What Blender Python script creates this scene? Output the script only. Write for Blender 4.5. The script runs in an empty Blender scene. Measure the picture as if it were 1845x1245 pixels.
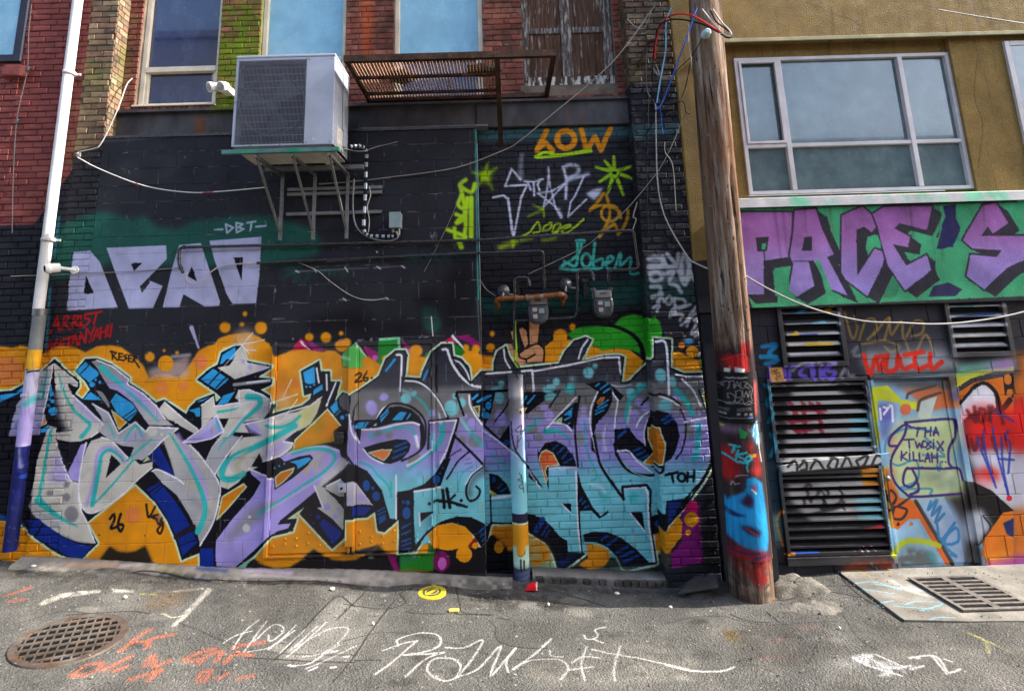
import bpy, bmesh, math, random
import numpy as np
from mathutils import Vector, Matrix
random.seed(7); rng = np.random.default_rng(7)
sc = bpy.context.scene
col = sc.collection
# ------------------------------------------------------------------ camera
F, CX, CY = 960.0, 900.0, 430.0            # focal length and principal point in photo pixels (1845 x 1245)
PITCH, ROLL = math.radians(10.4), math.radians(1.64)
EYE = np.array([0.0, -5.9, 2.4])
_f = np.array([0.0, math.cos(PITCH), math.sin(PITCH)]); _r = np.array([1.0, 0, 0]); _u = np.cross(_r, _f)
CR = math.cos(ROLL) * _r - math.sin(ROLL) * _u
CU = math.sin(ROLL) * _r + math.cos(ROLL) * _u
CF = _f
cam = bpy.data.cameras.new('camera'); camo = bpy.data.objects.new('camera', cam); col.objects.link(camo)
cam.sensor_fit = 'HORIZONTAL'; cam.sensor_width = 36; cam.lens = F / 1845 * 36
cam.shift_x = (922.5 - CX) / 1845; cam.shift_y = (CY - 622.5) / 1845
cam.clip_start = 0.05; cam.clip_end = 500
camo.matrix_world = Matrix(((CR[0], CU[0], -CF[0], EYE[0]), (CR[1], CU[1], -CF[1], EYE[1]), (CR[2], CU[2], -CF[2], EYE[2]), (0, 0, 0, 1)))
sc.camera = camo
# ------------------------------------------------------------------ sky, sun, exposure
SUN_EL, SUN_FRONT = math.radians(37), math.radians(2.2)
sd = Vector((math.cos(SUN_EL) * math.cos(SUN_FRONT), -math.cos(SUN_EL) * math.sin(SUN_FRONT), math.sin(SUN_EL)))
w = bpy.data.worlds.new('World'); sc.world = w; w.use_nodes = True
nt = w.node_tree; bg = nt.nodes['Background']
sky = nt.nodes.new('ShaderNodeTexSky'); sky.sky_type = 'NISHITA'; sky.sun_disc = False
sky.sun_elevation = SUN_EL; sky.sun_rotation = math.atan2(sd.x, sd.y); sky.altitude = 0
sky.air_density = 1.0; sky.dust_density = 3.0; sky.ozone_density = 0.7
nt.links.new(sky.outputs[0], bg.inputs[0]); bg.inputs[1].default_value = 0.15
sl = bpy.data.lights.new('sun', 'SUN'); sl.energy = 3.6; sl.angle = math.radians(0.5); sl.color = (1.0, 0.94, 0.85)
so = bpy.data.objects.new('sun', sl); col.objects.link(so)
so.rotation_euler = (-sd).to_track_quat('-Z', 'Y').to_euler(); so.location = (8, -2, 12)
vs = sc.view_settings; vs.view_transform = 'Standard'; vs.look = 'None'; vs.exposure = 1.95; vs.gamma = 1.0
# ------------------------------------------------------------------ pixel -> place on a given plane
def rays(x, y):
    x = np.asarray(x, float); y = np.asarray(y, float)
    return CR * ((x - CX) / F)[..., None] + CU * ((CY - y) / F)[..., None] + CF
def P(x, y, Y=0.0):
    d = rays(x, y); t = (Y - EYE[1]) / d[..., 1]
    return EYE + d * t[..., None]
def V(x, y, Y=0.0): return Vector(P(x, y, Y))
GP = np.array([[-30, .45], [-7, .42], [-6, .36], [-4.4, .265], [-2.9, .135], [-1.5, .085], [-.3, -.01], [1.0, -.10], [1.7, -.13], [2.4, -.10], [3.0, -.07], [3.9, -.04], [7, -.04], [30, -.1]])
_gx = np.linspace(-30, 30, 3001); _gz = np.interp(_gx, GP[:, 0], GP[:, 1])
_k = np.hanning(41); _gz = np.convolve(np.pad(_gz, 20, 'edge'), _k / _k.sum(), 'valid')
def gz(x): return np.interp(x, _gx, _gz)
def G(x, y):
    d = rays(x, y); z = np.zeros(np.shape(x))
    for _ in range(40):
        t = (z - EYE[2]) / d[..., 2]; p = EYE + d * t[..., None]; z = .5 * z + .5 * gz(p[..., 0])
    return p
# ------------------------------------------------------------------ mesh and tag helpers
def tag(o, label=None, cat=None, group=None, kind=None):
    if label: o['label'] = label
    if cat: o['category'] = cat
    if group: o['group'] = group
    if kind: o['kind'] = kind
    return o
def thing(name, loc, label, cat, group=None):
    o = bpy.data.objects.new(name, None); o.empty_display_size = .2; o.location = Vector(loc); col.objects.link(o)
    return tag(o, label, cat, group)
def wmat(o):
    m = Matrix.Translation(o.location) @ o.rotation_euler.to_matrix().to_4x4() @ Matrix.Diagonal((*o.scale, 1))
    if o.parent: m = wmat(o.parent) @ o.matrix_parent_inverse @ m
    return m
def adopt(o, parent):
    o.parent = parent; o.matrix_parent_inverse = wmat(parent).inverted(); return o
class MB:
    def __init__(s): s.v = []; s.f = []; s.sm = []
    def add(s, v, f, smooth=False):
        n = len(s.v); s.v += [tuple(map(float, p)) for p in v]; s.f += [tuple(i + n for i in q) for q in f]; s.sm += [smooth] * len(f); return s
    def box(s, x0, x1, y0, y1, z0, z1):
        return s.add([(x0, y0, z0), (x1, y0, z0), (x1, y1, z0), (x0, y1, z0), (x0, y0, z1), (x1, y0, z1), (x1, y1, z1), (x0, y1, z1)],
                     [(0, 3, 2, 1), (4, 5, 6, 7), (0, 1, 5, 4), (1, 2, 6, 5), (2, 3, 7, 6), (3, 0, 4, 7)])
    def bar(s, a, b, wx, wy, up=(0, 0, 1)):     # rectangular bar from a to b
        a = Vector(a); b = Vector(b); d = (b - a).normalized(); u = Vector(up)
        if abs(d.dot(u)) > .95: u = Vector((0, 1, 0))
        r = d.cross(u).normalized(); u = r.cross(d)
        c = [a + r * i * wx / 2 + u * j * wy / 2 for i, j in ((-1, -1), (1, -1), (1, 1), (-1, 1))]
        e = [p + (b - a) for p in c]
        return s.add(c + e, [(0, 3, 2, 1), (4, 5, 6, 7), (0, 1, 5, 4), (1, 2, 6, 5), (2, 3, 7, 6), (3, 0, 4, 7)])
    def tube(s, pts, r, n=8, cap=True):
        pts = [Vector(p) for p in pts]; k = len(pts); rs = r if hasattr(r, '__len__') else [r] * k
        prev = None; V_ = []
        for i, p in enumerate(pts):
            d = (pts[min(i + 1, k - 1)] - pts[max(i - 1, 0)])
            d = d.normalized() if d.length > 1e-9 else Vector((0, 0, 1))
            if prev is None:
                u = d.cross(Vector((0, 0, 1)));  u = u if u.length > .05 else d.cross(Vector((0, 1, 0)))
            else: u = prev - d * prev.dot(d)
            u.normalize(); prev = u; q = d.cross(u)
            V_ += [p + (u * math.cos(2 * math.pi * j / n) + q * math.sin(2 * math.pi * j / n)) * rs[i] for j in range(n)]
        fs = [(i * n + j, i * n + (j + 1) % n, (i + 1) * n + (j + 1) % n, (i + 1) * n + j) for i in range(k - 1) for j in range(n)]
        s.add(V_, fs, True)
        if cap: s.add(V_[:n], [tuple(range(n))[::-1]]); s.add(V_[-n:], [tuple(range(n))])
        return s
    def lathe(s, prof, c, axis=(0, 0, 1), n=20, smooth=True):   # prof: (radius, height along axis)
        a = Vector(axis).normalized(); u = a.cross(Vector((0, 0, 1))); u = u if u.length > .05 else Vector((1, 0, 0)); u.normalize(); q = a.cross(u); c = Vector(c)
        V_ = [c + a * h + (u * math.cos(2 * math.pi * j / n) + q * math.sin(2 * math.pi * j / n)) * r for r, h in prof for j in range(n)]
        k = len(prof)
        s.add(V_, [(i * n + j, i * n + (j + 1) % n, (i + 1) * n + (j + 1) % n, (i + 1) * n + j) for i in range(k - 1) for j in range(n)], smooth)
        s.add(V_[:n], [tuple(range(n))[::-1]]); s.add(V_[-n:], [tuple(range(n))]); return s
    def prism(s, poly, y0, y1):                 # outline in x,z pushed from y0 to y1
        n = len(poly); A = [(x, y0, z) for x, z in poly]; B = [(x, y1, z) for x, z in poly]
        return s.add(A + B, [tuple(range(n)), tuple(range(2 * n - 1, n - 1, -1))] + [(i, i + n, (i + 1) % n + n, (i + 1) % n) for i in range(n)])
    def slab(s, poly, z0, z1):                  # outline in x,y pushed from z0 to z1
        n = len(poly); A = [(x, y, z0) for x, y in poly]; B = [(x, y, z1) for x, y in poly]
        return s.add(A + B, [tuple(range(n))[::-1], tuple(range(n, 2 * n))] + [(i, (i + 1) % n, (i + 1) % n + n, i + n) for i in range(n)])
    def build(s, name, mat, parent=None, bevel=0, kind=None, fix=True):
        me = bpy.data.meshes.new(name); me.from_pydata(s.v, [], s.f); me.polygons.foreach_set('use_smooth', s.sm)
        if fix:
            b = bmesh.new(); b.from_mesh(me); bmesh.ops.recalc_face_normals(b, faces=b.faces); b.to_mesh(me); b.free()
        me.materials.append(mat); o = bpy.data.objects.new(name, me); col.objects.link(o)
        if bevel:
            m = o.modifiers.new('bevel', 'BEVEL'); m.width = bevel; m.segments = 2; m.limit_method = 'ANGLE'; m.angle_limit = math.radians(40)
        if parent: adopt(o, parent)
        if kind: o['kind'] = kind
        return o
def spline(pts, n=6):
    p = [np.array(q, float) for q in pts]; p = [2 * p[0] - p[1]] + p + [2 * p[-1] - p[-2]]; out = []
    for i in range(1, len(p) - 2):
        a, b, c, d = p[i - 1], p[i], p[i + 1], p[i + 2]
        for t in np.linspace(0, 1, n, endpoint=False):
            out.append(.5 * (2 * b + (c - a) * t + (2 * a - 5 * b + 4 * c - d) * t * t + (3 * b - a - 3 * c + d) * t ** 3))
    out.append(p[-2]); return out
# ------------------------------------------------------------------ spray paint: outlines drawn in metres on each painted surface
class Canvas:
    def __init__(s, name, u0, u1, v0, v1, ppm, to):
        s.name = name; s.u0, s.u1, s.v0, s.v1, s.ppm = u0, u1, v0, v1, ppm; s.W = int((u1 - u0) * ppm); s.H = int((v1 - v0) * ppm)
        s.c = np.zeros((s.H, s.W, 3), np.float32); s.a = np.zeros((s.H, s.W), np.float32); s.to = to
    def uv(s, px):
        px = np.asarray(px, float); q = s.to(px[:, 0], px[:, 1])
        return np.stack([(q[:, 0] - s.u0) * s.ppm, (q[:, 1] - s.v0) * s.ppm], 1)
    def put(s, m, ix, iy, colr, alpha):
        h, w_ = m.shape
        x0, y0 = max(ix, 0), max(iy, 0); x1, y1 = min(ix + w_, s.W), min(iy + h, s.H)
        if x1 <= x0 or y1 <= y0: return
        m = (m[y0 - iy:y1 - iy, x0 - ix:x1 - ix] * alpha)
        if isinstance(colr, list):
            ys = np.array([k[0] for k in colr], float); vv = s.uv(np.stack([np.full(len(ys), 900.0 if s.u0 < 2 else 1500.0), ys], 1))[:, 1]
            rows = np.arange(y0, y1); o = np.argsort(vv)
            cc = np.stack([np.interp(rows, vv[o], np.array([k[1][j] for k in colr], float)[o]) for j in range(3)], 1)[:, None, :] / 255
        else: cc = np.array(colr, np.float32) / 255
        a = s.a[y0:y1, x0:x1]; C = s.c[y0:y1, x0:x1]
        C[:] = C * (1 - m[..., None]) + cc * m[..., None]; a[:] = a * (1 - m) + m
    def image(s):
        im = bpy.data.images.new(s.name, s.W, s.H, alpha=True); a = s.a
        buf = np.concatenate([s.c / np.maximum(a, 1e-4)[..., None], a[..., None]], 2).astype(np.float32)
        h, w_ = a.shape; k = s.ppm / 165; rough_ = .8 if s.name == 'ground_paint' else 1.0
        dx = ((wob(a.shape, int(9 * k)) - .5) * .9 + (wob(a.shape, 3) - .5) * .8) * rough_; dy = ((wob(a.shape, int(9 * k)) - .5) * .9 + (wob(a.shape, 3) - .5) * .8) * rough_
        iy = np.clip(np.rint(np.arange(h)[:, None] + dy), 0, h - 1).astype(int); ix = np.clip(np.rint(np.arange(w_)[None] + dx), 0, w_ - 1).astype(int); buf = buf[iy, ix]
        cov = 1.05 - .16 * wob(a.shape, int(40 * k)) - .12 * wob(a.shape, int(11 * k)) * wob(a.shape, int(60 * k)); buf[..., :3] *= cov[..., None]
        buf[..., :3] += ((rng.random(a.shape) > .9965) * .10 * (wob(a.shape, int(50 * k)) > .5))[..., None]
        im.alpha_mode = 'CHANNEL_PACKED'
        im.pixels.foreach_set(np.clip(buf, 0, 1).ravel()); im.pack(); return im
def blur(m, r):
    r = int(max(1, round(r)))
    for _ in range(2):
        for ax in (0, 1):
            c = np.cumsum(np.pad(m, [(r + 1, r) if i == ax else (0, 0) for i in (0, 1)], 'edge'), axis=ax)
            m = (np.take(c, range(2 * r + 1, c.shape[ax]), ax) - np.take(c, range(0, c.shape[ax] - 2 * r - 1), ax)) / (2 * r + 1)
    return m
def wob(shape, cell):
    h, w_ = shape; g = rng.random((h // cell + 3, w_ // cell + 3)); y = np.arange(h) / cell; x = np.arange(w_) / cell
    iy = y.astype(int); ix = x.astype(int); fy = (y - iy)[:, None]; fx = (x - ix)[None]; fy = fy * fy * (3 - 2 * fy); fx = fx * fx * (3 - 2 * fx)
    return g[iy][:, ix] * (1 - fy) * (1 - fx) + g[iy][:, ix + 1] * (1 - fy) * fx + g[iy + 1][:, ix] * fy * (1 - fx) + g[iy + 1][:, ix + 1] * fy * fx
SS = 3
FR = {}                                            # tracing frames: origin and magnification of each study crop
def frame(k, x, y, s): FR[k] = (x, y, s)
def path(t):
    out = []; fr = (0, 0, 1.0)
    for k in t.split():
        if k[-1] == ':': fr = FR[k[:-1]] if k[:-1] in FR else (0, 0, 1.0)
        else:
            x, y = k.split(','); out.append((fr[0] + float(x) / fr[2], fr[1] + float(y) / fr[2]))
    return out
CV = []; LASTF = 1.0
def fill(t, colr, alpha=1.0, soft=0.0, smooth=False, grain=0.0):
    px = path(t) if isinstance(t, str) else t
    if smooth:
        px = px + px[:1]; px = [tuple(q) for q in spline(px, 5)][:-1]
    for c in CV:
        q = c.uv(px); pad = int(soft * 2.5 * c.ppm / 160 + 2)
        ix, iy = int(q[:, 0].min()) - pad, int(q[:, 1].min()) - pad; w_ = int(q[:, 0].max()) + pad + 2 - ix; h = int(q[:, 1].max()) + pad + 2 - iy
        if ix >= c.W or iy >= c.H or ix + w_ <= 0 or iy + h <= 0: continue
        cx0 = max(ix, -40); cx1 = min(ix + w_, c.W + 40); cy0 = max(iy, -40); cy1 = min(iy + h, c.H + 40); ix, iy, w_, h = cx0, cy0, cx1 - cx0, cy1 - cy0
        X = (q[:, 0] - ix) * SS; Y = (q[:, 1] - iy) * SS; T = np.zeros((h * SS, w_ * SS + 1), np.int16)
        n = len(X)
        for i in range(n):
            xa, ya, xb, yb = X[i], Y[i], X[(i + 1) % n], Y[(i + 1) % n]
            if ya > yb: xa, ya, xb, yb = xb, yb, xa, ya
            r0 = max(0, int(math.ceil(ya - .5))); r1 = min(h * SS, int(math.ceil(yb - .5)))
            if r1 <= r0: continue
            rr = np.arange(r0, r1); xc = xa + (rr + .5 - ya) / (yb - ya) * (xb - xa)
            np.add.at(T, (rr, np.clip(np.ceil(xc - .5), 0, w_ * SS).astype(int)), 1)
        m = (np.cumsum(T[:, :-1], 1) & 1).astype(np.float32).reshape(h, SS, w_, SS).mean((1, 3))
        if soft: m = blur(m, soft * c.ppm / 160)
        if grain: m = m * np.clip((wob(m.shape, 7) * .6 + wob(m.shape, 23) * .4 - .5) * 6 * grain + 1 - grain * .6, 0, 1)
        c.put(m.astype(np.float32), ix, iy, colr, alpha)
def stroke(t, wd, colr, alpha=1.0, soft=0.0, smooth=True, closed=False, drips=0):
    px = path(t) if isinstance(t, str) else t
    w2 = wd if hasattr(wd, '__len__') else (wd, wd)
    if isinstance(t, str):
        fr = [k for k in t.split() if k[-1] == ':']; s_ = FR[fr[0][:-1]][2] if fr and fr[0][:-1] in FR else 1.0
        w2 = (w2[0] / s_, w2[1] / s_)
    if closed: px = px + px[:1]
    if smooth and len(px) > 2: px = [tuple(q) for q in spline(px, 5)]
    for c in CV:
        q = c.uv(px); o = c.uv([(x + 1.0, y) for x, y in px]); mp = np.linalg.norm(o - q, axis=1)
        wr = np.linspace(w2[0], w2[1], len(px)) * mp / 2
        sf = max(soft * c.ppm / 160, .8); pad = wr.max() + sf * 2 + 2
        ix, iy = int(q[:, 0].min() - pad), int(q[:, 1].min() - pad); x1, y1 = int(q[:, 0].max() + pad) + 1, int(q[:, 1].max() + pad) + 1
        if ix >= c.W or iy >= c.H or x1 <= 0 or y1 <= 0: continue
        ix, iy, x1, y1 = max(ix, -5), max(iy, -5), min(x1, c.W + 5), min(y1, c.H + 5)
        m = np.zeros((y1 - iy, x1 - ix), np.float32)
        for i in range(len(q) - 1):
            a, b = q[i], q[i + 1]; ra, rb = wr[i], wr[i + 1]; pd = max(ra, rb) + sf + 1
            bx0, bx1 = max(ix, int(min(a[0], b[0]) - pd)), min(x1, int(max(a[0], b[0]) + pd) + 2); by0, by1 = max(iy, int(min(a[1], b[1]) - pd)), min(y1, int(max(a[1], b[1]) + pd) + 2)
            if bx1 <= bx0 or by1 <= by0: continue
            gx, gy = np.meshgrid(np.arange(bx0, bx1) + .5, np.arange(by0, by1) + .5); d = b - a; L = d @ d + 1e-9
            tt = np.clip(((gx - a[0]) * d[0] + (gy - a[1]) * d[1]) / L, 0, 1)
            ds = np.hypot(gx - a[0] - tt * d[0], gy - a[1] - tt * d[1]) - (ra + (rb - ra) * tt)
            mm = np.clip(.5 - ds / (2 * sf) * 1.0, 0, 1); v = m[by0 - iy:by1 - iy, bx0 - ix:bx1 - ix]; np.maximum(v, mm, out=v)
        c.put(m, ix, iy, colr, alpha)
def ell(t, rx, ry, colr, alpha=1.0, soft=0.0, rot=0.0, ring=0):
    fr = t.split()[0][:-1]; (x, y), = path(t); s_ = FR[fr][2] if fr in FR else 1.0; ca, sa = math.cos(rot), math.sin(rot)
    pts = [(x + (rx * math.cos(a) * ca - ry * math.sin(a) * sa) / s_, y + (rx * math.cos(a) * sa + ry * math.sin(a) * ca) / s_) for a in np.linspace(0, 2 * math.pi, 26, endpoint=False)]
    if ring: stroke(pts + pts[:2], ring / s_, colr, alpha, soft)
    else: fill(pts, colr, alpha, soft)
def many(fr, spec, rad, colr, alpha=1.0, **k):
    for q in spec.split(): stroke(fr + ": " + q.replace(">", " "), rad, colr, alpha, **k)
def xz(Y):
    def f(x, y): q = P(x, y, Y); return q[:, [0, 2]]
    return f
front = Canvas('front_paint', -6.7, 2.75, -.45, 5.3, 165, xz(0.0))
recess = Canvas('recess_paint', -.45, 1.8, -.45, 5.2, 165, xz(.2))
upper = Canvas('upper_stains', -5.0, 1.8, 4.7, 6.95, 90, xz(.2))
band = Canvas('band_paint', 2.0, 7.0, 2.2, 7.0, 130, xz(0.0))
lower = Canvas('lower_paint', 2.5, 6.6, -.4, 2.95, 165, xz(.1))
pipec = Canvas('pipe_paint', -5.25, -4.85, .3, 3.1, 165, xz(-.15))
bolc = Canvas('bollard_paint', .02, .24, -.12, 2.15, 165, xz(.01))
polec = Canvas('pole_paint', 1.8, 2.7, -.3, 6.6, 150, xz(-.38))
ground = Canvas('ground_paint', -6.0, 6.6, -2.9, .5, 140, lambda x, y: G(x, y)[:, :2])
for k, x, y, s_ in (('a', 20, 600, 4.789), ('b', 20, 800, 4.789), ('c', 340, 600, 4.789), ('d', 340, 800, 4.789), ('e', 620, 600, 4.789), ('g', 620, 800, 4.789), ('h', 940, 560, 4.789), ('i', 940, 800, 4.789),
                    ('k', 20, 320, 4.011), ('l', 440, 320, 4.011), ('m', 820, 20, 4.011), ('n', 840, 320, 4.011), ('o', 860, 460, 5.659), ('q', 1130, 320, 3.89), ('r', 1270, 320, 3.277), ('s', 1270, 640, 2.964),
                    ('t', 20, 980, 2.976), ('u', 620, 980, 2.976), ('v', 1200, 980, 2.928), ('w', 1280, 600, 4.786), ('x', 1280, 840, 4.786), ('y', 1550, 660, 3.114), ('z', 1360, 660, 3.365), ('j', 20, 20, 4.011)): frame(k, x, y, s_)
BLK = (19, 18, 27); CHAR = (39, 39, 45); ORG = (224, 144, 20); LAV = (168, 154, 220); BEI = (202, 197, 186); MID = (168, 170, 175); DGY = (128, 128, 130); TEAL = (48, 180, 176); AQUA = (122, 200, 206)
BLUE = (46, 156, 216); NAVY = (16, 42, 132); DBL = (20, 76, 146); MINT = (198, 222, 186); WHT = (238, 235, 244); SAL = (222, 118, 62); GRN = (44, 150, 36); YEL = (164, 206, 26); SIL = (176, 176, 208)
# ------------------------------------------------------------------ the mural on the block wall, piers and brick recess
CV = [front, recess, bolc]
fill("128,305 126,300 128,275 180,262 180,258 640,232 857,230 857,700 -150,700", CHAR)
fill("126,306 182,306 182,262 1140,150 1400,150 1400,1130 -300,1130 -300,416 85,404", CHAR)          # black base coat
fill("k: -900,350 235,345 180,835 100,1300 -900,1300", (34, 34, 40))
fill("k: 330,350 590,260 680,250 900,300 960,270 1060,360 1200,380 1330,310 1500,300 1680,280 1840,280 l: 300,320 500,370 550,440 540,560 250,620 100,650 k: 1100,640 700,620 540,720 290,740 290,560", (30, 84, 72), .95, 5)
fill("l: 260,630 540,640 760,690 700,730 520,690 430,770 280,760", (28, 78, 68), .55, 4, grain=.7)
fill("l: 1290,940 1340,900 1400,960 1430,1060 1380,1130 1300,1100", (38, 86, 76), .9, 3)
fill("l: 1130,560 1660,540 1660,580 1200,610", (34, 84, 76), .6, 5, grain=.6)
for q in ("640,960 860,960 900,1100 560,1130 430,1050", "1240,860 1330,760 1420,900 1400,1000 1260,930", "1450,640 1650,620 1690,1000 1440,1100", "900,1040 1280,1060 1280,1130 760,1140"): fill("l: " + q, (16, 15, 19), .8, 12, smooth=True)
fill("860,470 1140,440 1150,600 860,620", (30, 28, 33), .5, 14)
fill("n: 90,860 450,870 700,850 900,760 1300,720 1310,900 1100,930 700,960 200,1000 90,980", (30, 74, 68), .85, 8)
fill("n: 1320,740 1740,720 1740,900 1500,960 1340,930", (30, 72, 64), .8, 6, grain=.5)
fill("m: 140,850 1290,812 1290,915 150,945", (56, 88, 96), .95, 4); fill("m: 1300,822 1640,800 1650,905 1310,930", (52, 80, 86), .9, 4)
for s_ in ("k: 270,800 240,1250", "k: 335,280 300,560"): stroke(s_, 16, (52, 150, 170), .7, 2)
stroke("857,235 858,330 860,470 862,540", 3, (60, 160, 150), .8, 1); stroke("860,540 866,640", 2, (150, 160, 160), .5, 1)
# pale worn joints and scuffs in the black coat
def mline(c, x0, z0_, x1, z1_, w_, colr, alpha):
    L_ = max(abs(x1 - x0), abs(z1_ - z0_)); n = max(2, int(L_ * c.ppm)); t_ = np.linspace(0, 1, n)
    ix = int((min(x0, x1) - c.u0) * c.ppm) - 2; iy = int((min(z0_, z1_) - c.v0) * c.ppm) - 2; W2 = int(abs(x1 - x0) * c.ppm) + 6; H2 = int(abs(z1_ - z0_) * c.ppm) + 6
    gx, gy = np.meshgrid(np.arange(W2) + ix + .5, np.arange(H2) + iy + .5); a = np.array([(x0 - c.u0) * c.ppm, (z0_ - c.v0) * c.ppm]); d = np.array([(x1 - x0) * c.ppm, (z1_ - z0_) * c.ppm])
    tt = np.clip(((gx - a[0]) * d[0] + (gy - a[1]) * d[1]) / (d @ d), 0, 1); ds = np.hypot(gx - a[0] - tt * d[0], gy - a[1] - tt * d[1]); m = np.clip(w_ - ds + .5, 0, 1) * np.clip(wob(gx.shape, 9) * 2.2 - .55, 0, 1)
    c.put(m.astype(np.float32), ix, iy, colr, alpha)
rj = random.Random(9); z0w = 2.2235 - 2.4
for k in range(11, 25):
    z = z0w + k * .2; x = -4.55
    while x < -.3:
        L_ = rj.uniform(.3, 1.4)
        if rj.random() < .55: mline(front, x, z, min(x + L_, -.24), z, .55, (136, 136, 138), rj.uniform(.35, .8))
        x += L_
    off = .09 + (.2 if k % 2 else 0)
    for c0 in range(-13, 1):
        x = off + c0 * .4
        if -4.5 < x < -.3 and rj.random() < .6: mline(front, x, z, x, z + .2, .55, (140, 140, 142), rj.uniform(.4, .8) * (1.2 if x > -2.2 else .75))
CV = [front]
for q in ("370,682>640,668>900,655", "940,655>1150,640", "600,600>1100,570", "890,885>1090,885", "690,885>760,888", "330,903>390,903", "210,1025>290,1020", "600,605>900,590"): stroke("l: " + q.replace('>', ' '), (14, 6), (150, 148, 146), .5, 1.2, smooth=False)
for q in ("372,675>395,688", "505,660>520,685", "728,650>748,682", "960,645>985,662", "1135,640>1160,655", "715,875>735,890", "1025,870>1040,880", "955,535>960,545"): stroke("l: " + q.replace('>', ' '), 9, (214, 210, 206), .9, .8, smooth=False)
many('l', '1345,400>1360,450 1375,400>1365,445 1340,425>1400,420 1390,400>1385,450 1350,440>1380,395', 4, (170, 170, 172), .7, smooth=False)
for k in range(60):
    x = rj.uniform(190, 850); y = rj.uniform(270, 600); stroke([(x, y), (x + rj.uniform(-3, 3), y + rj.uniform(2, 9))], rj.uniform(.6, 1.4), rj.choice(((120, 120, 122), (190, 188, 186), (70, 70, 74))), .6, .6)
CV = [front, recess, bolc]
# silver block letters
fill("k: 450,540 570,530 640,610 770,940 400,965 420,750", SIL); fill("k: 540,712 598,838 525,840", BLK)
fill("k: 688,510 1120,492 1126,590 930,790 946,836 1010,750 1095,785 1025,945 850,950 745,670", SIL); fill("k: 865,625 948,618 890,676", BLK)
fill("k: 1215,490 1370,476 1510,900 1500,930 1400,935 1245,845 1215,940 1095,940 1165,650", SIL); fill("k: 1305,645 1342,752 1275,715", BLK)
fill("k: 1432,460 1808,430 1795,700 1770,910 1600,915 1560,850 1470,600", SIL); fill("k: 1605,580 1675,578 1665,748", BLK)
many('k', '1470,378>1528,378 1550,340>1560,405>1605,365>1550,340 1625,330>1630,400>1680,375>1640,362>1675,340>1625,330 1705,330>1765,320 1737,325>1730,385 1770,358>1838,352', 14, (172, 178, 200), smooth=False)
# red lettering
many('k', '268,1130>330,1000>345,1110 290,1070>345,1065 365,1100>385,1000>420,1010>385,1055>425,1100 440,1090>455,1000>490,1005>460,1045>495,1085 505,1000>503,1075 595,980>530,992>535,1018>572,1030>545,1068>515,1072 575,985>655,970 617,980>598,1060', 15, (178, 22, 26), smooth=False)
many('k', '250,1250>270,1180>305,1250>330,1170 345,1245>358,1182>398,1165 350,1212>385,1202 398,1165>445,1148 420,1158>410,1232 432,1222>460,1132>482,1210 440,1188>476,1182 492,1205>502,1122>535,1192>545,1100 552,1100>576,1145>602,1080 576,1145>566,1192 590,1180>622,1092>642,1170 600,1147>637,1142 650,1086>645,1162 690,1072>680,1155 648,1122>686,1112 705,1068>690,1140>715,1150>728,1060', 15, (178, 22, 26), smooth=False)
for x in (742, 795, 842): ell('k: %d,1105' % x, 5, 5, (150, 20, 24))
# --- upper right tags
many('m', '660,868>620,950>592,1008 605,990>655,955>705,1010 912,860>948,1008>1012,912>1052,1008>1122,850', 40, (218, 140, 24), smooth=False, soft=1.5)
ell('m: 800,930', 62, 62, (218, 140, 24), ring=44, soft=1.5)
many('m', '580,1055>650,1022>770,1042>980,1000 590,1060>760,1046>985,1014', 22, YEL, soft=1)
for q in ('1150,1165>1020,1130', '1150,1165>1082,1084', '1150,1165>1146,1052', '1150,1165>1290,1118', '1150,1165>1285,1214', '1150,1165>1045,1235', '1150,1165>1215,1330', '1150,1165>1105,1310'): stroke('m: ' + q.replace('>', ' '), (34, 22), (150, 196, 28), soft=1.5)
ell('m: 1152,1172', 16, 12, BLK)
ell('m: 215,1195', 45, 45, YEL, 1, 6)
for q in ('215,1190>235,1100', '215,1190>300,1135', '215,1190>150,1280', '215,1190>270,1290', '215,1190>130,1170'): stroke('m: ' + q.replace('>', ' '), (30, 10), YEL, .8, 4)
LW = (196, 200, 222)
frame('A', 860, 270, 6.362); frame('C', 1150, 440, 4.787)
stroke("A: 510,60 500,170 495,330", (40, 60), LW, .5, 4); many('A', '495,345>395,220>318,420>570,405>500,560>420,980>400,960>355,560 410,980>350,570>300,525>180,550 540,362>640,368>750,340 570,368>612,460 645,370>652,530 720,350>690,400>712,465', 26, LW, .95, soft=1.2, smooth=False)
many('A', '815,205>820,300>835,430 820,300>790,520>758,655 690,500>850,480>1000,390 700,505>890,650>960,775 850,465>890,650>965,775 770,650>880,520>1000,400', 22, LW, .9, soft=1.5, smooth=False); stroke("A: 985,210 1060,175 1150,200 1150,270 1040,330", 44, LW, .8, 3); stroke("A: 985,210 1020,330 1015,560", 34, LW, .95, 2, smooth=False); stroke("A: 1030,350 1180,310 1270,280", 40, LW, .8, 3); stroke("A: 1220,310 1120,530 1070,600 1040,770 1250,570", 22, LW, .95, 1.2, smooth=False); fill("A: 1240,505 1330,455 1440,440 1400,520 1340,585 1290,545", LW, .95, 2); stroke("A: 960,770 930,690", 40, LW, .8, 3)
YG = (164, 196, 30)
many('A', '515,990>600,945>690,830>720,930>640,955 750,930>770,880>850,840>830,910>760,930 860,940>890,860>950,850>930,910>870,960 900,960>960,900>1050,860>1060,880>970,930>1010,960>1100,900>1220,800', 24, YG, soft=1); stroke("A: 270,1120 400,1070 520,1030 620,1010", (60, 30), YG, .75, 5); stroke("A: 760,1040 860,1020 900,990", 40, YG, .6, 5); stroke("A: 410,1050 405,1110", 40, YG, .9, 3); stroke("A: 745,690 690,715 580,770", (40, 14), (140, 180, 30), .8, 3); stroke("A: 750,680 640,635", 20, (140, 180, 30), .8, 2); stroke("A: 760,680 765,765", 22, (150, 190, 30), .8, 2)
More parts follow.
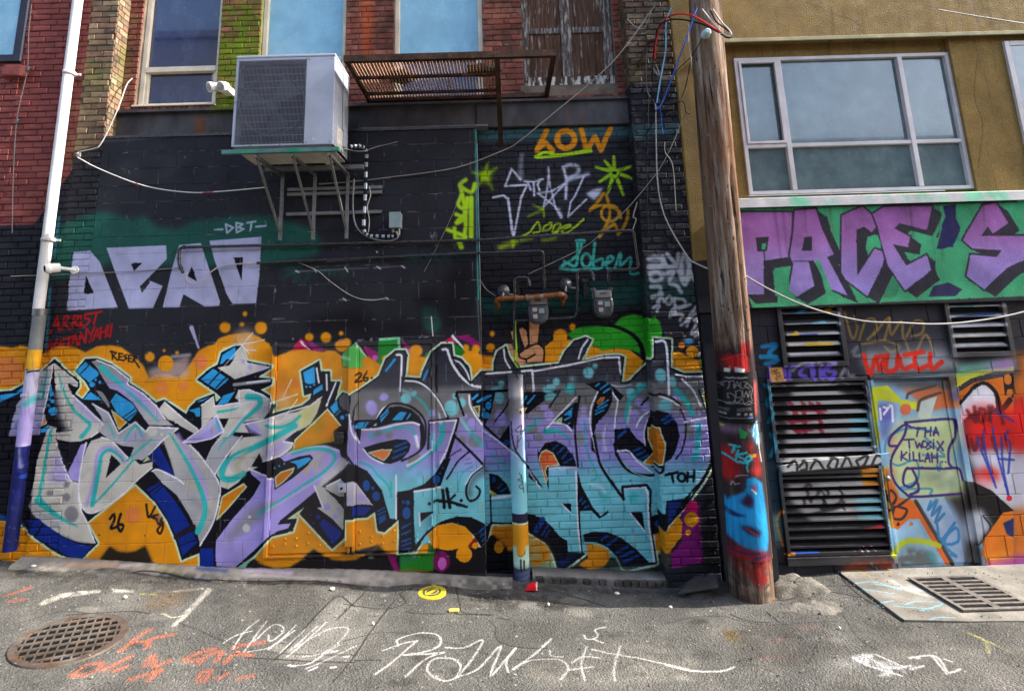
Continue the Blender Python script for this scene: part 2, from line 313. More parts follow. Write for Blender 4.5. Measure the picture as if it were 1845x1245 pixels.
OQ = (196, 138, 24)
many('A', '1290,695>1380,600>1465,500>1520,690 1310,680>1400,640>1500,650>1620,700>1640,780 1725,690>1720,780>1670,900>1610,970 1520,720>1500,820>1400,1000 1400,990>1500,900>1580,860>1600,930', 38, OQ, .95, soft=1.5); ell('A: 1520,730', 100, 92, OQ, .95, ring=34)
many('l', '1600,20>1560,60>1640,110>1665,50 1572,130>1546,200>1602,232>1612,150 1530,268>1592,300>1532,330>1602,258 1470,380>1600,432>1532,452>1518,368 1560,60>1590,200>1600,330>1590,430', 30, YEL, soft=2)
many('l', '1640,150>1640,430 1545,450>1568,505', 36, YEL, soft=2)
SOB = (64, 168, 152)
many('n', '690,642>805,560>832,470>806,470>802,600>780,642>708,606 930,470>918,640>978,650>986,592>932,604 1008,622>1062,592>1034,570>1010,640>1068,662>1105,560>1118,560>1112,640>1150,606>1188,582>1186,690>1252,690', 22, SOB, soft=1)
ell('n: 868,600', 34, 48, SOB, ring=22, soft=1); stroke("n: 680,655 800,668 940,655", 24, SOB, soft=2)
stroke("n: 800,460 850,460", 30, SOB)
# --- white tags on the right pier
CVK = CV; CV = [front]
WT = (186, 188, 194)
fill("C: 80,90 200,85 330,180 440,130 450,330 120,340", (166, 168, 176), .6, 5, grain=.6)
many('C', '85,130>150,110>210,140>190,190>95,190 90,205>330,195 100,250>170,245>200,300>120,320>100,260 210,110>240,180 250,90>330,170>345,90 220,260>300,240>270,310 390,90>370,200>400,300>440,200>400,90 350,240>400,350>440,280 440,150>450,250>530,350>570,250 110,370>180,370>190,400 270,340>330,360>370,415 120,460>200,430>170,500', 36, WT, .9, soft=2)
many('C', '130,550>180,520>160,580 220,500>270,450>290,500>250,520>210,470 310,470>390,480>400,530>300,560>270,630 310,470>320,590 350,560>450,520 500,540>420,660>490,600 290,610>380,610>360,660 370,700>430,660>420,710 540,610>460,780>600,670 560,610>480,660 490,800>560,750>600,800>560,870>530,850 520,960>570,900', 26, WT, .92, soft=1.6)
CV = CVK
# --- colours behind the letters
stroke("k: 1303,1085 1355,1235", (30, 14), SIL, smooth=False)
fill("c: 890,155 960,45 1190,150 1100,165", (190, 22, 72)); fill("c: 1060,75 1190,150 1080,165 1000,90", (140, 30, 110)); stroke("c: 965,75 1050,150", (18, 6), WHT, smooth=False); stroke("c: 1000,55 1070,150", 8, BLK, smooth=False)
fill("c: 1330,180 1440,88 1560,230 1560,320 1400,300 1330,285", (86, 190, 86)); fill("c: 1500,105 1640,170 1640,275 1560,230", (150, 26, 104)); stroke("c: 1445,95 1545,220", (26, 8), (190, 224, 190), smooth=False)
fill("e: 300,60 490,40 485,160 440,190 330,290 290,270", (20, 128, 40)); stroke("e: 305,58 472,46 480,160", 22, (140, 208, 166), smooth=False); stroke("c: 1320,210 1390,225", 26, (200, 224, 200), .8, 2)
fill("e: 490,50 600,140 590,230 545,230 530,150", (140, 28, 104)); ell('e: 268,216', 24, 24, (196, 96, 180)); ell('e: 558,182', 34, 42, (196, 96, 180)); ell('c: 1608,215', 20, 24, (196, 96, 180))
fill("e: 700,180 770,130 930,30 960,80 955,190 930,100 840,98 740,190 690,290", (192, 24, 76)); fill("e: 700,180 765,138 745,200 690,290", (30, 120, 44)); fill("e: 945,90 1100,190 1010,225 940,200", (30, 120, 44)); fill("e: 955,30 1060,18 1190,95 1140,140 1060,80", (132, 24, 96)); stroke("e: 935,30 1085,192", (24, 12), (216, 224, 224), smooth=False)
# orange cloud
fill("a: -900,330 -700,150 -300,90 0,130 60,108 150,125 270,180 330,140 440,114 560,125 640,168 740,115 860,106 950,124 1060,200 1140,280 1190,390 1240,360 1330,350 1440,380 1500,330 1560,240 1620,150 1700,110 1750,100 1800,45 1870,18 1990,0 2060,0 2150,40 2230,100 2270,170 2290,205 2332,185 2420,152 2540,143 2640,158 2690,165 2740,150 2800,155 2850,195 2865,290 2950,300 3040,300 3070,240 3130,228 3180,270 3240,270 3320,330 e: 520,170 620,200 720,210 750,260 1000,220 1020,190 1060,150 1150,160 1180,190 1290,200 1290,320 i: 1280,200 1280,950 g: 1240,915 900,915 880,925 740,880 740,940 -40,950 d: 1640,865 1580,930 1500,970 1440,1000 1330,1010 1230,1000 1160,960 1080,905 1000,970 980,1000 870,1065 740,1075 620,1040 540,970 -60,1120 b: 1215,1015 1155,880 1080,925 1000,940 920,930 850,885 755,1015 200,1200 -1200,1200", ORG, soft=.6)
fill("h: 195,465 200,310 275,250 275,200 340,158 390,200 390,250 450,250 590,290 700,345 800,325 930,335 1050,430 1020,510 910,600 870,610 885,400 720,385 320,455", ORG)
fill("h: 800,112 850,62 960,30 1060,48 1110,70 1150,45 1190,100 1212,180 1200,262 1140,262 1140,402 1060,432 1040,380 930,332 800,322 700,345 600,290 600,240 430,240 392,200 500,140 640,130 780,142", GRN)
stroke("h: 470,120 640,112 780,130 930,190 1020,280 1052,410", (20, 40), (18, 18, 22)); stroke("h: 780,120 850,40 960,8 1090,40", 26, (16, 16, 20), soft=3)
fill("h: 1290,360 1360,350 1420,390 1530,430 1545,540 1400,540 1290,490", ORG, soft=.7); ell('h: 1470,355', 55, 48, ORG); ell('h: 1382,300', 30, 28, (206, 116, 30)); ell('h: 1440,265', 38, 28, (70, 150, 190), 1, 2); ell('h: 1408,220', 9, 9, ORG); stroke("h: 1550,440 1580,520", 26, YEL, .6, 4); stroke("h: 1630,420 1620,480", 24, YEL, .6, 4)
for t_ in ("e: 1278,8|22,26", "e: 1263,125|38,38", "e: 1053,130|28,32", "e: 1135,140|36,40", "e: 622,155|56,55", "e: 352,220|28,26", "e: 20,92|42,46", "c: 1040,38|38,36", "c: 1183,40|46,46", "c: 1325,110|60,55", "c: 1315,5|20,20", "c: 1540,250|48,46", "a: 1197,207|42,44", "a: 1320,153|14,14", "a: 1432,172|16,16", "a: 1335,265|66,68", "k: 1545,1085|40,40", "k: 1690,987|17,19", "k: 1668,1062|17,17", "k: 1805,1088|45,46", "h: 437,140|28,32", "h: 333,212|58,56"):
    p_, r_ = t_.split('|'); rx, ry = map(float, r_.split(',')); ell(p_, rx, ry, ORG, soft=.5)
for p_, rx, ry in (("a: 1635,250", 52, 58), ("a: 1300,480", 62, 56), ("a: 1488,462", 46, 40), ("c: 105,250", 56, 62), ("b: 1055,612", 74, 78), ("c: 930,440", 36, 40), ("a: -40,330", 120, 130)): ell(p_, rx, ry, (222, 124, 70), .8, 2)
fill("a: 1180,320 1540,190 1530,390 1190,395", (190, 160, 150), .8, 4); ell('a: 1335,265', 66, 68, ORG); stroke("a: 1390,205 1540,190", 18, (214, 206, 214), .8, 3)
fill("b: 1215,1010 1155,880 1080,925 1000,940 920,930 850,885 755,1012", (46, 34, 20), .9, 3)
fill("d: -60,1085 400,1080 540,972 620,1040 740,1078 870,1068 980,1002 1080,905 1160,960 1230,1002 1330,1012 1440,1002 1500,972 1580,932 1640,865 1700,930 1830,960 1830,1200 -60,1200", (30, 27, 28), 1, 2)
ell('c: 480,90', 95, 120, (240, 196, 160), .8, 9); ell('c: 815,590', 60, 60, (244, 220, 200), .8, 9); ell('c: 800,470', 50, 60, (226, 130, 80), .7, 8)
# hand
SK = (206, 146, 104)
fill("o: 325,790 360,768 395,800 402,900 392,985 350,880", SK, smooth=True); fill("o: 425,752 460,738 495,765 522,900 475,955", SK); fill("o: 527,660 640,660 612,900 532,915", SK)
fill("o: 315,900 345,905 390,985 425,1000 475,950 600,900 672,950 682,1030 665,1092 560,1092 430,1132 350,1040", SK)
many('o', '330,780>350,850>385,935 405,722>440,850>475,945 512,670>520,800>528,912 425,1000>500,950>610,903>680,960>676,1085 425,1000>432,1040>500,1056>588,1012 497,1060>500,1090 410,722>460,715>500,740 345,775>370,745>395,760', 17, (20, 18, 22))
fill("o: 430,1132 560,1092 672,1090 690,1120 560,1140 400,1160", (60, 58, 62), 1, 2)
# --- silhouettes
SIL_ = "a: -700,700 -300,520 -10,500 110,430 150,400 250,330 375,225 500,345 590,410 590,470 548,525 615,572 680,490 640,420 555,330 640,225 740,220 860,265 1030,390 1020,430 1130,500 1250,600 1320,575 1420,640 1510,700 1540,640 1600,580 1755,520 1766,596 1812,560 1772,520 1602,405 1712,310 1782,270 1812,170 1932,110 1982,110 2032,240 2267,290 2132,385 2272,395 2267,440 2152,490 2240,545 2285,620 2270,690 c: 980,625 1050,570 1062,520 1000,540 970,330 1130,240 1142,330 1222,330 1228,418 1312,420 1262,590 1330,510 1400,535 e: 130,490 300,370 360,220 450,150 530,150 547,190 530,380 660,390 690,300 750,170 840,95 930,95 942,200 1010,220 1080,300 1097,420 1180,330 1290,330 1290,250 1320,160 1400,110 1425,200 1490,300 h: 0,490 320,455 370,350 450,260 550,225 607,250 512,432 720,385 840,380 887,400 862,615 920,610 1010,520 1140,402 1140,240 1290,250 1285,490 1400,540 1645,535 1700,600 1700,1240 i: 1670,60 1640,200 1560,340 1400,560 1270,700 1250,752 1132,780 1170,1030 900,1088 870,1075 820,970 740,890 640,845 540,838 555,942 330,1112 310,1090 270,960 200,850 100,790 0,710 g: 1440,690 1270,690 1240,820 1182,886 1130,800 1050,710 930,672 800,700 700,790 620,925 470,938 480,640 350,756 290,742 270,580 200,630 10,640 d: 1355,800 1240,900 960,600 1002,538 850,645 937,638 902,750 720,792 560,965 400,1085 240,1078 100,1105 92,938 -60,1000 b: 1420,830 1350,670 1240,500 1070,340 650,680 747,855 600,1003 560,1008 370,930 150,770 60,690 -300,600 -1200,500"
stroke(SIL_, 36, MINT, smooth=False, closed=True)
fill(SIL_, BLK)
GRAD = [(640, (48, 49, 60)), (690, (64, 64, 72)), (701, (112, 112, 114)), (742, (122, 118, 116)), (766, (148, 138, 192)), (822, (158, 145, 212)), (850, (124, 176, 210)), (868, (118, 196, 208)), (1050, (110, 190, 200))]
RIGHT = "e: 70,530 130,505 300,385 375,225 455,165 520,165 535,195 518,395 665,405 702,300 762,180 845,110 920,110 930,208 1005,232 1070,310 1092,440 1188,345 1300,342 1302,255 1330,170 1392,125 1412,210 1485,312 h: 0,505 325,468 382,355 455,272 550,240 592,255 498,448 725,400 835,395 872,410 848,630 925,625 1020,532 1155,412 1155,255 1276,265 1272,505 1400,556 1640,550 1690,620 1690,1240 i: 1655,60 1625,195 1545,330 1385,550 1255,690 1240,740 1118,770 1155,1018 1090,1020 520,940 400,930 330,800 0,620 g: 1440,680 1272,670 1240,700 620,880 600,640 600,400 460,410 455,640 390,640 330,400 200,230 60,160 e: 30,1080 40,900"
fill(RIGHT, GRAD)
# --- overspray round the silhouettes and a few runs
for q, c_ in (("a: 1000,420 1200,620", (40, 34, 30)), ("c: 760,620 1000,560", (40, 36, 34)), ("e: 520,400 660,400", (60, 50, 30)), ("b: 700,720 1080,360", (120, 70, 16)), ("d: 1000,600 1240,880", (120, 70, 16)), ("h: 300,470 860,430", (120, 70, 16))): stroke(q, 60, c_, .16, 12)
rd = random.Random(3)
for k in range(70):
    x = rd.uniform(60, 1270); y = rd.uniform(640, 1000); L_ = rd.uniform(8, 40); c_ = rd.choice(((206, 132, 24), (150, 138, 200), (110, 186, 196), (30, 28, 40), (190, 186, 180)))
    stroke([(x, y), (x + rd.uniform(-1, 1), y + L_)], (1.6, .8), c_, .45, .5)
for k in range(160):
    x = rd.uniform(40, 1270); y = rd.uniform(600, 1010); r_ = rd.uniform(.8, 2.2); fill([(x + r_ * math.cos(a), y + r_ * math.sin(a)) for a in np.linspace(0, 6.28, 7)], rd.choice(((20, 20, 26), (236, 232, 228), (150, 140, 200), (210, 140, 40))), .55)
# --- left letters
LG = [(655, (176, 176, 178)), (720, (172, 168, 190)), (785, (158, 144, 204))]
fill("a: 365,265 345,400 310,580 270,760 225,885 -40,900 20,640 150,430 235,340", LG); stroke("a: 300,375 265,480 245,560", 30, TEAL, .7, 4)
fill("a: 345,440 366,545 335,552 328,500", BLUE)
for x, y, r_ in ((330, 573, 12), (358, 590, 17), (322, 628, 15), (360, 675, 38)): ell('a: %d,%d' % (x, y), r_, r_, BLUE)
fill("a: 285,708 306,782 258,802", SAL); stroke("a: 285,708 306,782 258,802", 7, MINT, smooth=False, closed=True); fill("a: 265,825 330,790 305,855 245,862", BLUE)
fill("a: 368,268 410,310 490,365 575,430 575,465 485,440 530,535 640,640 720,715 795,790 765,845 700,895 600,935 505,940 390,918 380,862 540,838 470,830 430,730 395,560 375,400", BEI)
fill("a: 530,540 640,640 720,720 785,790 740,785 650,725 570,640", LAV, .8, 3); stroke("a: 392,520 425,720 478,830", 46, DGY, .8, 4); stroke("a: 410,360 440,470 520,640 600,720 680,790 640,860 610,892", (8, 40), TEAL, soft=1.5)
stroke("a: 375,270 490,362 572,430", 11, WHT); stroke("a: 530,540 640,640 720,716 795,790 762,846 690,898", 12, WHT); stroke("a: 362,268 340,410 300,600 225,880", 11, WHT)
LEG1 = "a: 330,800 388,818 382,930 430,1090 480,1210 520,1275 580,1290 580,1400 600,1520 650,1620 690,1720 720,1810 560,1790 400,1715 250,1610 150,1510 155,1430 200,1200 250,1020 295,880"
fill(LEG1, BEI); fill("a: 380,1000 430,1090 510,1265 420,1290 330,1300 320,1220", LAV, .75, 4, grain=.35); fill("a: 160,1440 250,1520 430,1630 420,1720 250,1610 150,1510", MID, .9, 5)
stroke("a: 345,840 300,1060 270,1250 235,1440", 26, TEAL, soft=1); stroke("a: 232,1440 330,1530 450,1610 572,1668", (60, 8), TEAL, soft=1.5)
for x, y, rx, ry in ((475, 1310, 26, 30), (478, 1418, 32, 38), (520, 1562, 62, 68), (332, 1380, 28, 24)): ell('a: %d,%d' % (x, y), rx, ry, (126, 126, 130), .95, 1)
stroke("a: 385,930 430,1090 480,1210 520,1278", 11, WHT); stroke("a: 580,1380 600,1520 650,1622 720,1808", 11, WHT); stroke("a: 250,1020 200,1200 155,1430 150,1510 250,1612 400,1717 560,1792 715,1812", 8, (206, 206, 210))
fill("a: 600,965 660,945 622,1080 586,1285 520,1272 490,1200", LAV)
LOOP = "a: 690,930 780,900 870,930 1010,1080 1060,1090 1110,1135 1225,1110 1215,1160 1080,1275 950,1395 820,1490 740,1540 670,1550 610,1510 585,1420 590,1280 610,1120 650,1000"
fill(LOOP, BEI); stroke("a: 655,1480 720,1250 745,1050 830,985 930,1030 975,1110", 30, LAV, .9, 2); stroke("a: 700,1480 750,1220 780,1060 850,1010 930,1060 962,1100", (40, 14), TEAL, soft=1); stroke("a: 695,1485 760,1430 880,1300 1000,1160 1130,1000 1210,925", 17, TEAL, soft=1)
stroke("a: 645,945 612,1100 585,1300 590,1430 615,1512 670,1552 745,1540 830,1488 960,1392 1085,1272 1218,1160", 12, WHT); fill("a: 865,1050 945,1130 815,1252", BLK); stroke("a: 780,900 870,935 1015,1085", 12, WHT)
BANDW = "a: 700,612 780,650 840,690 862,720 925,865 1070,765 1160,850 1195,808 1445,822 1310,925 1180,1060 1130,1100 1015,1085 1060,985 960,975 860,930 755,850 800,790 775,720"
fill(BANDW, MID); stroke("a: 880,900 960,940 1060,820 1110,900", 26, (206, 206, 214), .7, 4); stroke("a: 850,800 890,900", 14, TEAL, .7, 2); stroke("a: 980,920 1070,800 1130,890", 20, TEAL, .9, 2); stroke("a: 1000,930 1080,880 1130,900", 30, LAV, .7, 5)
stroke("a: 1000,1100 1100,1010 1210,920", 15, TEAL); ell('a: 1215,850', 46, 40, BEI, 1, 1); ell('a: 1300,875', 14, 18, BEI)
stroke("a: 700,612 840,690 925,868 1070,768 1160,852 1195,810 1442,824 1310,925 1185,1055", 12, WHT, smooth=False); fill("a: 920,975 1060,985 1005,1065", BLK); fill("a: 1175,1068 1196,1092 1140,1112", (222, 180, 80)); stroke("a: 1175,1068 1196,1092 1140,1112", 6, MINT, smooth=False, closed=True)
fill("a: 640,250 752,340 757,370 675,432 560,330", BLUE); stroke("a: 600,352 672,278", 9, BLK, smooth=False); stroke("a: 678,430 757,368", 5, BLK)
for x, y, r_ in ((697, 445, 24), (730, 405, 11), (765, 428, 14)): ell('a: %d,%d' % (x, y), r_, r_, BLUE)
fill("a: 685,508 785,582 620,576", BLUE); fill("a: 730,495 790,515 842,600 846,645 815,612 760,540", (140, 140, 144), smooth=True)
fill("a: 905,520 1050,610 1092,680 1018,762 910,690 858,590", BLUE); stroke("a: 975,722 1068,655", 8, BLK, smooth=False); stroke("a: 995,745 1084,680", 8, BLK, smooth=False)
fill("a: 868,668 996,770 930,832", SAL if 0 else ORG); stroke("a: 868,668 996,770 930,832", 10, MINT, smooth=False, closed=True)
fill("a: 690,248 740,234 870,285 1020,400 1000,435 1140,525 1250,625 1330,740 1400,800 1190,795 1160,760 1050,600 920,500 850,480 790,390 730,290", [(650, (140, 140, 146)), (690, (166, 152, 208)), (730, (178, 172, 176)), (770, (180, 176, 170))])
stroke("a: 780,300 870,380 1000,490 1130,620 1270,765", (46, 12), TEAL, soft=1.5); stroke("a: 960,450 1100,560 1290,740", 18, LAV, .8, 3)
stroke("a: 740,236 870,287 1020,402 1000,437 1140,527 1250,627 1330,742", 11, WHT, smooth=False)
LEG2 = "a: 1310,930 1400,850 1470,940 1540,965 1640,1070 1790,1290 1795,1440 1740,1640 1630,1830 1600,1700 1530,1560 1430,1400 1300,1290 1215,1190 1260,1175 1410,1235 1400,1180 1340,1010"
fill(LEG2, [(780, (184, 178, 166)), (850, (168, 168, 172)), (960, (160, 160, 162))]); stroke("a: 1520,1300 1680,1360 1720,1500 1640,1600", 60, (186, 178, 150), .6, 5); stroke("a: 1560,1440 1700,1540", 50, (130, 130, 134), .5, 5)
stroke("a: 1440,880 1550,1080 1650,1280 1690,1420 1650,1560", 32, LAV, .85, 3); stroke("a: 1370,870 1450,1000 1540,1150 1620,1320 1670,1480 1660,1600 1610,1712", (14, 52), TEAL, soft=1)
stroke("a: 1540,965 1640,1070 1790,1290 1792,1440 1740,1640 1630,1832", 14, WHT); stroke("a: 1310,935 1345,1010 1412,1232", 6, (120, 120, 130)); stroke("a: 1215,1192 1270,1178 1420,1250 1490,1300", 12, WHT)
fill("a: 1275,975 1332,1080 1408,1232 1300,1180 1195,1080 1220,1040", NAVY); fill("a: 1190,1070 1225,1035 1300,1080 1320,1140", (12, 26, 80), .7, 4)
fill("a: 1320,595 1490,740 1640,850 1580,868 1350,742 1270,660", BEI); stroke("a: 1322,597 1490,742 1642,852", 11, WHT, smooth=False)
fill("c: 100,640 98,720 65,725 50,690 -5,668", BLUE); fill("c: 60,600 190,545 120,590", BLUE); 
fill("b: 1165,392 1280,328 1400,470 1500,620 1580,780 1605,850 1480,965 1440,830 1370,680 1270,520", NAVY); stroke("b: 1195,418 1295,340", 12, BLK, smooth=False); stroke("b: 1225,440 1310,362", 8, BLK, smooth=False); stroke("b: 1425,800 1570,715", 46, (34, 26, 36), smooth=False); stroke("b: 1450,880 1610,820", 8, BLK, smooth=False)
fill("b: 120,665 220,640 400,775 560,855 700,882 600,1000 540,990 370,900 170,775", NAVY); stroke("b: 205,790 272,690", 16, BLK, smooth=False); stroke("b: 150,745 190,655", 10, BLK, smooth=False)
fill("b: -300,560 60,660 120,720 60,690 -300,640", (24, 70, 150)); fill("a: -300,560 20,520 105,455 100,500 20,540 -200,640", BLUE)
fill("b: 1630,900 1745,895 1752,1110 1640,1110", NAVY)
# third letter
fill("c: 210,310 347,400 240,492 103,402", BLUE); stroke("c: 178,440 262,345", 12, BLK, smooth=False); stroke("c: 232,478 322,382", 12, BLK, smooth=False); stroke("c: 110,405 345,405", 4, BLK, .5)
fill("c: 290,190 400,120 412,170 372,240 320,232 292,270 268,266", BLUE); fill("c: 330,225 378,235 365,280 320,270", BLK)
fill("c: 245,300 350,282 380,240 415,150 450,118 502,255 720,296 395,402 360,376", BEI); fill("c: 600,282 715,297 590,330", LAV, .7, 4)
for x, y, r_ in ((470, 250, 16), (530, 298, 23), (445, 355, 9), (510, 350, 11)): ell('c: %d,%d' % (x, y), r_, r_, LAV, .9, 1)
stroke("c: 392,447 700,412", 28, (150, 150, 154), smooth=False); stroke("c: 500,430 700,408", 11, WHT)
fill("c: 300,540 402,505 340,602 245,622", BLUE)
fill("c: 110,620 210,550 222,632 440,598 400,560 430,495 520,490 630,530 732,602 720,650 640,745 470,772 520,862 390,857 300,990 220,1210 140,1110 200,980 300,850 240,710 110,830", BEI)
fill("c: 330,870 400,890 455,900 350,1020 228,1222 145,1112 215,965", MID); fill("c: 560,640 700,600 720,650 640,740 560,700", MID, .8, 4)
stroke("c: 250,682 400,655 432,628", (20, 10), TEAL, soft=1); stroke("c: 510,552 600,560 614,620 545,690 450,770 380,862 300,940 255,1010", (56, 8), TEAL, soft=1.2); stroke("c: 400,640 500,598 562,602 520,662 330,892", 15, (214, 212, 226), .9, 1.5)
stroke("c: 458,892 350,1030 225,1222", 14, WHT); stroke("c: 222,632 440,600 430,497 520,490 640,535 734,604", 11, WHT, smooth=False); stroke("c: 108,625 212,552 222,632", 11, WHT, smooth=False)
fill("c: -50,945 0,905 100,830 240,710 302,850 200,910 60,940", LAV); stroke("c: 60,880 210,780 250,750", 26, (206, 204, 220), .7, 4); stroke("c: 240,760 265,840", 18, TEAL, .9, 1); stroke("c: 215,810 225,860", 24, MID, .9, 2); stroke("c: -50,942 100,832 242,712 302,850 200,910 60,942 -50,945", 11, WHT, smooth=False); fill("c: 170,770 200,735 225,720 110,830", BLK); fill("c: 260,740 345,740 305,820", BLK)
RIB = "c: 480,785 660,745 790,700 940,680 1050,625 1155,550 1110,690 1050,790 900,870 820,935 905,945 885,990 790,1060 640,1110 610,1040 545,1150 d: 600,200 500,240 430,330 340,390 275,370 265,300 240,260 c: 330,1090 400,965 470,900 630,885"
fill(RIB, BEI); fill("c: 480,785 570,770 645,865 620,885 520,850", LAV, .9, 3); fill("c: 780,930 900,860 840,940 880,990 700,1080 640,1030", LAV, .8, 6); fill("c: 930,690 1140,570 1090,690 1050,775 960,830", (202, 196, 112), .8, 6)
stroke("c: 670,802 800,812 900,770 965,715", (28, 24), TEAL, soft=1); stroke("c: 660,780 800,760 930,700", 14, (220, 216, 230), .8, 2); stroke("c: 920,800 760,890 560,990 400,1062 310,1135 288,1210 300,1255 380,1260 470,1215", 50, TEAL, soft=1.5); stroke("d: 470,80 380,130 345,210 375,255", 16, (212, 210, 222), .9, 2); stroke("d: 500,60 420,180 450,250", 30, (186, 178, 150), .7, 4)
stroke("c: 545,1150 610,1042", 6, BLK); stroke("c: 480,787 660,747 790,702 1050,627 1152,552", 11, WHT, smooth=False); stroke("c: 820,935 905,947 885,990 790,1060 640,1110", 11, WHT, smooth=False)
RING = "d: 790,110 900,60 1050,20 1180,10 1300,45 1320,110 1390,150 1330,220 1200,320 1090,410 960,520 800,650 770,690 885,680 862,722 770,748 700,790 560,920 400,1062 240,1052 230,960 235,830 380,640 560,440 620,330 540,260 520,210 740,300 745,390 900,290 1020,190 1075,120 1050,90 960,105 830,150"
fill(RING, LAV); fill("d: 1090,415 1200,330 1330,220 1390,150 1320,110 1290,180 1150,300", BEI, .95, 2); fill("d: 270,870 500,570 740,480 760,520 560,700 350,830", (140, 140, 148), .85, 5); fill("d: 1000,60 1200,80 1200,200 1000,300 900,300 1060,140", (188, 180, 130), .6, 6, grain=.5)
stroke("d: 900,72 1080,36 1230,60 1262,130 1180,230 1000,350 800,480 600,602", (34, 16), TEAL, soft=1.5); stroke("d: 830,80 1050,22 1200,20 1300,60", 16, (220, 216, 230), .8, 2); stroke("d: 1300,130 1180,260 960,400 700,560", 14, (208, 206, 220), .6, 2)
for q in ("1030,160>1000,190", "1060,140>1010,230", "1110,120>1090,200", "1150,110>1130,190"): stroke("d: " + q.replace('>', ' '), 8, (190, 180, 40), .8, 1)
ell('d: 497,725', 33, 36, BEI); ell('d: 525,628', 14, 14, BEI); fill("d: 400,1075 560,965 480,1078", (120, 170, 150))
fill("d: 600,250 740,205 830,160 960,110 1050,90 1077,120 1020,192 900,292 745,392 740,300", BLK); fill("d: 870,152 1040,110 1062,128 1000,182 945,212 930,170", BLUE); fill("d: 750,285 800,240 912,204 900,240 820,322 758,368", (196, 112, 24)); stroke("d: 750,285 800,240 912,204 900,240 820,322 758,368", 10, MINT, smooth=False, closed=True)
for x in (745, 785, 828): ell('d: %d,%d' % (x, 205 - (x - 745) * .45), 9, 8, BLUE)
stroke("d: 515,210 735,302", 12, WHT, smooth=False)
fill("d: 288,455 472,343 497,370 330,562 242,652", (206, 128, 22)); stroke("d: 288,455 472,343 497,370 330,562 242,652", 12, MINT, smooth=False, closed=True)
fill("c: 918,925 1062,792 1200,658 1312,796 1250,850 1262,932 1090,962 900,1002", (206, 132, 26)); ell('c: 1140,800', 70, 60, (120, 120, 30), .7, 9); ell('c: 1220,820', 60, 90, (210, 110, 30), .5, 9); stroke("c: 918,925 1062,792 1200,658 1312,796", 12, MINT, smooth=False); stroke("c: 905,1000 925,922", 10, MINT)
stroke("c: 880,1010 1060,965 1250,930", 14, (150, 160, 40), .7, 3)
fill("c: 988,340 1086,290 1096,430 1050,442 1008,432", BLUE); 
for x, y in ((1018, 464), (1052, 464), (1085, 446)): ell('c: %d,%d' % (x, y), 10, 10, BLUE)
fill("c: 1080,492 1157,440 1160,486 1074,538", BLUE)
for q in ("1106,305>1126,428", "1191,360>1196,492", "1272,430>1190,628"): stroke("c: " + q.replace('>', ' '), 16, WHT, smooth=False)
fill("c: 1222,642 1282,575 1292,652 1252,692", BLUE); stroke("c: 1258,692 1296,652", 9, BLUE); stroke("c: 1275,706 1312,668", 9, BLUE); ell('c: 1328,728', 18, 20, BLUE); ell('c: 1365,708', 11, 12, BLUE)
fill("c: 1300,560 1345,520 1390,545 1395,670 1330,660 1300,610", (92, 90, 94))
fill("d: 1085,355 1180,372 1310,300 1345,330 1345,520 1335,742 1240,640 1108,545 1160,540", (188, 184, 176))
for x, y, r_ in ((1195, 538, 31), (1270, 620, 23), (1288, 555, 11)): ell('d: %d,%d' % (x, y), r_, r_, LAV)
fill("d: 1170,380 1300,450 1345,450 1340,560 1300,500", BLK); stroke("d: 1085,355 1160,545", 11, WHT, smooth=False); stroke("d: 1192,360 1310,302", 12, WHT)
fill("d: 1128,690 1165,640 1332,762 1250,862", NAVY)
for x, y, r_ in ((1060, 605, 9), (1120, 625, 20), (1080, 680, 14)): ell('d: %d,%d' % (x, y), r_, r_, NAVY)
fill("d: 1375,320 1430,310 1590,520 1375,520", [(860, (196, 192, 196)), (905, (188, 176, 206))]); ell('d: 1500,455', 40, 34, LAV, .9, 2); stroke("d: 1430,312 1590,522", 12, WHT, smooth=False); fill("d: 1425,532 1582,540 1520,612 1420,616", NAVY)
# --- the black curve under the P and its blue spots
fill("d: 1380,190 1430,175 1500,230 1600,330 1680,450 1740,640 1800,645 1690,755 1630,742 1610,580 1590,520 1430,310", BLK)
for x, y, rx, ry in ((1535, 355, 31, 48), (1590, 378, 13, 18), (1618, 447, 33, 42)): ell('d: %d,%d' % (x, y), rx, ry, DBL)
for q in ("1632,575>1690,545", "1635,605>1698,575"): stroke("d: " + q.replace('>', ' '), 14, DBL, smooth=False)
fill("d: 1640,625 1698,600 1702,650 1642,692", DBL)
# --- right letters: strokes and shapes over the graded fill
def K(t, w_, **k): stroke(t, w_ * 1.15 if not isinstance(w_, tuple) else w_, BLK, **k)
def W_(t, w_, **k): stroke(t, w_ * 1.4 if not isinstance(w_, tuple) else w_, WHT, **k)
def B(fr, qs, w_=15, c=BLUE):
    for q in qs.split(): stroke(fr + ': ' + q.replace('>', ' '), w_, c, smooth=False)
W_("e: 455,190 490,192 498,240 486,500", 13); B('e', '365,325>432,240 395,285>440,232', 18); K("e: 500,380 494,540", 8)
W_("e: 848,145 888,150 930,262 1010,380 1100,450 1185,470", 15); K("e: 770,260 720,400 730,440", 8); K("e: 802,280 790,400 800,510", 11); B('e', '685,405>722,320 700,370>720,330', 14); W_("e: 938,235 1000,260 1058,340 1082,405", 10); K("e: 930,215 1010,340 1090,440", 10)
K("e: 515,398 620,405 720,460 810,570 880,700 890,742", 17); W_("e: 530,412 640,425 740,490 830,610 880,722", 11)
fill("e: 95,750 280,745 330,680 400,640 480,630 580,660 650,720 690,800 702,880 690,960 650,1000 662,900 650,790 600,770 450,770 300,810 150,835 138,945 100,830", BLK); W_("e: 285,735 340,650 440,606", 11); K("e: 290,742 380,628 480,608 600,648 690,740 706,860 690,965 620,1042 500,1100", 15)
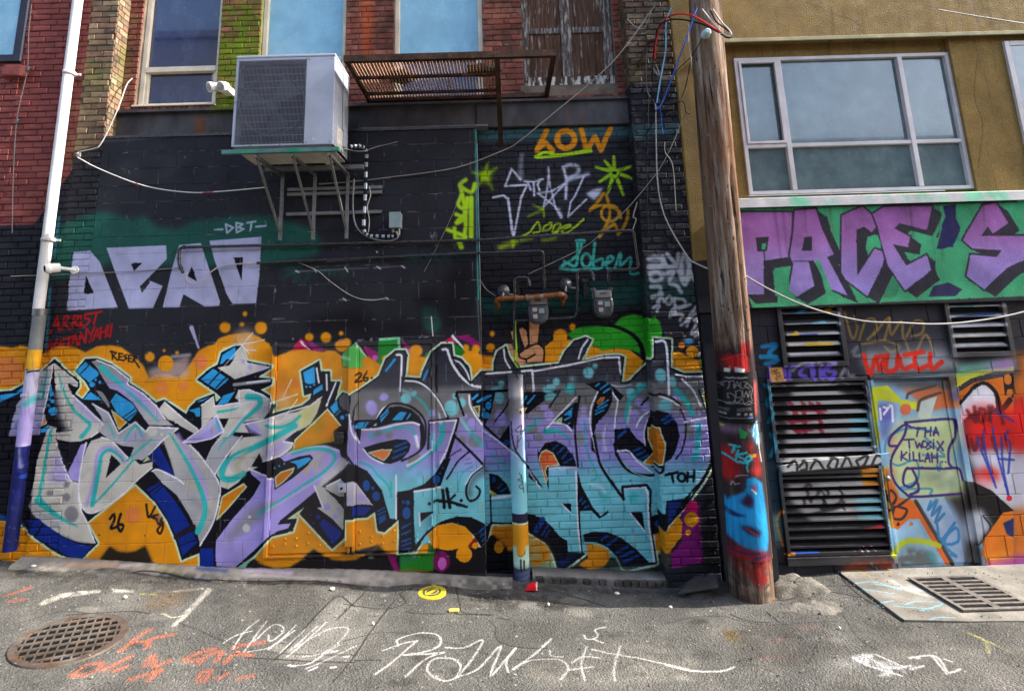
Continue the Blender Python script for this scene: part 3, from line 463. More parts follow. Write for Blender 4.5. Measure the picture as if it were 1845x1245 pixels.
fill("e: 330,680 400,640 420,690 415,740 330,770", BLK); fill("e: 308,722 380,652 392,682 320,775", BLUE); fill("e: 412,752 480,678 542,684 500,752", BLUE); B('e', '545,742>572,700'); fill("e: 98,802 125,770 235,762 190,816 112,828", BLUE); B('e', '320,735>390,668 160,815>190,765 190,815>222,765', 7, BLK); fill("e: 250,800 285,770 280,800", MINT)
W_("e: 155,832 300,826 450,790 580,770 650,790", 11); stroke("e: 220,892 340,850 480,810 580,830 622,890", (20, 16), TEAL, soft=1); W_("e: 622,890 640,975", 18, soft=2)
K("e: 42,1085 30,1000 40,880", 10); W_("e: 55,700 75,840 135,945", 11); K("e: 125,590 90,680 85,780", (6, 16)); K("e: 40,1060 90,1130 g: 120,200", 16)
fill("e: 165,990 290,950 450,915 540,920 577,960 560,1020 500,1090 400,1127 300,1110 220,1050", BLK); fill("e: 213,1030 300,1010 412,1004 380,1060 345,1097 280,1070", SAL); stroke("e: 213,1030 300,1010 412,1004 380,1060 345,1097 280,1070", 9, MINT, smooth=False, closed=True); B('e', '442,980>540,942 432,1022>542,980 420,1080>530,1030', 18, DBL); W_("e: 168,1000 230,1070 335,1122", 9)
for x, y, rx, ry, c_ in ((240, 645, 50, 66, LAV), (345, 553, 40, 32, LAV), (535, 565, 46, 44, AQUA), (603, 518, 24, 24, AQUA), (575, 488, 8, 8, AQUA), (760, 690, 32, 30, LAV), (392, 880, 36, 30, DGY), (300, 862, 30, 28, DGY), (925, 650, 60, 70, AQUA), (1015, 600, 34, 42, AQUA), (958, 545, 24, 26, AQUA), (1100, 770, 36, 36, LAV), (1040, 718, 24, 20, LAV), (1358, 437, 27, 28, AQUA), (1312, 492, 60, 30, AQUA), (1340, 560, 44, 52, AQUA), (1350, 730, 45, 70, LAV), (1130, 935, 64, 52, DGY), (1020, 925, 34, 40, DGY), (1370, 850, 50, 40, (112, 110, 108)), (1290, 845, 20, 22, DGY)): ell('e: %d,%d' % (x, y), rx, ry, c_, .95, .8, rot=-.3)
stroke("e: 590,530 680,600 742,695", (14, 20), TEAL, soft=2); stroke("e: 480,480 600,535", 16, (170, 220, 224), .6, 3)
fill("e: 548,1092 640,1040 662,1062 610,1142 558,1142", DGY); stroke("e: 845,800 842,900 790,990 700,1062 560,1172", (46, 18), TEAL, soft=1.5); W_("e: 545,1145 640,1092 760,1002", 10, soft=1.5); W_("e: 815,690 835,780", 14, alpha=.6, soft=2)
stroke("e: 145,1112 230,1150 290,1222 g: 370,340 402,412", 15, TEAL, soft=1); stroke("g: 405,330 406,450", 14, TEAL, soft=1); stroke("e: 760,880 770,950", 50, AQUA, .8, 4)
K("e: 725,1000 735,758 985,742", 15, smooth=False); K("e: 985,742 950,885 1080,1012 1200,1135", 17, smooth=False); W_("e: 742,772 968,752 900,980 832,1118", 11, smooth=False); K("e: 950,885 890,1070", 26, smooth=False)
fill("g: 455,412 560,395 690,345 790,250 860,130 922,120 870,250 830,365 600,400 602,900 480,935 470,640 395,642 455,640", BLK); fill("g: 470,415 600,405 600,925 485,930", BLK)
for x, y, rx, ry in ((540, 592, 37, 52), (512, 497, 12, 16), (550, 501, 19, 22), (797, 305, 32, 38), (825, 250, 10, 12), (850, 206, 8, 10)): ell('g: %d,%d' % (x, y), rx, ry, DBL)
B('g', '500,722>572,682 500,775>575,742 500,835>577,812 500,872>577,848 500,912>572,892', 16, DBL)
W_("g: 450,270 450,640", 11, smooth=False); W_("g: 605,407 830,370", 11, smooth=False); K("e: 1080,1022 980,1110 910,1222 g: 885,300", 12); K("e: 880,1085 1010,1000", 6)
fill("g: 655,590 782,575 660,668", BLK); W_("g: 650,592 656,700", 10, smooth=False)
K("g: 850,400 864,546", 24); K("g: 885,388 912,546", 24); K("g: 782,490 905,496 1055,540", 20, smooth=False); K("g: 955,440 900,498", 16); ell('g: 737,512', 14, 14, BLK); ell('g: 1010,487', 14, 14, BLK)
stroke("g: 1210,230 1130,290 1085,370 1080,430", 50, (90, 100, 104), .7, 4); K("g: 1205,190 1110,260 1060,350 1055,440 1090,492 1150,462 1172,405 1140,365", 15); W_("g: 1190,190 1100,262 1048,350", 7); stroke("g: 1030,230 990,330 985,400", 10, TEAL, .8, 1.5)
fill("g: 620,862 720,740 850,660 980,625 1100,630 1200,680 1255,735 1240,822 1182,886 1120,790 1040,710 930,675 800,700 700,790 620,922", BLK, smooth=False); B('g', '1160,765>1222,708 1180,795>1226,760 1192,835>1226,800', 15, DBL)
stroke("g: 1255,250 1262,430 1265,640", 10, (214, 226, 224), .9, 1, smooth=False)
fill("g: 1250,250 1330,270 1400,340 1440,430 1262,440", BLK); ell('g: 1293,305', 19, 26, DBL); B('g', '1330,380>1360,345 1350,410>1400,380', 15, DBL); fill("g: 1255,390 1318,432 1258,438", (220, 196, 90)); W_("g: 1262,470 1440,445", 14); K("g: 1262,440 1270,690", 12, smooth=False)
K("e: 968,545 975,512 1300,502 1425,494", 19, smooth=False); K("e: 968,520 1000,620 1032,712", 15); W_("e: 1078,540 1085,620 1130,710 1190,792", 11)
fill("e: 1090,520 1305,510 1270,680 1212,802 1170,740 1110,640", BLK); B('e', '1110,570>1150,535 1150,595>1240,545 1200,580>1265,540', 20); fill("e: 1113,640 1168,630 1162,722", (126, 84, 40)); stroke("e: 1113,640 1168,630 1162,722", 9, MINT, smooth=False, closed=True)
for x, y, rx, ry in ((1245, 625, 26, 34), (1222, 710, 36, 30), (1205, 662, 15, 16), (1265, 580, 8, 8)): ell('e: %d,%d' % (x, y), rx, ry, BLUE)
K("e: 1205,795 1350,930 1480,1040 1590,1160", 18); W_("e: 1200,842 1330,930 1450,1030 1530,1090", 10); K("e: 1425,580 1390,650 1300,762", 11); fill("e: 1335,925 1430,782 1445,1005", BLK); ell('e: 1400,945', 26, 26, DBL); fill("g: 1582,195 1722,382 1600,292", BLK); fill("g: 1585,210 1620,240 1690,350", NAVY, .8); W_("e: 1590,1180 1690,1340", 7)
stroke("e: 1020,760 1100,870 1190,972", 26, TEAL, .85, 3); stroke("e: 1270,1040 1400,1150", 22, TEAL, .7, 3); W_("e: 1005,740 1080,850", 12, alpha=.6, soft=3)
W_("e: 1378,140 1390,230 1430,302", 11); W_("e: 1222,352 1440,337", 12, smooth=False); W_("e: 1535,330 1620,320 1640,500", 12, smooth=False); K("e: 1190,340 1192,510", 13, smooth=False)
fill("h: 20,700 330,690 200,765 60,882 -20,892", BLK); B('h', '5,800>40,738 50,802>115,728', 16); fill("h: -20,855 42,838 15,885", SAL); stroke("h: -20,855 42,838 15,885", 8, MINT, smooth=False)
W_("h: 0,522 95,512 100,690", 12, smooth=False); W_("h: 110,520 400,470 700,405 840,400 852,545", 12, smooth=False); W_("h: 570,250 520,320 490,412", 11)
for x, y, rx, ry, c_ in ((575, 535, 48, 50, AQUA), (633, 478, 23, 23, AQUA), (582, 460, 6, 6, AQUA), (236, 672, 60, 34, AQUA), (246, 740, 55, 34, AQUA), (298, 612, 31, 34, AQUA), (225, 600, 8, 8, AQUA), (416, 672, 47, 48, (40, 170, 170)), (535, 850, 29, 28, LAV), (192, 830, 36, 30, LAV), (235, 900, 40, 50, LAV), (540, 950, 50, 55, LAV), (500, 1095, 36, 62, DGY), (665, 1090, 30, 34, DGY), (150, 1095, 34, 40, DGY), (90, 1020, 50, 40, (120, 118, 112)), (1080, 835, 52, 48, LAV), (1010, 790, 36, 40, LAV), (975, 890, 40, 38, LAV), (1200, 560, 50, 62, AQUA), (1302, 612, 32, 48, AQUA), (1240, 820, 60, 60, AQUA), (940, 710, 40, 46, AQUA), (1015, 650, 32, 30, AQUA), (1340, 740, 40, 30, LAV), (1440, 1030, 50, 70, DGY)): ell('h: %d,%d' % (x, y), rx, ry, c_, .93, .8, rot=-.25)
ell('h: 416,672', 20, 22, (220, 240, 240), .8, 4); ell('h: 438,590', 24, 26, (190, 214, 226), .9, 4)
K("h: 330,690 240,830", 11, smooth=False); K("h: 500,738 460,1000 472,1200 i: 485,192", 15); fill("h: 265,962 450,800 485,790 442,1025 400,990", BLK); fill("h: 358,902 440,830 432,905", BLUE); B('h', '370,942>430,912 400,975>412,968', 13); fill("h: 288,957 347,918 340,972", (150, 190, 130)); stroke("h: 288,957 347,918 340,972", 7, MINT, smooth=False, closed=True); W_("h: 200,1032 330,890 472,745", 10, smooth=False); W_("h: 270,965 380,985 430,1040", 9)
fill("h: 555,628 700,605 770,640 782,720 780,780 740,870 640,985 620,1100 645,1240 600,1200 600,1000 610,850 660,700", BLK); fill("h: 638,790 680,742 722,742 700,792 660,812", (190, 104, 50)); B('h', '640,650>668,628 680,676>742,630 705,706>762,668 652,832>745,770 640,862>735,812 637,892>712,852', 14)
W_("h: 655,700 600,835 590,985 620,1120 i: 640,60 700,200 790,350 862,432", 11); W_("h: 785,710 825,780 810,900 800,1010", 10); fill("h: 770,640 880,735 840,780 800,720", BLK); stroke("h: 775,640 850,655 945,635", 10, (196, 196, 204), .9, 1)
K("h: 625,1080 650,1220 i: 680,180 760,310 880,472", 20); K("i: 875,475 868,368 1080,355 1112,402 1106,560 1122,780", 18, smooth=False); W_("i: 890,388 1070,376 1088,430 1097,700 1142,1012", 12, smooth=False)
fill("h: 800,1020 930,1010 990,1100 1070,1162 1060,1050 1085,930 1160,860 1260,880 1340,970 1362,1080 1330,1200 i: 1290,130 1235,160 1215,212 1130,202 1050,160 960,95 h: 820,1190 800,1150", BLK); K("i: 800,0 830,110 900,210 1000,260 1120,272 1212,242 1222,160", 20); W_("i: 825,62 920,60 1000,150 1125,247", 11); stroke("i: 870,150 960,240 1100,285 1210,265", 9, (200, 198, 214))
fill("i: 835,75 915,72 990,155 1100,240 1010,235 900,160", LAV)
OH = "h: 1088,1010 1190,1010 1202,1060 1238,1150 i: 1238,50 1218,182 1110,182 1048,160 h: 1142,1222 1092,1110"
fill(OH, (196, 112, 22)); stroke(OH, 12, MINT, smooth=False, closed=True); B('h', '1212,942>1285,900 1232,972>1305,932 830,1092>895,1032', 22, DBL); B('i', '962,62>1032,32 992,95>1062,62 1022,132>1092,95', 18, DBL); fill("h: 930,1022 1050,1050 1062,1152 990,1100", LAV); W_("h: 1085,935 1055,1050 1065,1160", 8)
K("h: 1030,812 1110,742 1200,722 1290,750 1372,812", 13); K("h: 1370,850 1412,960 1412,1080 1382,1200 i: 1330,132", 11); W_("h: 1185,737 1280,770 1352,817", 10); W_("h: 990,1000 1030,920 1112,860", 10); W_("h: 1155,268 1240,278 1262,500 1272,725", 15); W_("h: 1330,550 1420,570 1640,566 1632,640", 10, smooth=False); W_("h: 1382,592 1480,690 1545,820", 13); K("h: 1530,680 1600,890 1690,880", 12, smooth=False)
fill("h: 1568,732 1655,688 1672,862 1600,872", (206, 128, 24)); stroke("h: 1640,640 1560,722 1600,872 1680,868", 12, MINT, smooth=False); stroke("h: 1070,640 960,730 910,850 902,945", 38, TEAL, .9, 2); stroke("h: 1330,690 1420,780 1472,895", 46, TEAL, .9, 2); stroke("h: 1530,990 1510,1230 i: 1482,132", 44, TEAL, .95, 1.5); W_("h: 1400,962 1672,905 1682,1000", 11, smooth=False); W_("h: 940,830 910,970", 14, alpha=.7, soft=2)
stroke("h: 540,950 545,1100 570,1230 i: 620,200 650,282 600,320", 15, TEAL, .9, 1.5); stroke("h: 205,1042 320,1040 412,1105", (46, 12), TEAL, soft=1); W_("h: 730,980 705,1080 720,1200", 14, alpha=.6, soft=2); stroke("h: 30,1040 150,940", 34, TEAL, .7, 3)
fill("h: 150,1222 200,1142 290,1120 380,1170 432,1242 i: 432,60 472,192 320,190 232,202 232,382 180,250 138,130 140,60", BLK); HS = "i: 148,132 170,70 210,50 270,80 322,180 215,194 205,250 222,300 214,342 175,220"
fill(HS, (214, 100, 54)); stroke(HS, 10, MINT, smooth=False, closed=True); B('i', '270,42>312,8 310,82>372,20 350,122>402,62 370,162>432,122', 16, DBL)
W_("i: 240,212 480,207", 11, smooth=False); W_("i: 468,240 480,500 490,760 512,922", 13, smooth=False); fill("i: 480,228 520,370 610,540 680,622 742,572 752,590 670,642 600,572 502,577 505,700 525,930 542,942 515,942 492,700 482,500", BLK); B('i', '500,492>522,462 520,520>548,490 540,550>580,530', 14, DBL)
fill("i: 343,512 426,512 426,592", BLK); W_("i: 343,514 424,594", 7); fill("i: 933,588 1040,586 1063,748", BLK); W_("i: 933,590 1060,750", 9, smooth=False)
ell('i: 712,450', 40, 44, TEAL, .7, 4); ell('i: 965,465', 42, 50, TEAL, .7, 3); W_("i: 590,345 680,370 720,420", 16, alpha=.6, soft=3)
fill("i: -20,610 80,600 180,640 270,720 330,800 390,830 402,930 540,942 550,946 330,1102 310,1087 280,960 200,850 100,790 -20,705", BLK); stroke("i: 125,745 180,650", 46, (24, 60, 130), smooth=False); B('i', '175,785>232,690 205,800>240,740', 15, (24, 60, 130)); fill("i: 310,1000 480,950 420,1010 330,1080", (20, 44, 100), .8, 3)
fill("i: 530,778 620,755 740,760 860,810 980,900 1100,1022 1172,1032 900,1087 870,1060 820,970 740,890 640,845 540,840", BLK); B('i', '740,872>822,812 822,932>912,882 852,972>962,922 882,1012>1002,962 690,825>740,790', 22, (22, 56, 124))
fill("i: 1118,620 1240,602 1250,490 1400,468 1475,400 1400,560 1270,702 1240,742 1130,772", BLK); ell('i: 1185,690', 36, 36, DBL); fill("i: 1262,500 1392,480 1300,645 1262,700", (24, 44, 110)); K("i: 1650,60 1620,200 1540,335 1475,400", 18)
stroke("i: 1610,60 1580,220 1500,340", 14, (200, 196, 222), .8, 2)
many('i', '1243,268>1345,245 1296,258>1306,325 1432,245>1427,322 1488,232>1482,322 1430,285>1486,276', 22, BLK, smooth=False); ell('i: 1380,288', 32, 34, BLK, ring=22)
# --- ground-level colours under the letters
fill("g: 720,782 800,702 930,680 1050,715 1112,792 1000,880 890,916 780,882", ORG); fill("g: 730,850 770,900 900,918 1040,890 1180,890 1240,830 1260,790 1330,770 1400,830 1430,1110 730,1110", (26, 22, 26)); fill("g: 480,945 722,940 735,850 770,905 785,935 770,1095 480,1105", (36, 120, 34), 1, 1); ell('g: 838,1012', 72, 92, (112, 22, 82)); ell('g: 845,1030', 38, 54, (190, 92, 180)); fill("g: 360,945 432,957 476,1092 440,1104", (128, 22, 92)); fill("g: 1060,882 1130,802 1152,842 1090,892", (130, 30, 26))
for x, y, rx, ry in ((1035, 950, 69, 68), (1130, 876, 27, 28), (1335, 890, 41, 52)): ell('g: %d,%d' % (x, y), rx, ry, ORG)
fill("g: 500,985 620,955 640,975 540,1010 480,1030", (50, 100, 140), .7, 4); stroke("g: 440,1105 600,1095 720,1110", 16, (190, 80, 30), .7, 3)
fill("g: 1280,720 1440,700 1440,880 1400,900 1290,780", (206, 128, 24), .95, 2)
fill("i: 60,785 150,830 225,880 272,980 305,1090 60,1105", (150, 190, 160), .9, 3); fill("i: 65,790 150,832 222,882 270,982 250,1032 80,1050", (206, 128, 24), 1, 2, grain=.3); fill("i: 560,860 680,878 750,920 757,990 700,1062 580,1082 490,1042 575,990", (208, 132, 26), 1, 1); fill("i: 340,1110 480,1030 560,1085 720,1060 760,990 760,930 850,1010 880,1080", (44, 62, 50), .85, 4); fill("i: 490,1035 575,985 560,860 680,878 750,920 757,990 700,1062 580,1082", (208, 132, 26), 1, 1)
stroke("i: 340,1108 560,1105 880,1080 1100,1060", 26, (140, 166, 152), .6, 5)
fill("i: 1180,960 1280,960 1280,1090 1190,1080", (70, 72, 64), .9, 3); fill("i: 1140,782 1250,756 1350,620 1388,680 1380,800 1280,922 1162,920 1150,790", (212, 138, 24)); fill("i: 1370,600 1420,560 1540,520 1545,700 1560,880 1572,1020 1300,1072 1282,950 1380,850 1392,680", (120, 26, 102)); fill("i: 1440,500 1500,478 1522,560 1500,600 1400,582", (188, 22, 92)); ell('i: 1465,650', 62, 64, (214, 142, 24)); ell('i: 1437,765', 26, 28, (214, 142, 24)); fill("i: 1540,480 1720,440 1720,1100 1570,1050", (26, 26, 30), .95, 4)
# --- small black and white writing
many('c', '1450,362>1478,345>1490,368>1447,420>1498,415 1542,332>1508,392>1532,416>1548,390>1515,386', 13, BLK); ell('c: 1582,390', 9, 9, BLK)
many('b', '852,645>882,608>892,650>860,725>908,715 945,603>920,700>945,752>966,702>925,692', 22, BLK); many('b', '1165,520>1186,632>1242,540 1195,620>1260,650>1225,620>1265,610 1250,640>1275,690>1300,640 1290,650>1312,700>1290,770>1262,742>1300,690', 18, (34, 26, 22))
ell('b: 1272,640', 26, 30, (130, 90, 110), .7, 3)
many('a', '870,158>876,226 855,160>908,172>880,196>918,236 932,178>930,232>962,236 930,205>955,207 932,178>962,182 1002,190>972,200>998,222>970,240 1015,195>1012,246>1042,248 1014,220>1036,222 1016,195>1044,196 1056,200>1054,252 1056,202>1085,214>1060,228>1105,300', 12, BLK, smooth=False)
many('c', '300,132>650,62 268,332>552,0 452,130>502,262 630,632>942,528 820,550>892,400 800,770>940,572 420,60>520,180 480,150>580,150', (4, 10), (240, 236, 244), .9, smooth=False)
many('e', '1475,840>1530,800>1520,880>1560,830 1500,880>1490,990 1480,850>1550,850', 8, (30, 30, 40), .8)
B('e', '1030,1100>1090,1080 1040,1130>1100,1120 1050,1180>1110,1150', 5, (80, 90, 130))
# --- the bollard's own coats over the mural colours, plus a highlight painted in down the right
CV = [bolc]
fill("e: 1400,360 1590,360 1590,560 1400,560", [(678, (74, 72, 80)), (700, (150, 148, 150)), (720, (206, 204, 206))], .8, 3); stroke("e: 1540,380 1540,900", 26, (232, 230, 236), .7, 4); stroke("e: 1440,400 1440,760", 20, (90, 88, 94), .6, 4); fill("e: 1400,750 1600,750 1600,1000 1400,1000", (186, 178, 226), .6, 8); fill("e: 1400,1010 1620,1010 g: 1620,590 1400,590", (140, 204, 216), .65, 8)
fill("g: 1420,610 1620,600 1620,690 1420,690", (28, 27, 52)); stroke("g: 1430,695 1600,690", 16, MINT); fill("g: 1430,700 1620,700 1620,880 1560,880 1555,950 1520,970 1490,950 1480,880 1430,880", (224, 150, 26)); fill("g: 1430,885 1482,885 1495,955 1520,975 1560,955 1565,885 1640,885 1640,1080 1430,1080", (178, 208, 186)); fill("g: 1420,1080 1640,1080 1640,1230 1420,1230", (62, 68, 92), 1, 4); many('g', '1524,1000>1526,1090 1552,1010>1553,1080', 13, (22, 20, 28)); stroke("g: 1500,1130 1590,1110 1590,1150 1510,1170", 16, (90, 110, 160), .7, 2)
many('e', '1475,840>1530,800>1520,880>1560,830 1500,880>1490,990 1480,850>1550,850 1500,940>1530,900', 7, (30, 30, 40), .8); many('g', '1510,250>1530,290>1500,310>1540,330>1510,370>1545,390 1530,270>1550,420', 6, (28, 28, 40), .85); stroke("e: 1440,770 1470,990 1580,1150", 12, BLK); stroke("e: 1530,880 1560,1000", 14, TEAL, .7, 3)
# ------------------------------------------------------------------ stains and moss on the upper storey
CV = [upper]
fill("395,0 475,0 462,200 385,205", (100, 118, 28), .95, 8, grain=.3); fill("205,20 250,20 215,240 182,262", (120, 112, 70), .5, 6, grain=.5)
fill("650,0 672,0 668,110 655,110", (196, 92, 44), .6, 5); fill("355,215 372,212 370,258 352,262", (120, 70, 34), .7, 3)
fill("395,180 470,170 470,205 390,205", (70, 90, 20), .8, 4, grain=.4)
CV = [front]
fill("-200,-200 118,-200 80,404 -200,404", (126, 50, 46), .0)
fill("132,20 205,20 180,262 180,270 112,310", (128, 112, 78), .35, 8, grain=.6)
# ------------------------------------------------------------------ painted band of the stucco building
CV = [band]
MG = (70, 168, 118); DK = (52, 50, 60)
fill("r: 150,130 250,110 1900,85 3200,30 3200,720 1900,760 290,790 200,700 165,420", MG); fill("r: -300,520 165,470 290,790 -300,900", (40, 40, 46))
PG = [(372, (156, 94, 160)), (430, (164, 108, 174)), (470, (160, 130, 196)), (530, (156, 140, 208))]
def lp(t, dx=66, dy=44):
    q = path(t); s_ = 3.277
    for k in range(0, 6): fill([(x + dx * k / 5 / s_, y + dy * k / 5 / s_) for x, y in q], DK)
    stroke(q, 20 / s_, DK, smooth=False, closed=True); return q
for t_ in ("r: 155,205 515,205 517,330 495,470 345,492 350,690 250,690 200,560 160,470", "r: 530,195 655,185 690,300 762,455 722,470 842,697 745,660 640,490 612,492 647,640 540,706 495,665 522,510 500,460 520,340", "r: 808,225 930,168 1032,268 985,325 940,290 895,310 900,580 1002,420 1062,440 1050,520 960,702 830,602 805,560", "r: 990,215 1060,173 1342,168 1312,312 1150,270 1118,300 1212,350 1202,412 1110,395 1190,520 1312,455 1337,550 1182,667 1080,520 1040,380 1020,290", "r: 1640,165 1720,150 1792,270 1700,332 1670,290 1632,345 1900,345 1900,480 1790,530 1700,612 1650,662 1545,582 1570,455 1722,470 1752,430 1580,420 1523,370"):
    q_ = lp(t_); LASTQ = q_
    fill(q_, PG)
fill("r: 300,355 378,350 365,435 310,437", DK); fill("r: 338,390 362,388 358,425 335,425", MG); stroke("r: 348,435 355,490", 6, DK); fill("r: 590,350 632,350 632,432 572,432", DK); stroke("r: 522,494 615,494", 5, DK); stroke("r: 519,200 516,330 498,462", 6, DK, smooth=False); fill("r: 960,350 1020,340 1040,390 990,420 965,460 950,420", MG)
fill("r: 1395,168 1505,160 1480,240 1512,300 1460,422 1368,422 1400,300", (42, 42, 96)); stroke("r: 1395,168 1410,230 1370,320 1310,420", 20, MG, smooth=False); ell('r: 1560,190', 80, 90, MG); ell('r: 1450,520', 90, 110, MG); fill("r: 1350,640 1440,620 1520,660 1480,700 1320,705", (48, 46, 84)); fill("r: 1070,660 1110,590 1150,640 1130,705 1050,710", (60, 140, 100))
lp("r: 1640,165 1720,150 1792,270 1700,332 1670,290 1632,345 1900,345 1900,480 1790,530 1700,612 1650,662 1545,582 1570,455 1722,470 1752,430 1580,420 1523,370", 24, 20); fill(LASTQ, PG)
fill("r: 400,550 495,540 500,665 540,712 430,735", MG); fill("r: 650,500 670,480 760,690 780,715 680,720 740,690", MG)
fill("r: 245,690 430,700 430,738 300,745", DK); stroke("r: 240,180 1840,140", 12, DK, smooth=False)
fill("r: 230,130 560,115 500,150 240,160", MG, .0)
rs_ = random.Random(5)
for k in range(40):
    x = rs_.uniform(1300, 1840); y = rs_.choice((75, 20, 352, 362)); L_ = rs_.uniform(20, 110); stroke([(x, y), (x + rs_.uniform(-2, 4) + L_ * .1, y + L_)], (rs_.uniform(2, 6), 1), rs_.choice(((60, 50, 34), (84, 72, 48), (44, 40, 36))), rs_.uniform(.15, .35), 3)
for q in ("1500,25 1540,40 1560,62 1610,70", "1770,100 1765,170 1780,220 1772,300", "1318,120 1326,200 1320,260 1336,330"): stroke(q, 1.2, (60, 48, 30), .8, .5)
CVB = [band, lower]; CV = CVB
fill("r: 180,790 330,760 300,560 240,560", DK, .0)
# ------------------------------------------------------------------ lower block wall, vents, louvre and door on the right
CV = [lower, band]
LWD = (44, 44, 52)
fill("r: 230,772 1900,700 1900,1500 230,1700", LWD)
fill("r: 180,560 245,690 300,745 300,772 250,778 200,700", MG, .0)
CV = [lower]
fill("r: 430,745 640,740 620,770 470,775", (60, 170, 120)); fill("r: 640,752 760,735 740,760 660,772", (210, 160, 30)); fill("r: 1380,722 1640,700 1840,700 1840,720 1500,740", (196, 150, 40), .8, 2); fill("r: 1560,735 1840,720 1840,735 1600,750", (60, 150, 170), .5, 3)
for i, (x0, x1) in enumerate(((470, 780), (1430, 1760))):
    for k in range(5): stroke("r: %d,%d %d,%d" % (x0 + k * 8, (820 if i == 0 else 770) + k * 56, x1, (808 if i == 0 else 758) + k * 56), 22, ((196, 196, 206), (190, 200, 210), (200, 200, 205), (206, 200, 190), (186, 186, 190))[k], .85, 2, smooth=False)
for q, c_ in (("530,815>620,760", (60, 150, 200)), ("560,880>640,880", (30, 50, 140)), ("640,870>700,860", (120, 200, 220)), ("560,940>650,935", (40, 60, 150)), ("600,990>680,985", (210, 170, 40)), ("680,825>740,770", (206, 160, 40)), ("500,940>540,920", (220, 180, 60)), ("700,990>740,985", (210, 170, 40)), ("1440,780>1560,760", (50, 130, 150)), ("1480,835>1700,800", (40, 60, 110))): stroke("r: " + q.replace('>', ' '), 24, c_, .9, 1, smooth=False)
GD = (176, 136, 52)
many('r', '825,800>870,950>900,890>880,820 910,960>950,850>1000,840>1010,900>960,960 1000,930>1060,850>1090,840>1060,960 1090,830>1100,930>1160,850>1170,950 1190,940>1240,850>1290,860>1280,920>1220,940 930,985>1060,965>1150,1000>1100,1030>1060,1000 1180,960>1230,1060>1300,930>1350,1020', 12, GD, .75, soft=2)
fill("r: 860,980 1500,960 1500,1080 880,1080", (150, 150, 160), .35, 14); many('r', '870,1030>900,1000>880,1050>930,1050', 14, (150, 150, 160), .6, soft=2)
fill("r: 930,1040 1420,1020 1500,1080 1480,1140 960,1165", (220, 226, 228), .55, 8); RD = (214, 48, 34)
many('r', '940,1050>975,1165>1010,1060>1030,1140 1020,1060>1060,1060>1040,1130 1080,1050>1070,1140>1130,1130>1140,1050 1150,1060>1170,1130>1230,1110 1240,1050>1250,1130>1320,1110 1330,1040>1340,1130>1400,1090 1180,1050>1290,1030', 26, RD, soft=1)
many('r', '340,1000>420,990>380,1040>430,1080>360,1100 330,1060>420,1060', 26, (34, 140, 196), .9, soft=1); many('r', '385,1120>375,1180>390,1200 470,1120>475,1190 500,1190>505,1120>540,1120 600,1180>560,1160>590,1120>640,1130>640,1190 620,1090>640,1190 680,1110>685,1185 720,1110>700,1160>740,1190>770,1150>720,1140>760,1090', 22, (104, 84, 196), soft=1)
many('r', '520,1140>560,1100>640,1090 660,1090>700,1080>760,1100 800,1180>830,1130>850,1170>880,1170', 18, (176, 178, 186), .7, soft=2)
# louvre sheet
fill("s: 350,170 840,150 985,1060 430,1090", (36, 35, 40)); fill("s: 480,150 660,145 860,300 900,560 420,560 440,260", (166, 163, 164), .95, 4); fill("s: 520,200 600,190 620,480 480,500", (150, 146, 150), .6, 6)
fill("s: 440,690 900,640 930,880 560,880 440,760", (158, 155, 153), .95, 4); fill("s: 780,310 880,300 890,500 760,480", (120, 176, 184), .95, 3); fill("s: 800,760 930,730 950,880 820,880", (130, 184, 190), .95, 3); fill("s: 820,600 910,590 920,710 850,710", (206, 130, 40), .95, 2); fill("s: 480,440 860,410 870,500 480,520", (186, 184, 190), .6, 5)
many('s', '455,260>480,310>450,350>500,420 520,260>530,420 560,260>600,300>640,330 480,290>640,290 460,350>660,330 480,400>660,380 600,260>620,420', 24, (128, 24, 40), .85, soft=1, smooth=False)
many('s', '500,720>560,690>520,800 560,780>620,720>640,800 660,720>620,820>720,780 720,700>740,820 540,850>760,800', 14, (40, 38, 42), .85, soft=1); many('s', '570,990>600,985>620,990>650,980>690,990>720,980', 8, WHT); many('s', '790,1035>820,1020 830,1040>840,1015 860,1040>880,1015>900,1035', 8, (220, 180, 190)); stroke("s: 460,1050 600,1040", 16, (40, 80, 170)); stroke("s: 430,1060 470,1055", 12, (216, 130, 30)); stroke("s: 840,930 940,910", 16, (196, 40, 50), .8)
many('s', '390,490>430,490>430,500 500,495>900,485', 10, (230, 230, 236), .8)
for k in range(26):
    stroke("s: %d,%d %d,%d %d,%d" % (325 + k * 2.0, 165 + k * 15, 352 + k * 2.0, 172 + k * 15, 335 + k * 2.0, 182 + k * 15), 4, (190, 190, 196), .7)
many('s', '360,158>400,150>420,165 540,155>560,140 680,160>720,145>760,155 840,150>860,200>845,230>875,280', 5, (190, 190, 196), .7)
fill("s: 365,560 960,515 975,570 400,620", (196, 198, 196)); many('s', '430,590>470,560>480,610 490,590>520,560>530,600>500,610 550,600>580,555>620,600 640,590>660,550>690,550>680,600>640,590 710,600>740,540>770,590 790,560>850,530>820,600>790,560 870,590>900,530>940,560>890,590', 13, (40, 40, 44))
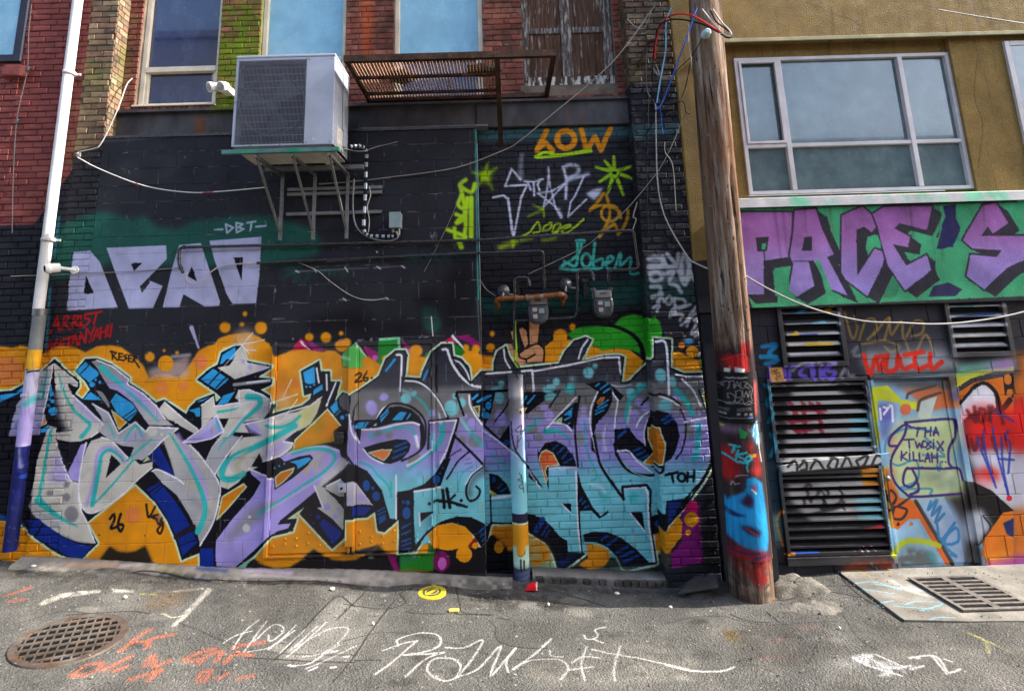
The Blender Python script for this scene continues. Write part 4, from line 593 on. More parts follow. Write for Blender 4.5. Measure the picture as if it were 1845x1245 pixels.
# door and the right-hand wall
for q, c_ in (("850,-60 1500,-120 1500,200 850,200", (214, 112, 34)), ("850,180 1500,160 1500,480 850,480", (216, 40, 36)), ("850,470 1500,470 1500,820 850,810", (200, 198, 212)), ("850,800 1500,820 1500,1080 850,1075", (210, 116, 40)), ("850,1060 1500,1080 1500,1400 850,1300", (170, 76, 166))): fill("y: " + q, c_, .95, 8)
fill("y: 40,80 540,40 700,1130 180,1150", (134, 178, 208)); fill("y: 40,80 560,40 900,-60 900,60 540,120 470,170", (64, 62, 66), .8, 6)
fill("y: 60,120 160,110 240,190 330,200 330,250 200,220 150,260 110,330 100,460 70,300", (204, 212, 34)); fill("y: 110,190 230,210 240,300 200,450 130,470 90,330", (150, 190, 220)); many('y', '120,240>130,290 140,230>150,280>170,240 160,220>185,230>190,310 130,260>160,250', 12, (230, 234, 244)); fill("y: 110,220 160,210 190,320 170,420 120,400", (70, 80, 170), .6, 6)
fill("y: 110,220 200,215 190,310 120,300", (70, 60, 170), .6, 4); many('y', '118,240>124,300 138,232>160,240>140,270 160,240>185,225>190,312', 12, (236, 238, 246))
fill("y: 240,130 440,120 540,150 560,230 330,260 330,190", (206, 96, 40), .9, 3); fill("y: 350,200 440,170 400,300 330,290", (190, 204, 196)); many('y', '270,180>290,150>430,110 330,250>350,190>460,150', 14, (60, 60, 64)); ell('y: 262,245', 32, 32, (220, 110, 70)); fill("y: 470,60 560,50 570,200 500,220 470,130", (150, 90, 30), .6, 5, grain=.5); fill("y: 500,150 560,130 570,180 520,200", (60, 80, 160), .8, 3)
fill("y: 540,120 620,70 760,30 860,30 860,0 540,40", (216, 206, 60)); fill("y: 545,150 640,90 800,60 860,120 860,300 780,230 760,190 700,110 640,100 560,200", (214, 112, 34)); fill("y: 540,60 640,30 860,20 860,-50 540,0", (120, 196, 170), .9, 6); fill("y: 680,20 790,-40 860,-40 860,20 760,20", (176, 90, 176), .8, 7)
fill("y: 570,200 640,120 700,105 750,150 762,230 720,260 640,250 560,320", (226, 224, 232)); stroke("y: 560,210 640,120 700,96 760,150 790,240 840,190", (14, 30), (26, 24, 28)); fill("y: 800,60 860,40 860,180 810,160", (30, 28, 32)); ell('y: 828,75', 22, 30, (206, 116, 40)); ell('y: 838,150', 18, 22, (206, 116, 40))
fill("y: 600,260 680,225 800,240 1000,215 1100,330 1000,450 860,470 760,440 690,480 620,450 580,340", (226, 32, 30), .95, 11, smooth=True); fill("y: 600,480 860,470 870,800 760,760 640,560", (206, 204, 216), .95, 6); ell('y: 715,610', 70, 42, (206, 50, 46), 1, 6); ell('y: 690,660', 60, 30, (220, 170, 176), .8, 8)
many('y', '600,250>640,310 640,230>650,310 610,290>650,280 670,240>700,250>690,310>662,300>670,245 720,230>730,310 740,230>720,300 780,240>800,320 620,410>640,470>660,400 680,400>690,460 740,400>760,470', 20, (90, 22, 30), .75, soft=2)
many('y', '690,360>700,480>760,680 740,340>770,500>830,720 790,400>800,560>830,720 830,360>810,400>840,440>830,600 650,400>750,650 775,520>860,525 750,250>860,310', 12, (40, 60, 160), .85, soft=1); ell('y: 835,740', 16, 16, (220, 40, 50))
fill("y: 560,640 640,650 740,700 860,810 860,900 720,960 650,1010 600,1130 560,900 480,740", (30, 27, 30)); fill("y: 600,820 680,800 740,900 640,1010 590,960", (190, 200, 214), .9, 5); stroke("y: 660,1000 730,910 690,840", 8, BLK)
fill("y: 670,1060 700,960 800,820 860,810 860,1070 760,1090", (214, 116, 36)); fill("y: 800,880 860,850 860,960 820,940", (40, 50, 100)); fill("y: 690,1100 860,1050 860,1250 720,1160", (176, 76, 170)); fill("y: 680,1060 860,1040 860,1085 720,1110", (216, 140, 50), .8, 4); ell('y: 775,1150', 20, 20, (214, 60, 90)); fill("y: 620,1000 680,1010 680,1150 600,1130", (34, 32, 34), .9, 5)
fill("y: 150,880 330,870 420,1080 430,1130 180,1140 160,940", (150, 190, 216)); fill("y: 150,540 230,740 320,760 350,820 540,1120 490,1120 340,860 280,860 220,920 170,900 140,800", (222, 100, 18)); stroke("y: 320,760 440,960 530,1115", 22, (30, 26, 28), smooth=False); fill("y: 350,770 500,740 600,900 600,1120 540,1110", (150, 176, 210), .9, 6); fill("y: 360,780 430,760 480,900 450,930", (214, 222, 236), .7, 6)
stroke("y: 128,580 142,720 178,890", 26, (206, 140, 34)); stroke("y: 145,580 158,720 195,900", 8, BLK); many('y', '140,740>180,700>210,740>180,780>150,740 150,810>230,780>300,730 200,790>190,850>240,860>270,810>220,790 140,700>150,840', 13, (40, 32, 30)); ell('y: 293,887', 12, 12, (214, 110, 30)); ell('y: 222,890', 7, 12, BLK)
stroke("y: 170,1050 260,990 360,985 450,1010", 30, (190, 204, 40), .95, 1.5); fill("y: 190,1060 280,1020 400,1040 440,1120 200,1140", (96, 100, 96), .9, 4, grain=.4); fill("y: 380,1040 430,1050 440,1110 390,1110", (60, 140, 140), .7, 4)
many('y', '405,760>390,810>440,750>410,840>460,790>430,880>480,830 440,890>460,980>540,880>470,990>520,1000>560,980>550,910>490,960>490,1020>550,1070>520,1060', 15, (36, 120, 176), .9)
BUB = "y: 165,420 190,350 250,300 500,285 545,310 560,400 530,480 520,560 570,570 590,640 580,730 330,745 240,720 190,650 150,560"
fill(BUB, (206, 220, 150), .93, 6); fill("y: 170,400 210,380 200,480 170,520", (214, 130, 90), .7, 6); fill("y: 180,560 210,570 200,640 170,610", (220, 130, 90), .7, 5); fill("y: 330,600 560,590 560,700 460,690", (150, 168, 150), .8, 7); fill("y: 410,660 500,590 560,600 420,680", (196, 208, 160), .9, 3)
stroke("y: 160,530 145,470 170,400 280,350 430,370", 12, (40, 140, 190), .8); stroke("y: 150,520 220,560 320,530 330,640 230,690 400,690 400,720", 12, (40, 140, 180), .8); many('y', '370,400>480,500 360,500>480,510 440,560>450,590>460,540', 14, (40, 130, 180), .7)
PU = (54, 22, 116)
many('y', '215,450>170,445>185,390>260,330>255,390>190,500>180,570>200,650>260,715>320,735>575,718 260,318>500,298>535,320>535,400>505,470>505,545>510,575>300,575>260,590>250,660>290,680>325,640>300,580 510,575>560,578>580,640 325,640>335,700>290,722 262,322>290,345', 13, PU)
many('y', '300,345>365,350 335,348>325,395 375,350>372,395 405,345>402,392 374,372>404,368 420,392>432,345>448,390 424,376>446,374', 9, PU, smooth=False); many('y', '252,415>310,412 280,414>285,460 318,425>328,460>340,435>352,460>362,422 405,425>385,440>410,455>385,468 420,430>420,465 440,425>475,475 475,425>440,475 240,480>238,530 268,485>240,510>272,530 285,490>285,530 305,485>308,532>330,530 340,490>342,535>362,532 372,540>388,490>400,540 375,520>398,518 410,490>412,540 440,490>442,545 410,515>440,515', 9, PU, smooth=False)
ell('y: 370,440', 15, 17, PU, ring=9); ell('y: 420,415', 5, 5, PU); ell('y: 285,475', 5, 5, PU)
for x in (470, 488): ell('y: %d,540' % x, 5, 5, PU)
stroke("r: 200,730 330,1240", 6, (20, 20, 24))
fill("s: 300,130 340,140 400,560 420,1000 360,1000 330,500", (36, 60, 74), .9, 4); many('s', '320,160>350,200>330,260>360,300>340,360 350,420>370,480>350,540', 16, (44, 150, 180), .85, soft=1); stroke("s: 410,830 385,880 400,960 415,1010", 14, (214, 116, 40)); fill("s: 350,860 400,840 410,1000 380,1010", (150, 190, 180), .7, 5)
fill("s: 720,1100 1000,1080 1010,1170 760,1160", (150, 70, 50), .9, 5, grain=.4); stroke("s: 870,1100 920,1140", 10, (70, 160, 160))
# ------------------------------------------------------------------ utility pole
CV = [polec]
fill("1282,625 1400,625 1400,1012 1282,1012", (44, 36, 42), .9, 6)
fill("w: 20,20 340,60 360,380 20,380", (70, 30, 34), .5, 10, grain=.6)
for q in ("120,180 320,200 330,330 130,300", "250,60 330,100 340,180 250,190", "130,1000 190,950 260,1120 120,1240", "280,940 350,930 340,1020 290,1010", "350,1040 410,1020 400,1240 360,1180"): fill("w: " + q, (176, 34, 36), .95, 3)
many('w', '120,230>220,190>310,200>300,330 200,190>180,300', 14, (196, 40, 42)); fill("w: 130,300 170,300 165,345 130,340", (220, 220, 210)); fill("w: 200,290 290,310 280,340 200,335", (210, 210, 204)); fill("w: 100,790 320,790 330,850 100,870", (150, 120, 150), .8, 4, grain=.4); fill("w: 230,810 300,850 280,900 240,900", (50, 150, 80)); fill("w: 120,790 160,800 140,820", (190, 200, 50)); fill("w: 300,1030 380,1030 370,1060 310,1065", (206, 140, 40)); fill("w: 330,850 380,740 400,760 420,940 380,960 350,900", (90, 180, 226), .95, 2); many('w', '345,880>380,760>400,860 380,940>400,850 400,900>410,1000>430,1100', 10, (220, 236, 244)); fill("w: 350,400 390,420 390,700 350,720", (216, 90, 90), .9, 3)
many('w', '175,965>240,970 205,968>190,1030 225,1000>215,1080 290,1020>220,1050>290,1090>300,1180 145,1050>230,1110 240,1100>280,1110>330,1070>300,1050>270,1100', (18, 16), (60, 190, 200))
fill("x: 150,350 200,260 280,200 290,90 360,80 430,130 450,250 480,420 495,600 480,720 380,720 260,690 200,640 160,540", (38, 150, 210), 1, 1.5); fill("x: 245,300 310,215 345,270 340,345 280,330", (60, 30, 60), .95, 2); fill("x: 185,380 240,405 300,410 230,435 190,430", (30, 40, 80), .95, 1.5); fill("x: 255,500 330,505 410,540 400,590 320,570 270,540", (36, 34, 64), .95, 2); stroke("x: 290,520 380,575", 14, (190, 40, 50)); ell('x: 355,175', 26, 32, (150, 60, 100), .9, 2); stroke("x: 330,185 370,220", 12, (226, 226, 220)); fill("x: 100,640 200,660 280,700 500,720 510,830 380,830 200,800 140,760", (168, 36, 44), .95, 4, grain=.25); many('x', '160,700>240,740>400,730 360,780>440,760>500,740', 16, (30, 50, 110), .8); fill("x: 130,0 260,20 200,120 130,160", (190, 40, 40), .9, 3); fill("x: 330,0 430,0 410,80 300,40", (206, 50, 50), .9, 3)
many('x', '190,165>200,130>215,160 220,150>240,140 215,90>240,70>300,65', 5, (220, 220, 224))
fill("x: 200,830 420,830 430,1040 380,1000 300,930", (150, 34, 34), .8, 4, grain=.3); fill("x: 420,840 500,830 480,960 430,980", (176, 40, 36), .9, 3, grain=.3); fill("x: 140,760 200,800 200,870 150,860", (30, 60, 120), .8, 4)
stroke("x: 205,930 260,990 300,1050", (30, 8), (150, 144, 136), .6, 2); stroke("x: 215,900 260,950", 6, (150, 144, 136), .5, 1)
fill("w: 0,380 50,380 80,1240 20,1240", (34, 28, 32), .7, 6); fill("x: 120,830 540,830 560,1260 130,1260", (56, 42, 34), .55, 6, grain=.4); fill("x: 215,835 420,835 430,1040 380,1000 300,930", (150, 34, 34), .85, 3, grain=.25); fill("x: 420,840 500,830 480,980 430,1000", (180, 40, 36), .9, 3, grain=.25)
for q in ("20,0 130,0 60,200 20,340", "130,0 170,0 150,120 110,200", "210,0 240,0 230,90 200,120"): fill("w: " + q, (52, 42, 38), .7, 6, grain=.5)
many("w", "30,100>60,60>80,160>40,200 100,60>140,40>160,120 180,20>230,10>240,80>200,90", 10, (120, 112, 108), .5, soft=2)
# ------------------------------------------------------------------ ground: sprayed writing, seal lines, old markings
CV = [ground]
fill("t: 140,110 900,120 1840,190 1840,205 1100,200 900,170 140,140", (176, 166, 150), .85, 3, grain=.3)
for q, c_ in (("300,120>560,125", (214, 160, 120)), ("600,130>700,128", (226, 206, 196)), ("800,140>900,160", (200, 190, 120)), ("1000,150>1150,160", (60, 80, 160)), ("980,185>1060,195", (40, 70, 160)), ("1250,160>1500,170", (190, 170, 200)), ("1300,175>1800,195", (200, 190, 176))): stroke("t: " + q.replace('>', ' '), 20, c_, .7, 3)
fill("u: 0,160 330,175 480,140 470,160 330,205 0,205", (176, 166, 154), .8, 3, grain=.3); stroke("u: 270,160 420,165", 8, (200, 110, 60), .6, 3)
fill("t: 150,310 190,280 300,250 480,240 480,255 300,270 170,312", (206, 198, 184), .9, 1.5, grain=.3); fill("t: 545,240 660,240 660,252 550,255", (206, 198, 184), .85, 1.5, grain=.3); fill("t: 860,238 1030,228 1035,242 860,250", (206, 198, 184), .9, 1.5, grain=.3); fill("t: 1055,232 1085,240 960,370 940,390 880,440 860,440 945,350", (210, 202, 190), .9, 1.5, grain=.3); many('t', '820,370>860,390>940,380', 10, (206, 200, 170), .8, soft=1.5); stroke("t: 700,258 780,258", 12, (190, 196, 60), .7, 2); fill("t: 860,235 960,235 900,330 720,340 760,270", (150, 110, 60), .35, 10)
fill("v: 300,450 380,450 390,510 340,515 300,480", (96, 76, 36), .9, 5); many('v', '1000,210>1100,200>1240,240 1020,240>1200,260 1100,210>1240,230 1260,320>1330,300>1460,310>1340,350 1390,400>1440,385>1520,385 1100,320>1200,300 1200,330>1420,340', 7, (120, 200, 226), .85, soft=1); many('v', '1570,450>1680,500>1700,560 1600,460>1820,560', 8, (206, 196, 110), .6, soft=3); fill("v: 1180,180 1260,200 1420,270 1380,290 1220,220", (210, 206, 200), .6, 4, grain=.5)
many('v', '500,590>620,580>720,590 540,500>640,480 700,440>800,430', 8, (196, 90, 90), .4, soft=4); many('v', '950,150>1130,120>1190,150 1000,140>1080,170', 14, (196, 160, 60), .5, soft=4)
fill("t: 1660,330 1850,240 1850,640 1420,620 1600,420", (150, 146, 138), .35, 6); fill("u: 0,300 240,340 60,640 -400,640", (150, 146, 138), .3, 6)
fill("u: 810,420 850,390 1100,400 1110,480 1080,530 930,530 830,500", (70, 68, 64), .55, 5); fill("u: 250,240 600,220 620,320 330,350", (70, 68, 64), .4, 6)
# repairs, oil spots, dirt gathered along the wall, sun-bleached patches
DR = (52, 49, 45)
for q, c_, a_ in (("t: 20,340 430,370 560,470 300,560 20,560", (120, 117, 110), .35), ("u: 640,250 1200,270 1230,330 640,330", (62, 59, 55), .55), ("u: 1100,560 1500,520 1840,560 1840,720 1000,730", (126, 122, 114), .35), ("v: 380,430 700,420 900,520 700,640 400,620", (76, 72, 67), .45), ("v: 900,560 1800,520 1840,720 900,720", (122, 118, 111), .3), ("t: 1100,220 1640,240 1560,420 1100,400", (72, 69, 65), .35)): fill(q, c_, min(1, a_ * 1.5), 6, smooth=True, grain=.4)
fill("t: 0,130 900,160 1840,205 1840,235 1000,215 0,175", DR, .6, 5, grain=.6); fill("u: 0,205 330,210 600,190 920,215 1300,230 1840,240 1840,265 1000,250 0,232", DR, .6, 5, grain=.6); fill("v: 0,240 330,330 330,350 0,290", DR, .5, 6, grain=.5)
rg_ = random.Random(21)
for k in range(46):
    x = rg_.uniform(30, 1820); y = rg_.uniform(1065, 1240); r_ = rg_.uniform(2, 14); fill([(x + r_ * 2 * math.cos(a) * rg_.uniform(.7, 1.2), y + r_ * .6 * math.sin(a) * rg_.uniform(.7, 1.2)) for a in np.linspace(0, 6.28, 10)], rg_.choice((DR, (40, 38, 35), (130, 126, 118), (150, 146, 138))), rg_.uniform(.3, .7), 2, smooth=True)
for k in range(420):
    x = rg_.uniform(0, 1845); y = rg_.uniform(1045, 1245); r_ = rg_.uniform(.7, 2.0); fill([(x + r_ * 1.3 * math.cos(a), y + r_ * math.sin(a) * .8) for a in (0, 1.2, 2.6, 3.8, 5.1)], rg_.choice(((196, 192, 186), (168, 164, 158), (44, 42, 39), (60, 57, 53))), .75)
for q in ("u: 0,520 260,470 560,520 900,600 1200,560", "t: 900,420 1300,560 1840,600", "v: 0,420 260,380 520,420 900,400", "v: 700,260 900,330 1000,480 1100,560", "t: 20,420 250,360 430,372"): stroke(q, 7, (46, 44, 41), .8, 1.2)
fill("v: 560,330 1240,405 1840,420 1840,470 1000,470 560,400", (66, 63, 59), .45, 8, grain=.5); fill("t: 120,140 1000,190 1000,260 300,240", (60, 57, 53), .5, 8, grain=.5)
# cracks
CRK = (34, 32, 30)
many('u', '0,310>140,325>245,330 270,290>210,360>60,600>-60,740 245,330>330,310>300,260>360,240 -40,400>110,240 600,230>620,320>640,360>790,365 330,350>400,365>540,370 60,630>200,632 770,390>810,430>810,480>840,510>930,530>1090,530 1200,265>1290,285>1330,300>1400,320 600,370>780,368 830,380>890,388', 8, CRK, .95, soft=.8); many('t', '300,380>450,370>640,360>740,370 620,160>740,150>1000,185>1200,190>1840,205 1840,320>1760,270>1680,330>1580,430>1500,530>1410,620 1260,600>1420,615>1840,640', 9, CRK, .95, soft=1)
many('v', '700,210>960,212 760,220>1030,275 915,140>940,190>1030,270>1130,330>1250,402 340,370>420,400>540,410 530,360>600,410 570,290>650,280>740,240', 9, CRK, .95, soft=.8)
OC = (222, 106, 60)
many('t', '590,570>690,490>750,455 640,530>720,520 730,550>750,510>870,480 720,640>760,590>770,640 780,640>850,610 330,700>400,650>490,640>420,690>340,700 500,670>640,600 560,670>620,650 640,710>700,690>790,660 740,710>800,660 930,600>1000,570>1090,550 940,610>1000,600 1010,620>1060,580>1130,570>1100,610 1150,620>1200,580>1290,590 1200,545>1360,520 1010,710>1020,670>1070,660>1040,710 1110,700>1160,680 1220,710>1290,700 -20,270>100,230 0,300>70,290', 17, OC, .6, soft=4)
WC = (224, 222, 220)
many('t', '1140,525>1200,490>1290,465 1190,555>1250,470>1330,405 1250,570>1370,410 1300,520>1400,430>1450,430>1460,460>1390,515>1380,480 1270,570>1400,540>1530,420 1380,560>1520,450 1440,580>1580,440 1480,600>1690,410 1500,560>1640,430 1530,540>1700,450>1810,455>1700,570>1560,600 1600,640>1760,540 1580,670>1850,550 1480,650>1600,640>1700,560', 6.5, WC, .8, soft=1.2)
many('t', '1720,575>1750,572 1785,608>1810,606 1715,662>1740,660 1490,650>1520,655 1600,680>1640,660', 14, WC, .9, soft=1)
many('u', '210,580>330,530>395,515 165,705>260,640>390,515 290,550>290,510>400,470>500,480>515,530>440,570>320,600 320,600>470,580>535,570 330,715>440,610>530,570 545,545>640,545>745,510>600,700>500,715>445,670>480,610>580,600>625,640>600,700 600,700>720,650>840,530>785,690>920,535 920,535>870,610>880,670 905,655>1000,580>1110,480>1060,520 905,655>1000,600>1150,590>1200,640>1160,710 1100,540>1110,570>1170,575 1200,650>1330,635 1220,610>1280,580>1370,592 1300,530>1270,620>1290,710 1480,535>1450,640>1450,715 1325,545>1460,580>1840,655 1285,470>1300,490>1340,490>1360,470>1345,440>1400,425 1330,490>1390,515', 8, WC, .82, soft=1.4)
many('v', '0,628>120,650>280,650>360,632', 10, WC, .9, soft=1); fill("v: 985,585 1080,575 1250,650 1330,640 1240,690 1130,690 1010,630", (224, 222, 220), .75, 2, grain=.8); many('v', '985,590>1080,640>1240,690 1040,580>1180,650>1290,640 1285,600>1400,580>1450,610>1490,670>1550,650 1290,660>1360,640 1300,595>1340,600 1470,598>1505,610 1410,590>1480,680 1100,580>1260,650', 12, WC, .95, soft=1); fill("v: 890,610 1010,600 1020,640 940,640", WC, .4, 8)
CV = [polec]
fill("w: 80,345 350,335 372,770 95,775", (22, 22, 24))
PW = (176, 174, 172)
many('w', '130,385>300,380 140,378>160,392>180,376>200,392 220,378>250,390>280,376 125,455>120,430>150,415>160,440>150,480 160,420>190,410>190,470 195,470>215,415>235,470 205,450>230,448 240,415>245,470>275,465 260,415>300,430>270,450>310,470 115,470>100,520>110,580>160,600>200,580>190,530>150,520>160,560 200,500>240,490>250,540>210,550>205,500 255,490>265,550>285,500>300,550>320,495 195,580>220,595>250,560>270,600>310,580>340,600 120,590>160,610>220,600>330,610 310,440>345,480>330,540>345,580', 5, PW, .9); many('w', '120,650>165,650 122,660>160,668 215,655>260,645>330,640 220,668>330,655 115,735>345,722', 5, PW, .8)
for x in (135, 225, 280, 325): fill("w: %d,685 %d,683 %d,705 %d,707" % (x - 12, x + 16, x + 16, x - 12), (150, 148, 146), .8)
fill("w: 300,718 345,714 347,728 302,732", (90, 120, 190), .9)
CV = [lower]
fill("w: 500,305 620,295 640,418 515,425", (206, 152, 84)); many('w', '525,315>520,345 545,312>540,342 523,330>543,328 553,325>550,342 565,312>560,345 556,322>575,318 530,355>590,345 562,352>560,385 575,365>572,385 590,350>585,382 595,372>605,370 550,400>565,395>555,412 572,395>575,412 585,390>595,405 600,385>612,408', 4, (30, 26, 26))
CV = [pipec]
fill("30,560 130,560 130,600 60,640 30,640", (122, 126, 126)); fill("a: 60,-200 400,-200 300,150 100,150", (126, 130, 130)); fill("a: 60,140 300,150 280,330 60,320", (222, 164, 40)); fill("a: 40,310 300,330 260,980 0,980", (188, 186, 214)); fill("a: 40,620 300,640 280,985 0,985", (170, 158, 216), 1, 6); fill("a: 0,985 260,980 220,1900 -100,1900", (24, 30, 92))
many('a', '120,320>200,330 130,340>180,325', 14, (24, 24, 34)); stroke("a: 110,620 180,550", 40, TEAL, .8, 3); stroke("a: 100,330 240,310", 6, WHT); ell('a: 110,1210', 30, 20, (40, 90, 190)); ell('b: 95,330', 26, 40, (34, 76, 180)); ell('b: 70,290', 20, 20, (34, 76, 180)); stroke("a: 60,1000 60,1160", 16, (150, 150, 170), .7, 2); fill("b: 0,480 130,520 120,900 -50,900", (20, 26, 70), .8, 5)
for k in range(14): stroke([(36 + k * 4, 640 + 22 * (k % 5)), (35 + k * 4, 690 + 30 * (k % 7))], (1.5, .7), (120, 110, 130), .5, .6)
# ------------------------------------------------------------------ materials
_img = {}
def lin(c): return tuple(((v / 255) / 12.92 if v / 255 <= .04045 else ((v / 255 + .055) / 1.055) ** 2.4) for v in c)
def M(name, color, rough=.6, metal=0.0, var=.18, vs_=6.0, bump=0.0, bs=40.0, canvas=None, rnd=0.0, spec=.10, dirt=.12, chips=0.0, csc=26, cth=.62, grain=0.0, coat=0.0, gs=230, bd=.012, spk=False, stretch=(1, 1, 1), stain=None, wet=0):
    m = bpy.data.materials.new(name); m.use_nodes = True; t = m.node_tree; N = t.nodes; L = t.links; b = N['Principled BSDF']
    def nd(k, **kw):
        n = N.new(k)
        for a, v in kw.items(): setattr(n, a, v)
        return n
    def mix(kind, fac, a, c):
        n = nd('ShaderNodeMix', data_type='RGBA', blend_type=kind); 
        for s_, v in ((0, fac), (6, a), (7, c)):
            if hasattr(v, 'is_linked') or hasattr(v, 'links'): L.new(v, n.inputs[s_])
            else: n.inputs[s_].default_value = v if s_ == 0 else (*v, 1)
        return n.outputs[2]
    def rng_(v, a0, a1, b0, b1):
        n = nd('ShaderNodeMapRange'); L.new(v, n.inputs[0])
        for i, x in enumerate((a0, a1, b0, b1)): n.inputs[i + 1].default_value = x
        return n.outputs[0]
    g = nd('ShaderNodeNewGeometry'); pos = g.outputs['Position']
    mp = nd('ShaderNodeMapping'); L.new(pos, mp.inputs[0]); mp.inputs['Scale'].default_value = stretch; sp = mp.outputs[0]
    def noise(sc_, det=5, src=sp, rg=.6):
        n = nd('ShaderNodeTexNoise'); n.inputs['Scale'].default_value = sc_; n.inputs['Detail'].default_value = det; n.inputs['Roughness'].default_value = rg; L.new(src, n.inputs['Vector']); return n.outputs[0]
    if isinstance(color, list):
        oi = nd('ShaderNodeObjectInfo'); ad = nd('ShaderNodeMath', operation='ADD'); L.new(oi.outputs['Random'], ad.inputs[0]); L.new(g.outputs['Random Per Island'], ad.inputs[1])
        fr = nd('ShaderNodeMath', operation='FRACT'); L.new(ad.outputs[0], fr.inputs[0])
        cr = nd('ShaderNodeValToRGB'); cr.color_ramp.interpolation = 'LINEAR'; e = cr.color_ramp.elements
        while len(e) < len(color): e.new(.5)
        for i, c in enumerate(color): e[i].position = i / (len(color) - 1); e[i].color = (*lin(c), 1)
        L.new(fr.outputs[0], cr.inputs[0]); c0 = cr.outputs[0]
    else:
        n = nd('ShaderNodeRGB'); n.outputs[0].default_value = (*lin(color), 1); c0 = n.outputs[0]
    nz = noise(vs_)
    vv = rng_(nz, .3, .7, 1 - var, 1 + var); cb = nd('ShaderNodeCombineColor'); [L.new(vv, cb.inputs[i]) for i in range(3)]
    c0 = mix('MULTIPLY', 1.0, c0, cb.outputs[0])
    for st in (stain or []):       # (colour, noise scale, threshold low, high, strength, stretch)
        ms = nd('ShaderNodeMapping'); L.new(pos, ms.inputs[0]); ms.inputs['Scale'].default_value = st[5]
        f = rng_(noise(st[1], 6, ms.outputs[0]), st[2], st[3], 0, st[4]); c0 = mix('MIX', f, c0, lin(st[0]))
    if canvas:
        im = _img.get(canvas.name) or canvas.image(); _img[canvas.name] = im
        sx = nd('ShaderNodeSeparateXYZ'); L.new(pos, sx.inputs[0]); cx = nd('ShaderNodeCombineXYZ')
        vert = 'Y' if canvas.name == 'ground_paint' else 'Z'
        L.new(rng_(sx.outputs['X'], canvas.u0, canvas.u1, 0, 1), cx.inputs[0]); L.new(rng_(sx.outputs[vert], canvas.v0, canvas.v1, 0, 1), cx.inputs[1])
        for k in ('X', vert): pass
        it = nd('ShaderNodeTexImage', image=im, extension='CLIP', interpolation='Linear'); L.new(cx.outputs[0], it.inputs[0])
        a = it.outputs['Alpha']
        if chips:
            f = rng_(noise(csc if cth > .6 or csc > 26 else 9, 3), cth, cth + .08, 1, 1 - chips); mm = nd('ShaderNodeMath', operation='MULTIPLY'); L.new(a, mm.inputs[0]); L.new(f, mm.inputs[1]); a = mm.outputs[0]
        c0 = mix('MIX', a, c0, it.outputs[0])
    if dirt:
        f = rng_(noise(3.1, 5), .35, .75, 1.06, 1 - dirt * 1.4); cb = nd('ShaderNodeCombineColor'); [L.new(f, cb.inputs[i]) for i in range(3)]; c0 = mix('MULTIPLY', 1.0, c0, cb.outputs[0])
    if grain:
        f = rng_(noise(gs, 2), .3, .7, 1 - grain, 1 + grain); cb = nd('ShaderNodeCombineColor'); [L.new(f, cb.inputs[i]) for i in range(3)]; c0 = mix('MULTIPLY', 1.0, c0, cb.outputs[0])
    L.new(c0, b.inputs['Base Color']); b.inputs['Metallic'].default_value = metal; b.inputs['Specular IOR Level'].default_value = spec
    L.new(rng_(noise(9, 2), .3, .7, max(.03, rough - .12), min(1, rough + .12)), b.inputs['Roughness'])
    if coat: b.inputs['Coat Weight'].default_value = coat; b.inputs['Coat Roughness'].default_value = .2
    if bump:
        bp = nd('ShaderNodeBump'); bp.inputs['Strength'].default_value = min(1, bump); bp.inputs['Distance'].default_value = bd
        L.new(noise(bs, 3), bp.inputs['Height']); L.new(bp.outputs[0], b.inputs['Normal'])
    return m
PIERC = [(100, 80, 68), (122, 92, 76), (116, 100, 78), (84, 70, 62), (142, 122, 98), (106, 74, 64)]
REDB = [(108, 64, 56), (128, 72, 60), (90, 54, 48), (140, 88, 72), (114, 66, 60)]
m_front_brick = M('painted_pier_brick', PIERC, .62, var=.28, vs_=14, bump=.55, bs=38, canvas=front, chips=.35, dirt=.2, stain=[((190, 180, 160), 7, .62, .72, .5, (1, 1, 2)), ((90, 100, 34), 2.2, .56, .7, .55, (1, 1, .6))])
m_front_mort = M('painted_pier_mortar', (70, 60, 50), .8, var=.2, bump=.5, bs=70, canvas=front, dirt=.25)
m_block = M('painted_concrete_block', (58, 58, 62), .5, var=.10, vs_=3, bump=.32, bs=75, canvas=front, dirt=.12, grain=.05)
m_block_mort = M('painted_block_joint', (120, 118, 116), .7, var=.3, bump=.4, bs=60, canvas=front, dirt=.2, chips=.75, cth=.55)
m_rec_brick = M('painted_recess_brick', [(52, 46, 44), (66, 54, 50), (44, 40, 40)], .55, var=.2, vs_=12, bump=.5, bs=40, canvas=recess, dirt=.15, chips=.12)
m_rec_mort = M('painted_recess_mortar', (40, 37, 36), .8, var=.2, bump=.5, bs=60, canvas=recess, dirt=.2)
m_up_brick = M('red_storey_brick', REDB, .75, var=.3, vs_=16, bump=.6, bs=40, canvas=upper, dirt=.3, stain=[((176, 160, 146), 9, .63, .74, .45, (1, 1, 2.5)), ((50, 40, 36), 3, .5, .68, .6, (1, 1, .7))])
m_up_mort = M('red_storey_mortar', (104, 92, 80), .9, var=.3, bump=.5, bs=70, canvas=upper, dirt=.3)
m_red_brick = M('red_painted_brick', [(120, 62, 58), (128, 68, 62), (110, 56, 54)], .6, var=.14, vs_=10, bump=.5, bs=36, canvas=front, dirt=.16)
m_red_mort = M('red_painted_mortar', (112, 54, 50), .7, var=.15, bump=.5, bs=60, canvas=front, dirt=.2)
m_stucco = M('tan_stucco', (130, 106, 61), .9, var=.14, vs_=3, bump=1.0, bs=70, canvas=band, dirt=.2, grain=.3, gs=95, spec=.15, stain=[((98, 80, 46), 2.5, .52, .7, .45, (1, 1, .3)), ((70, 58, 38), 1.3, .6, .68, .5, (7, 1, .35))])
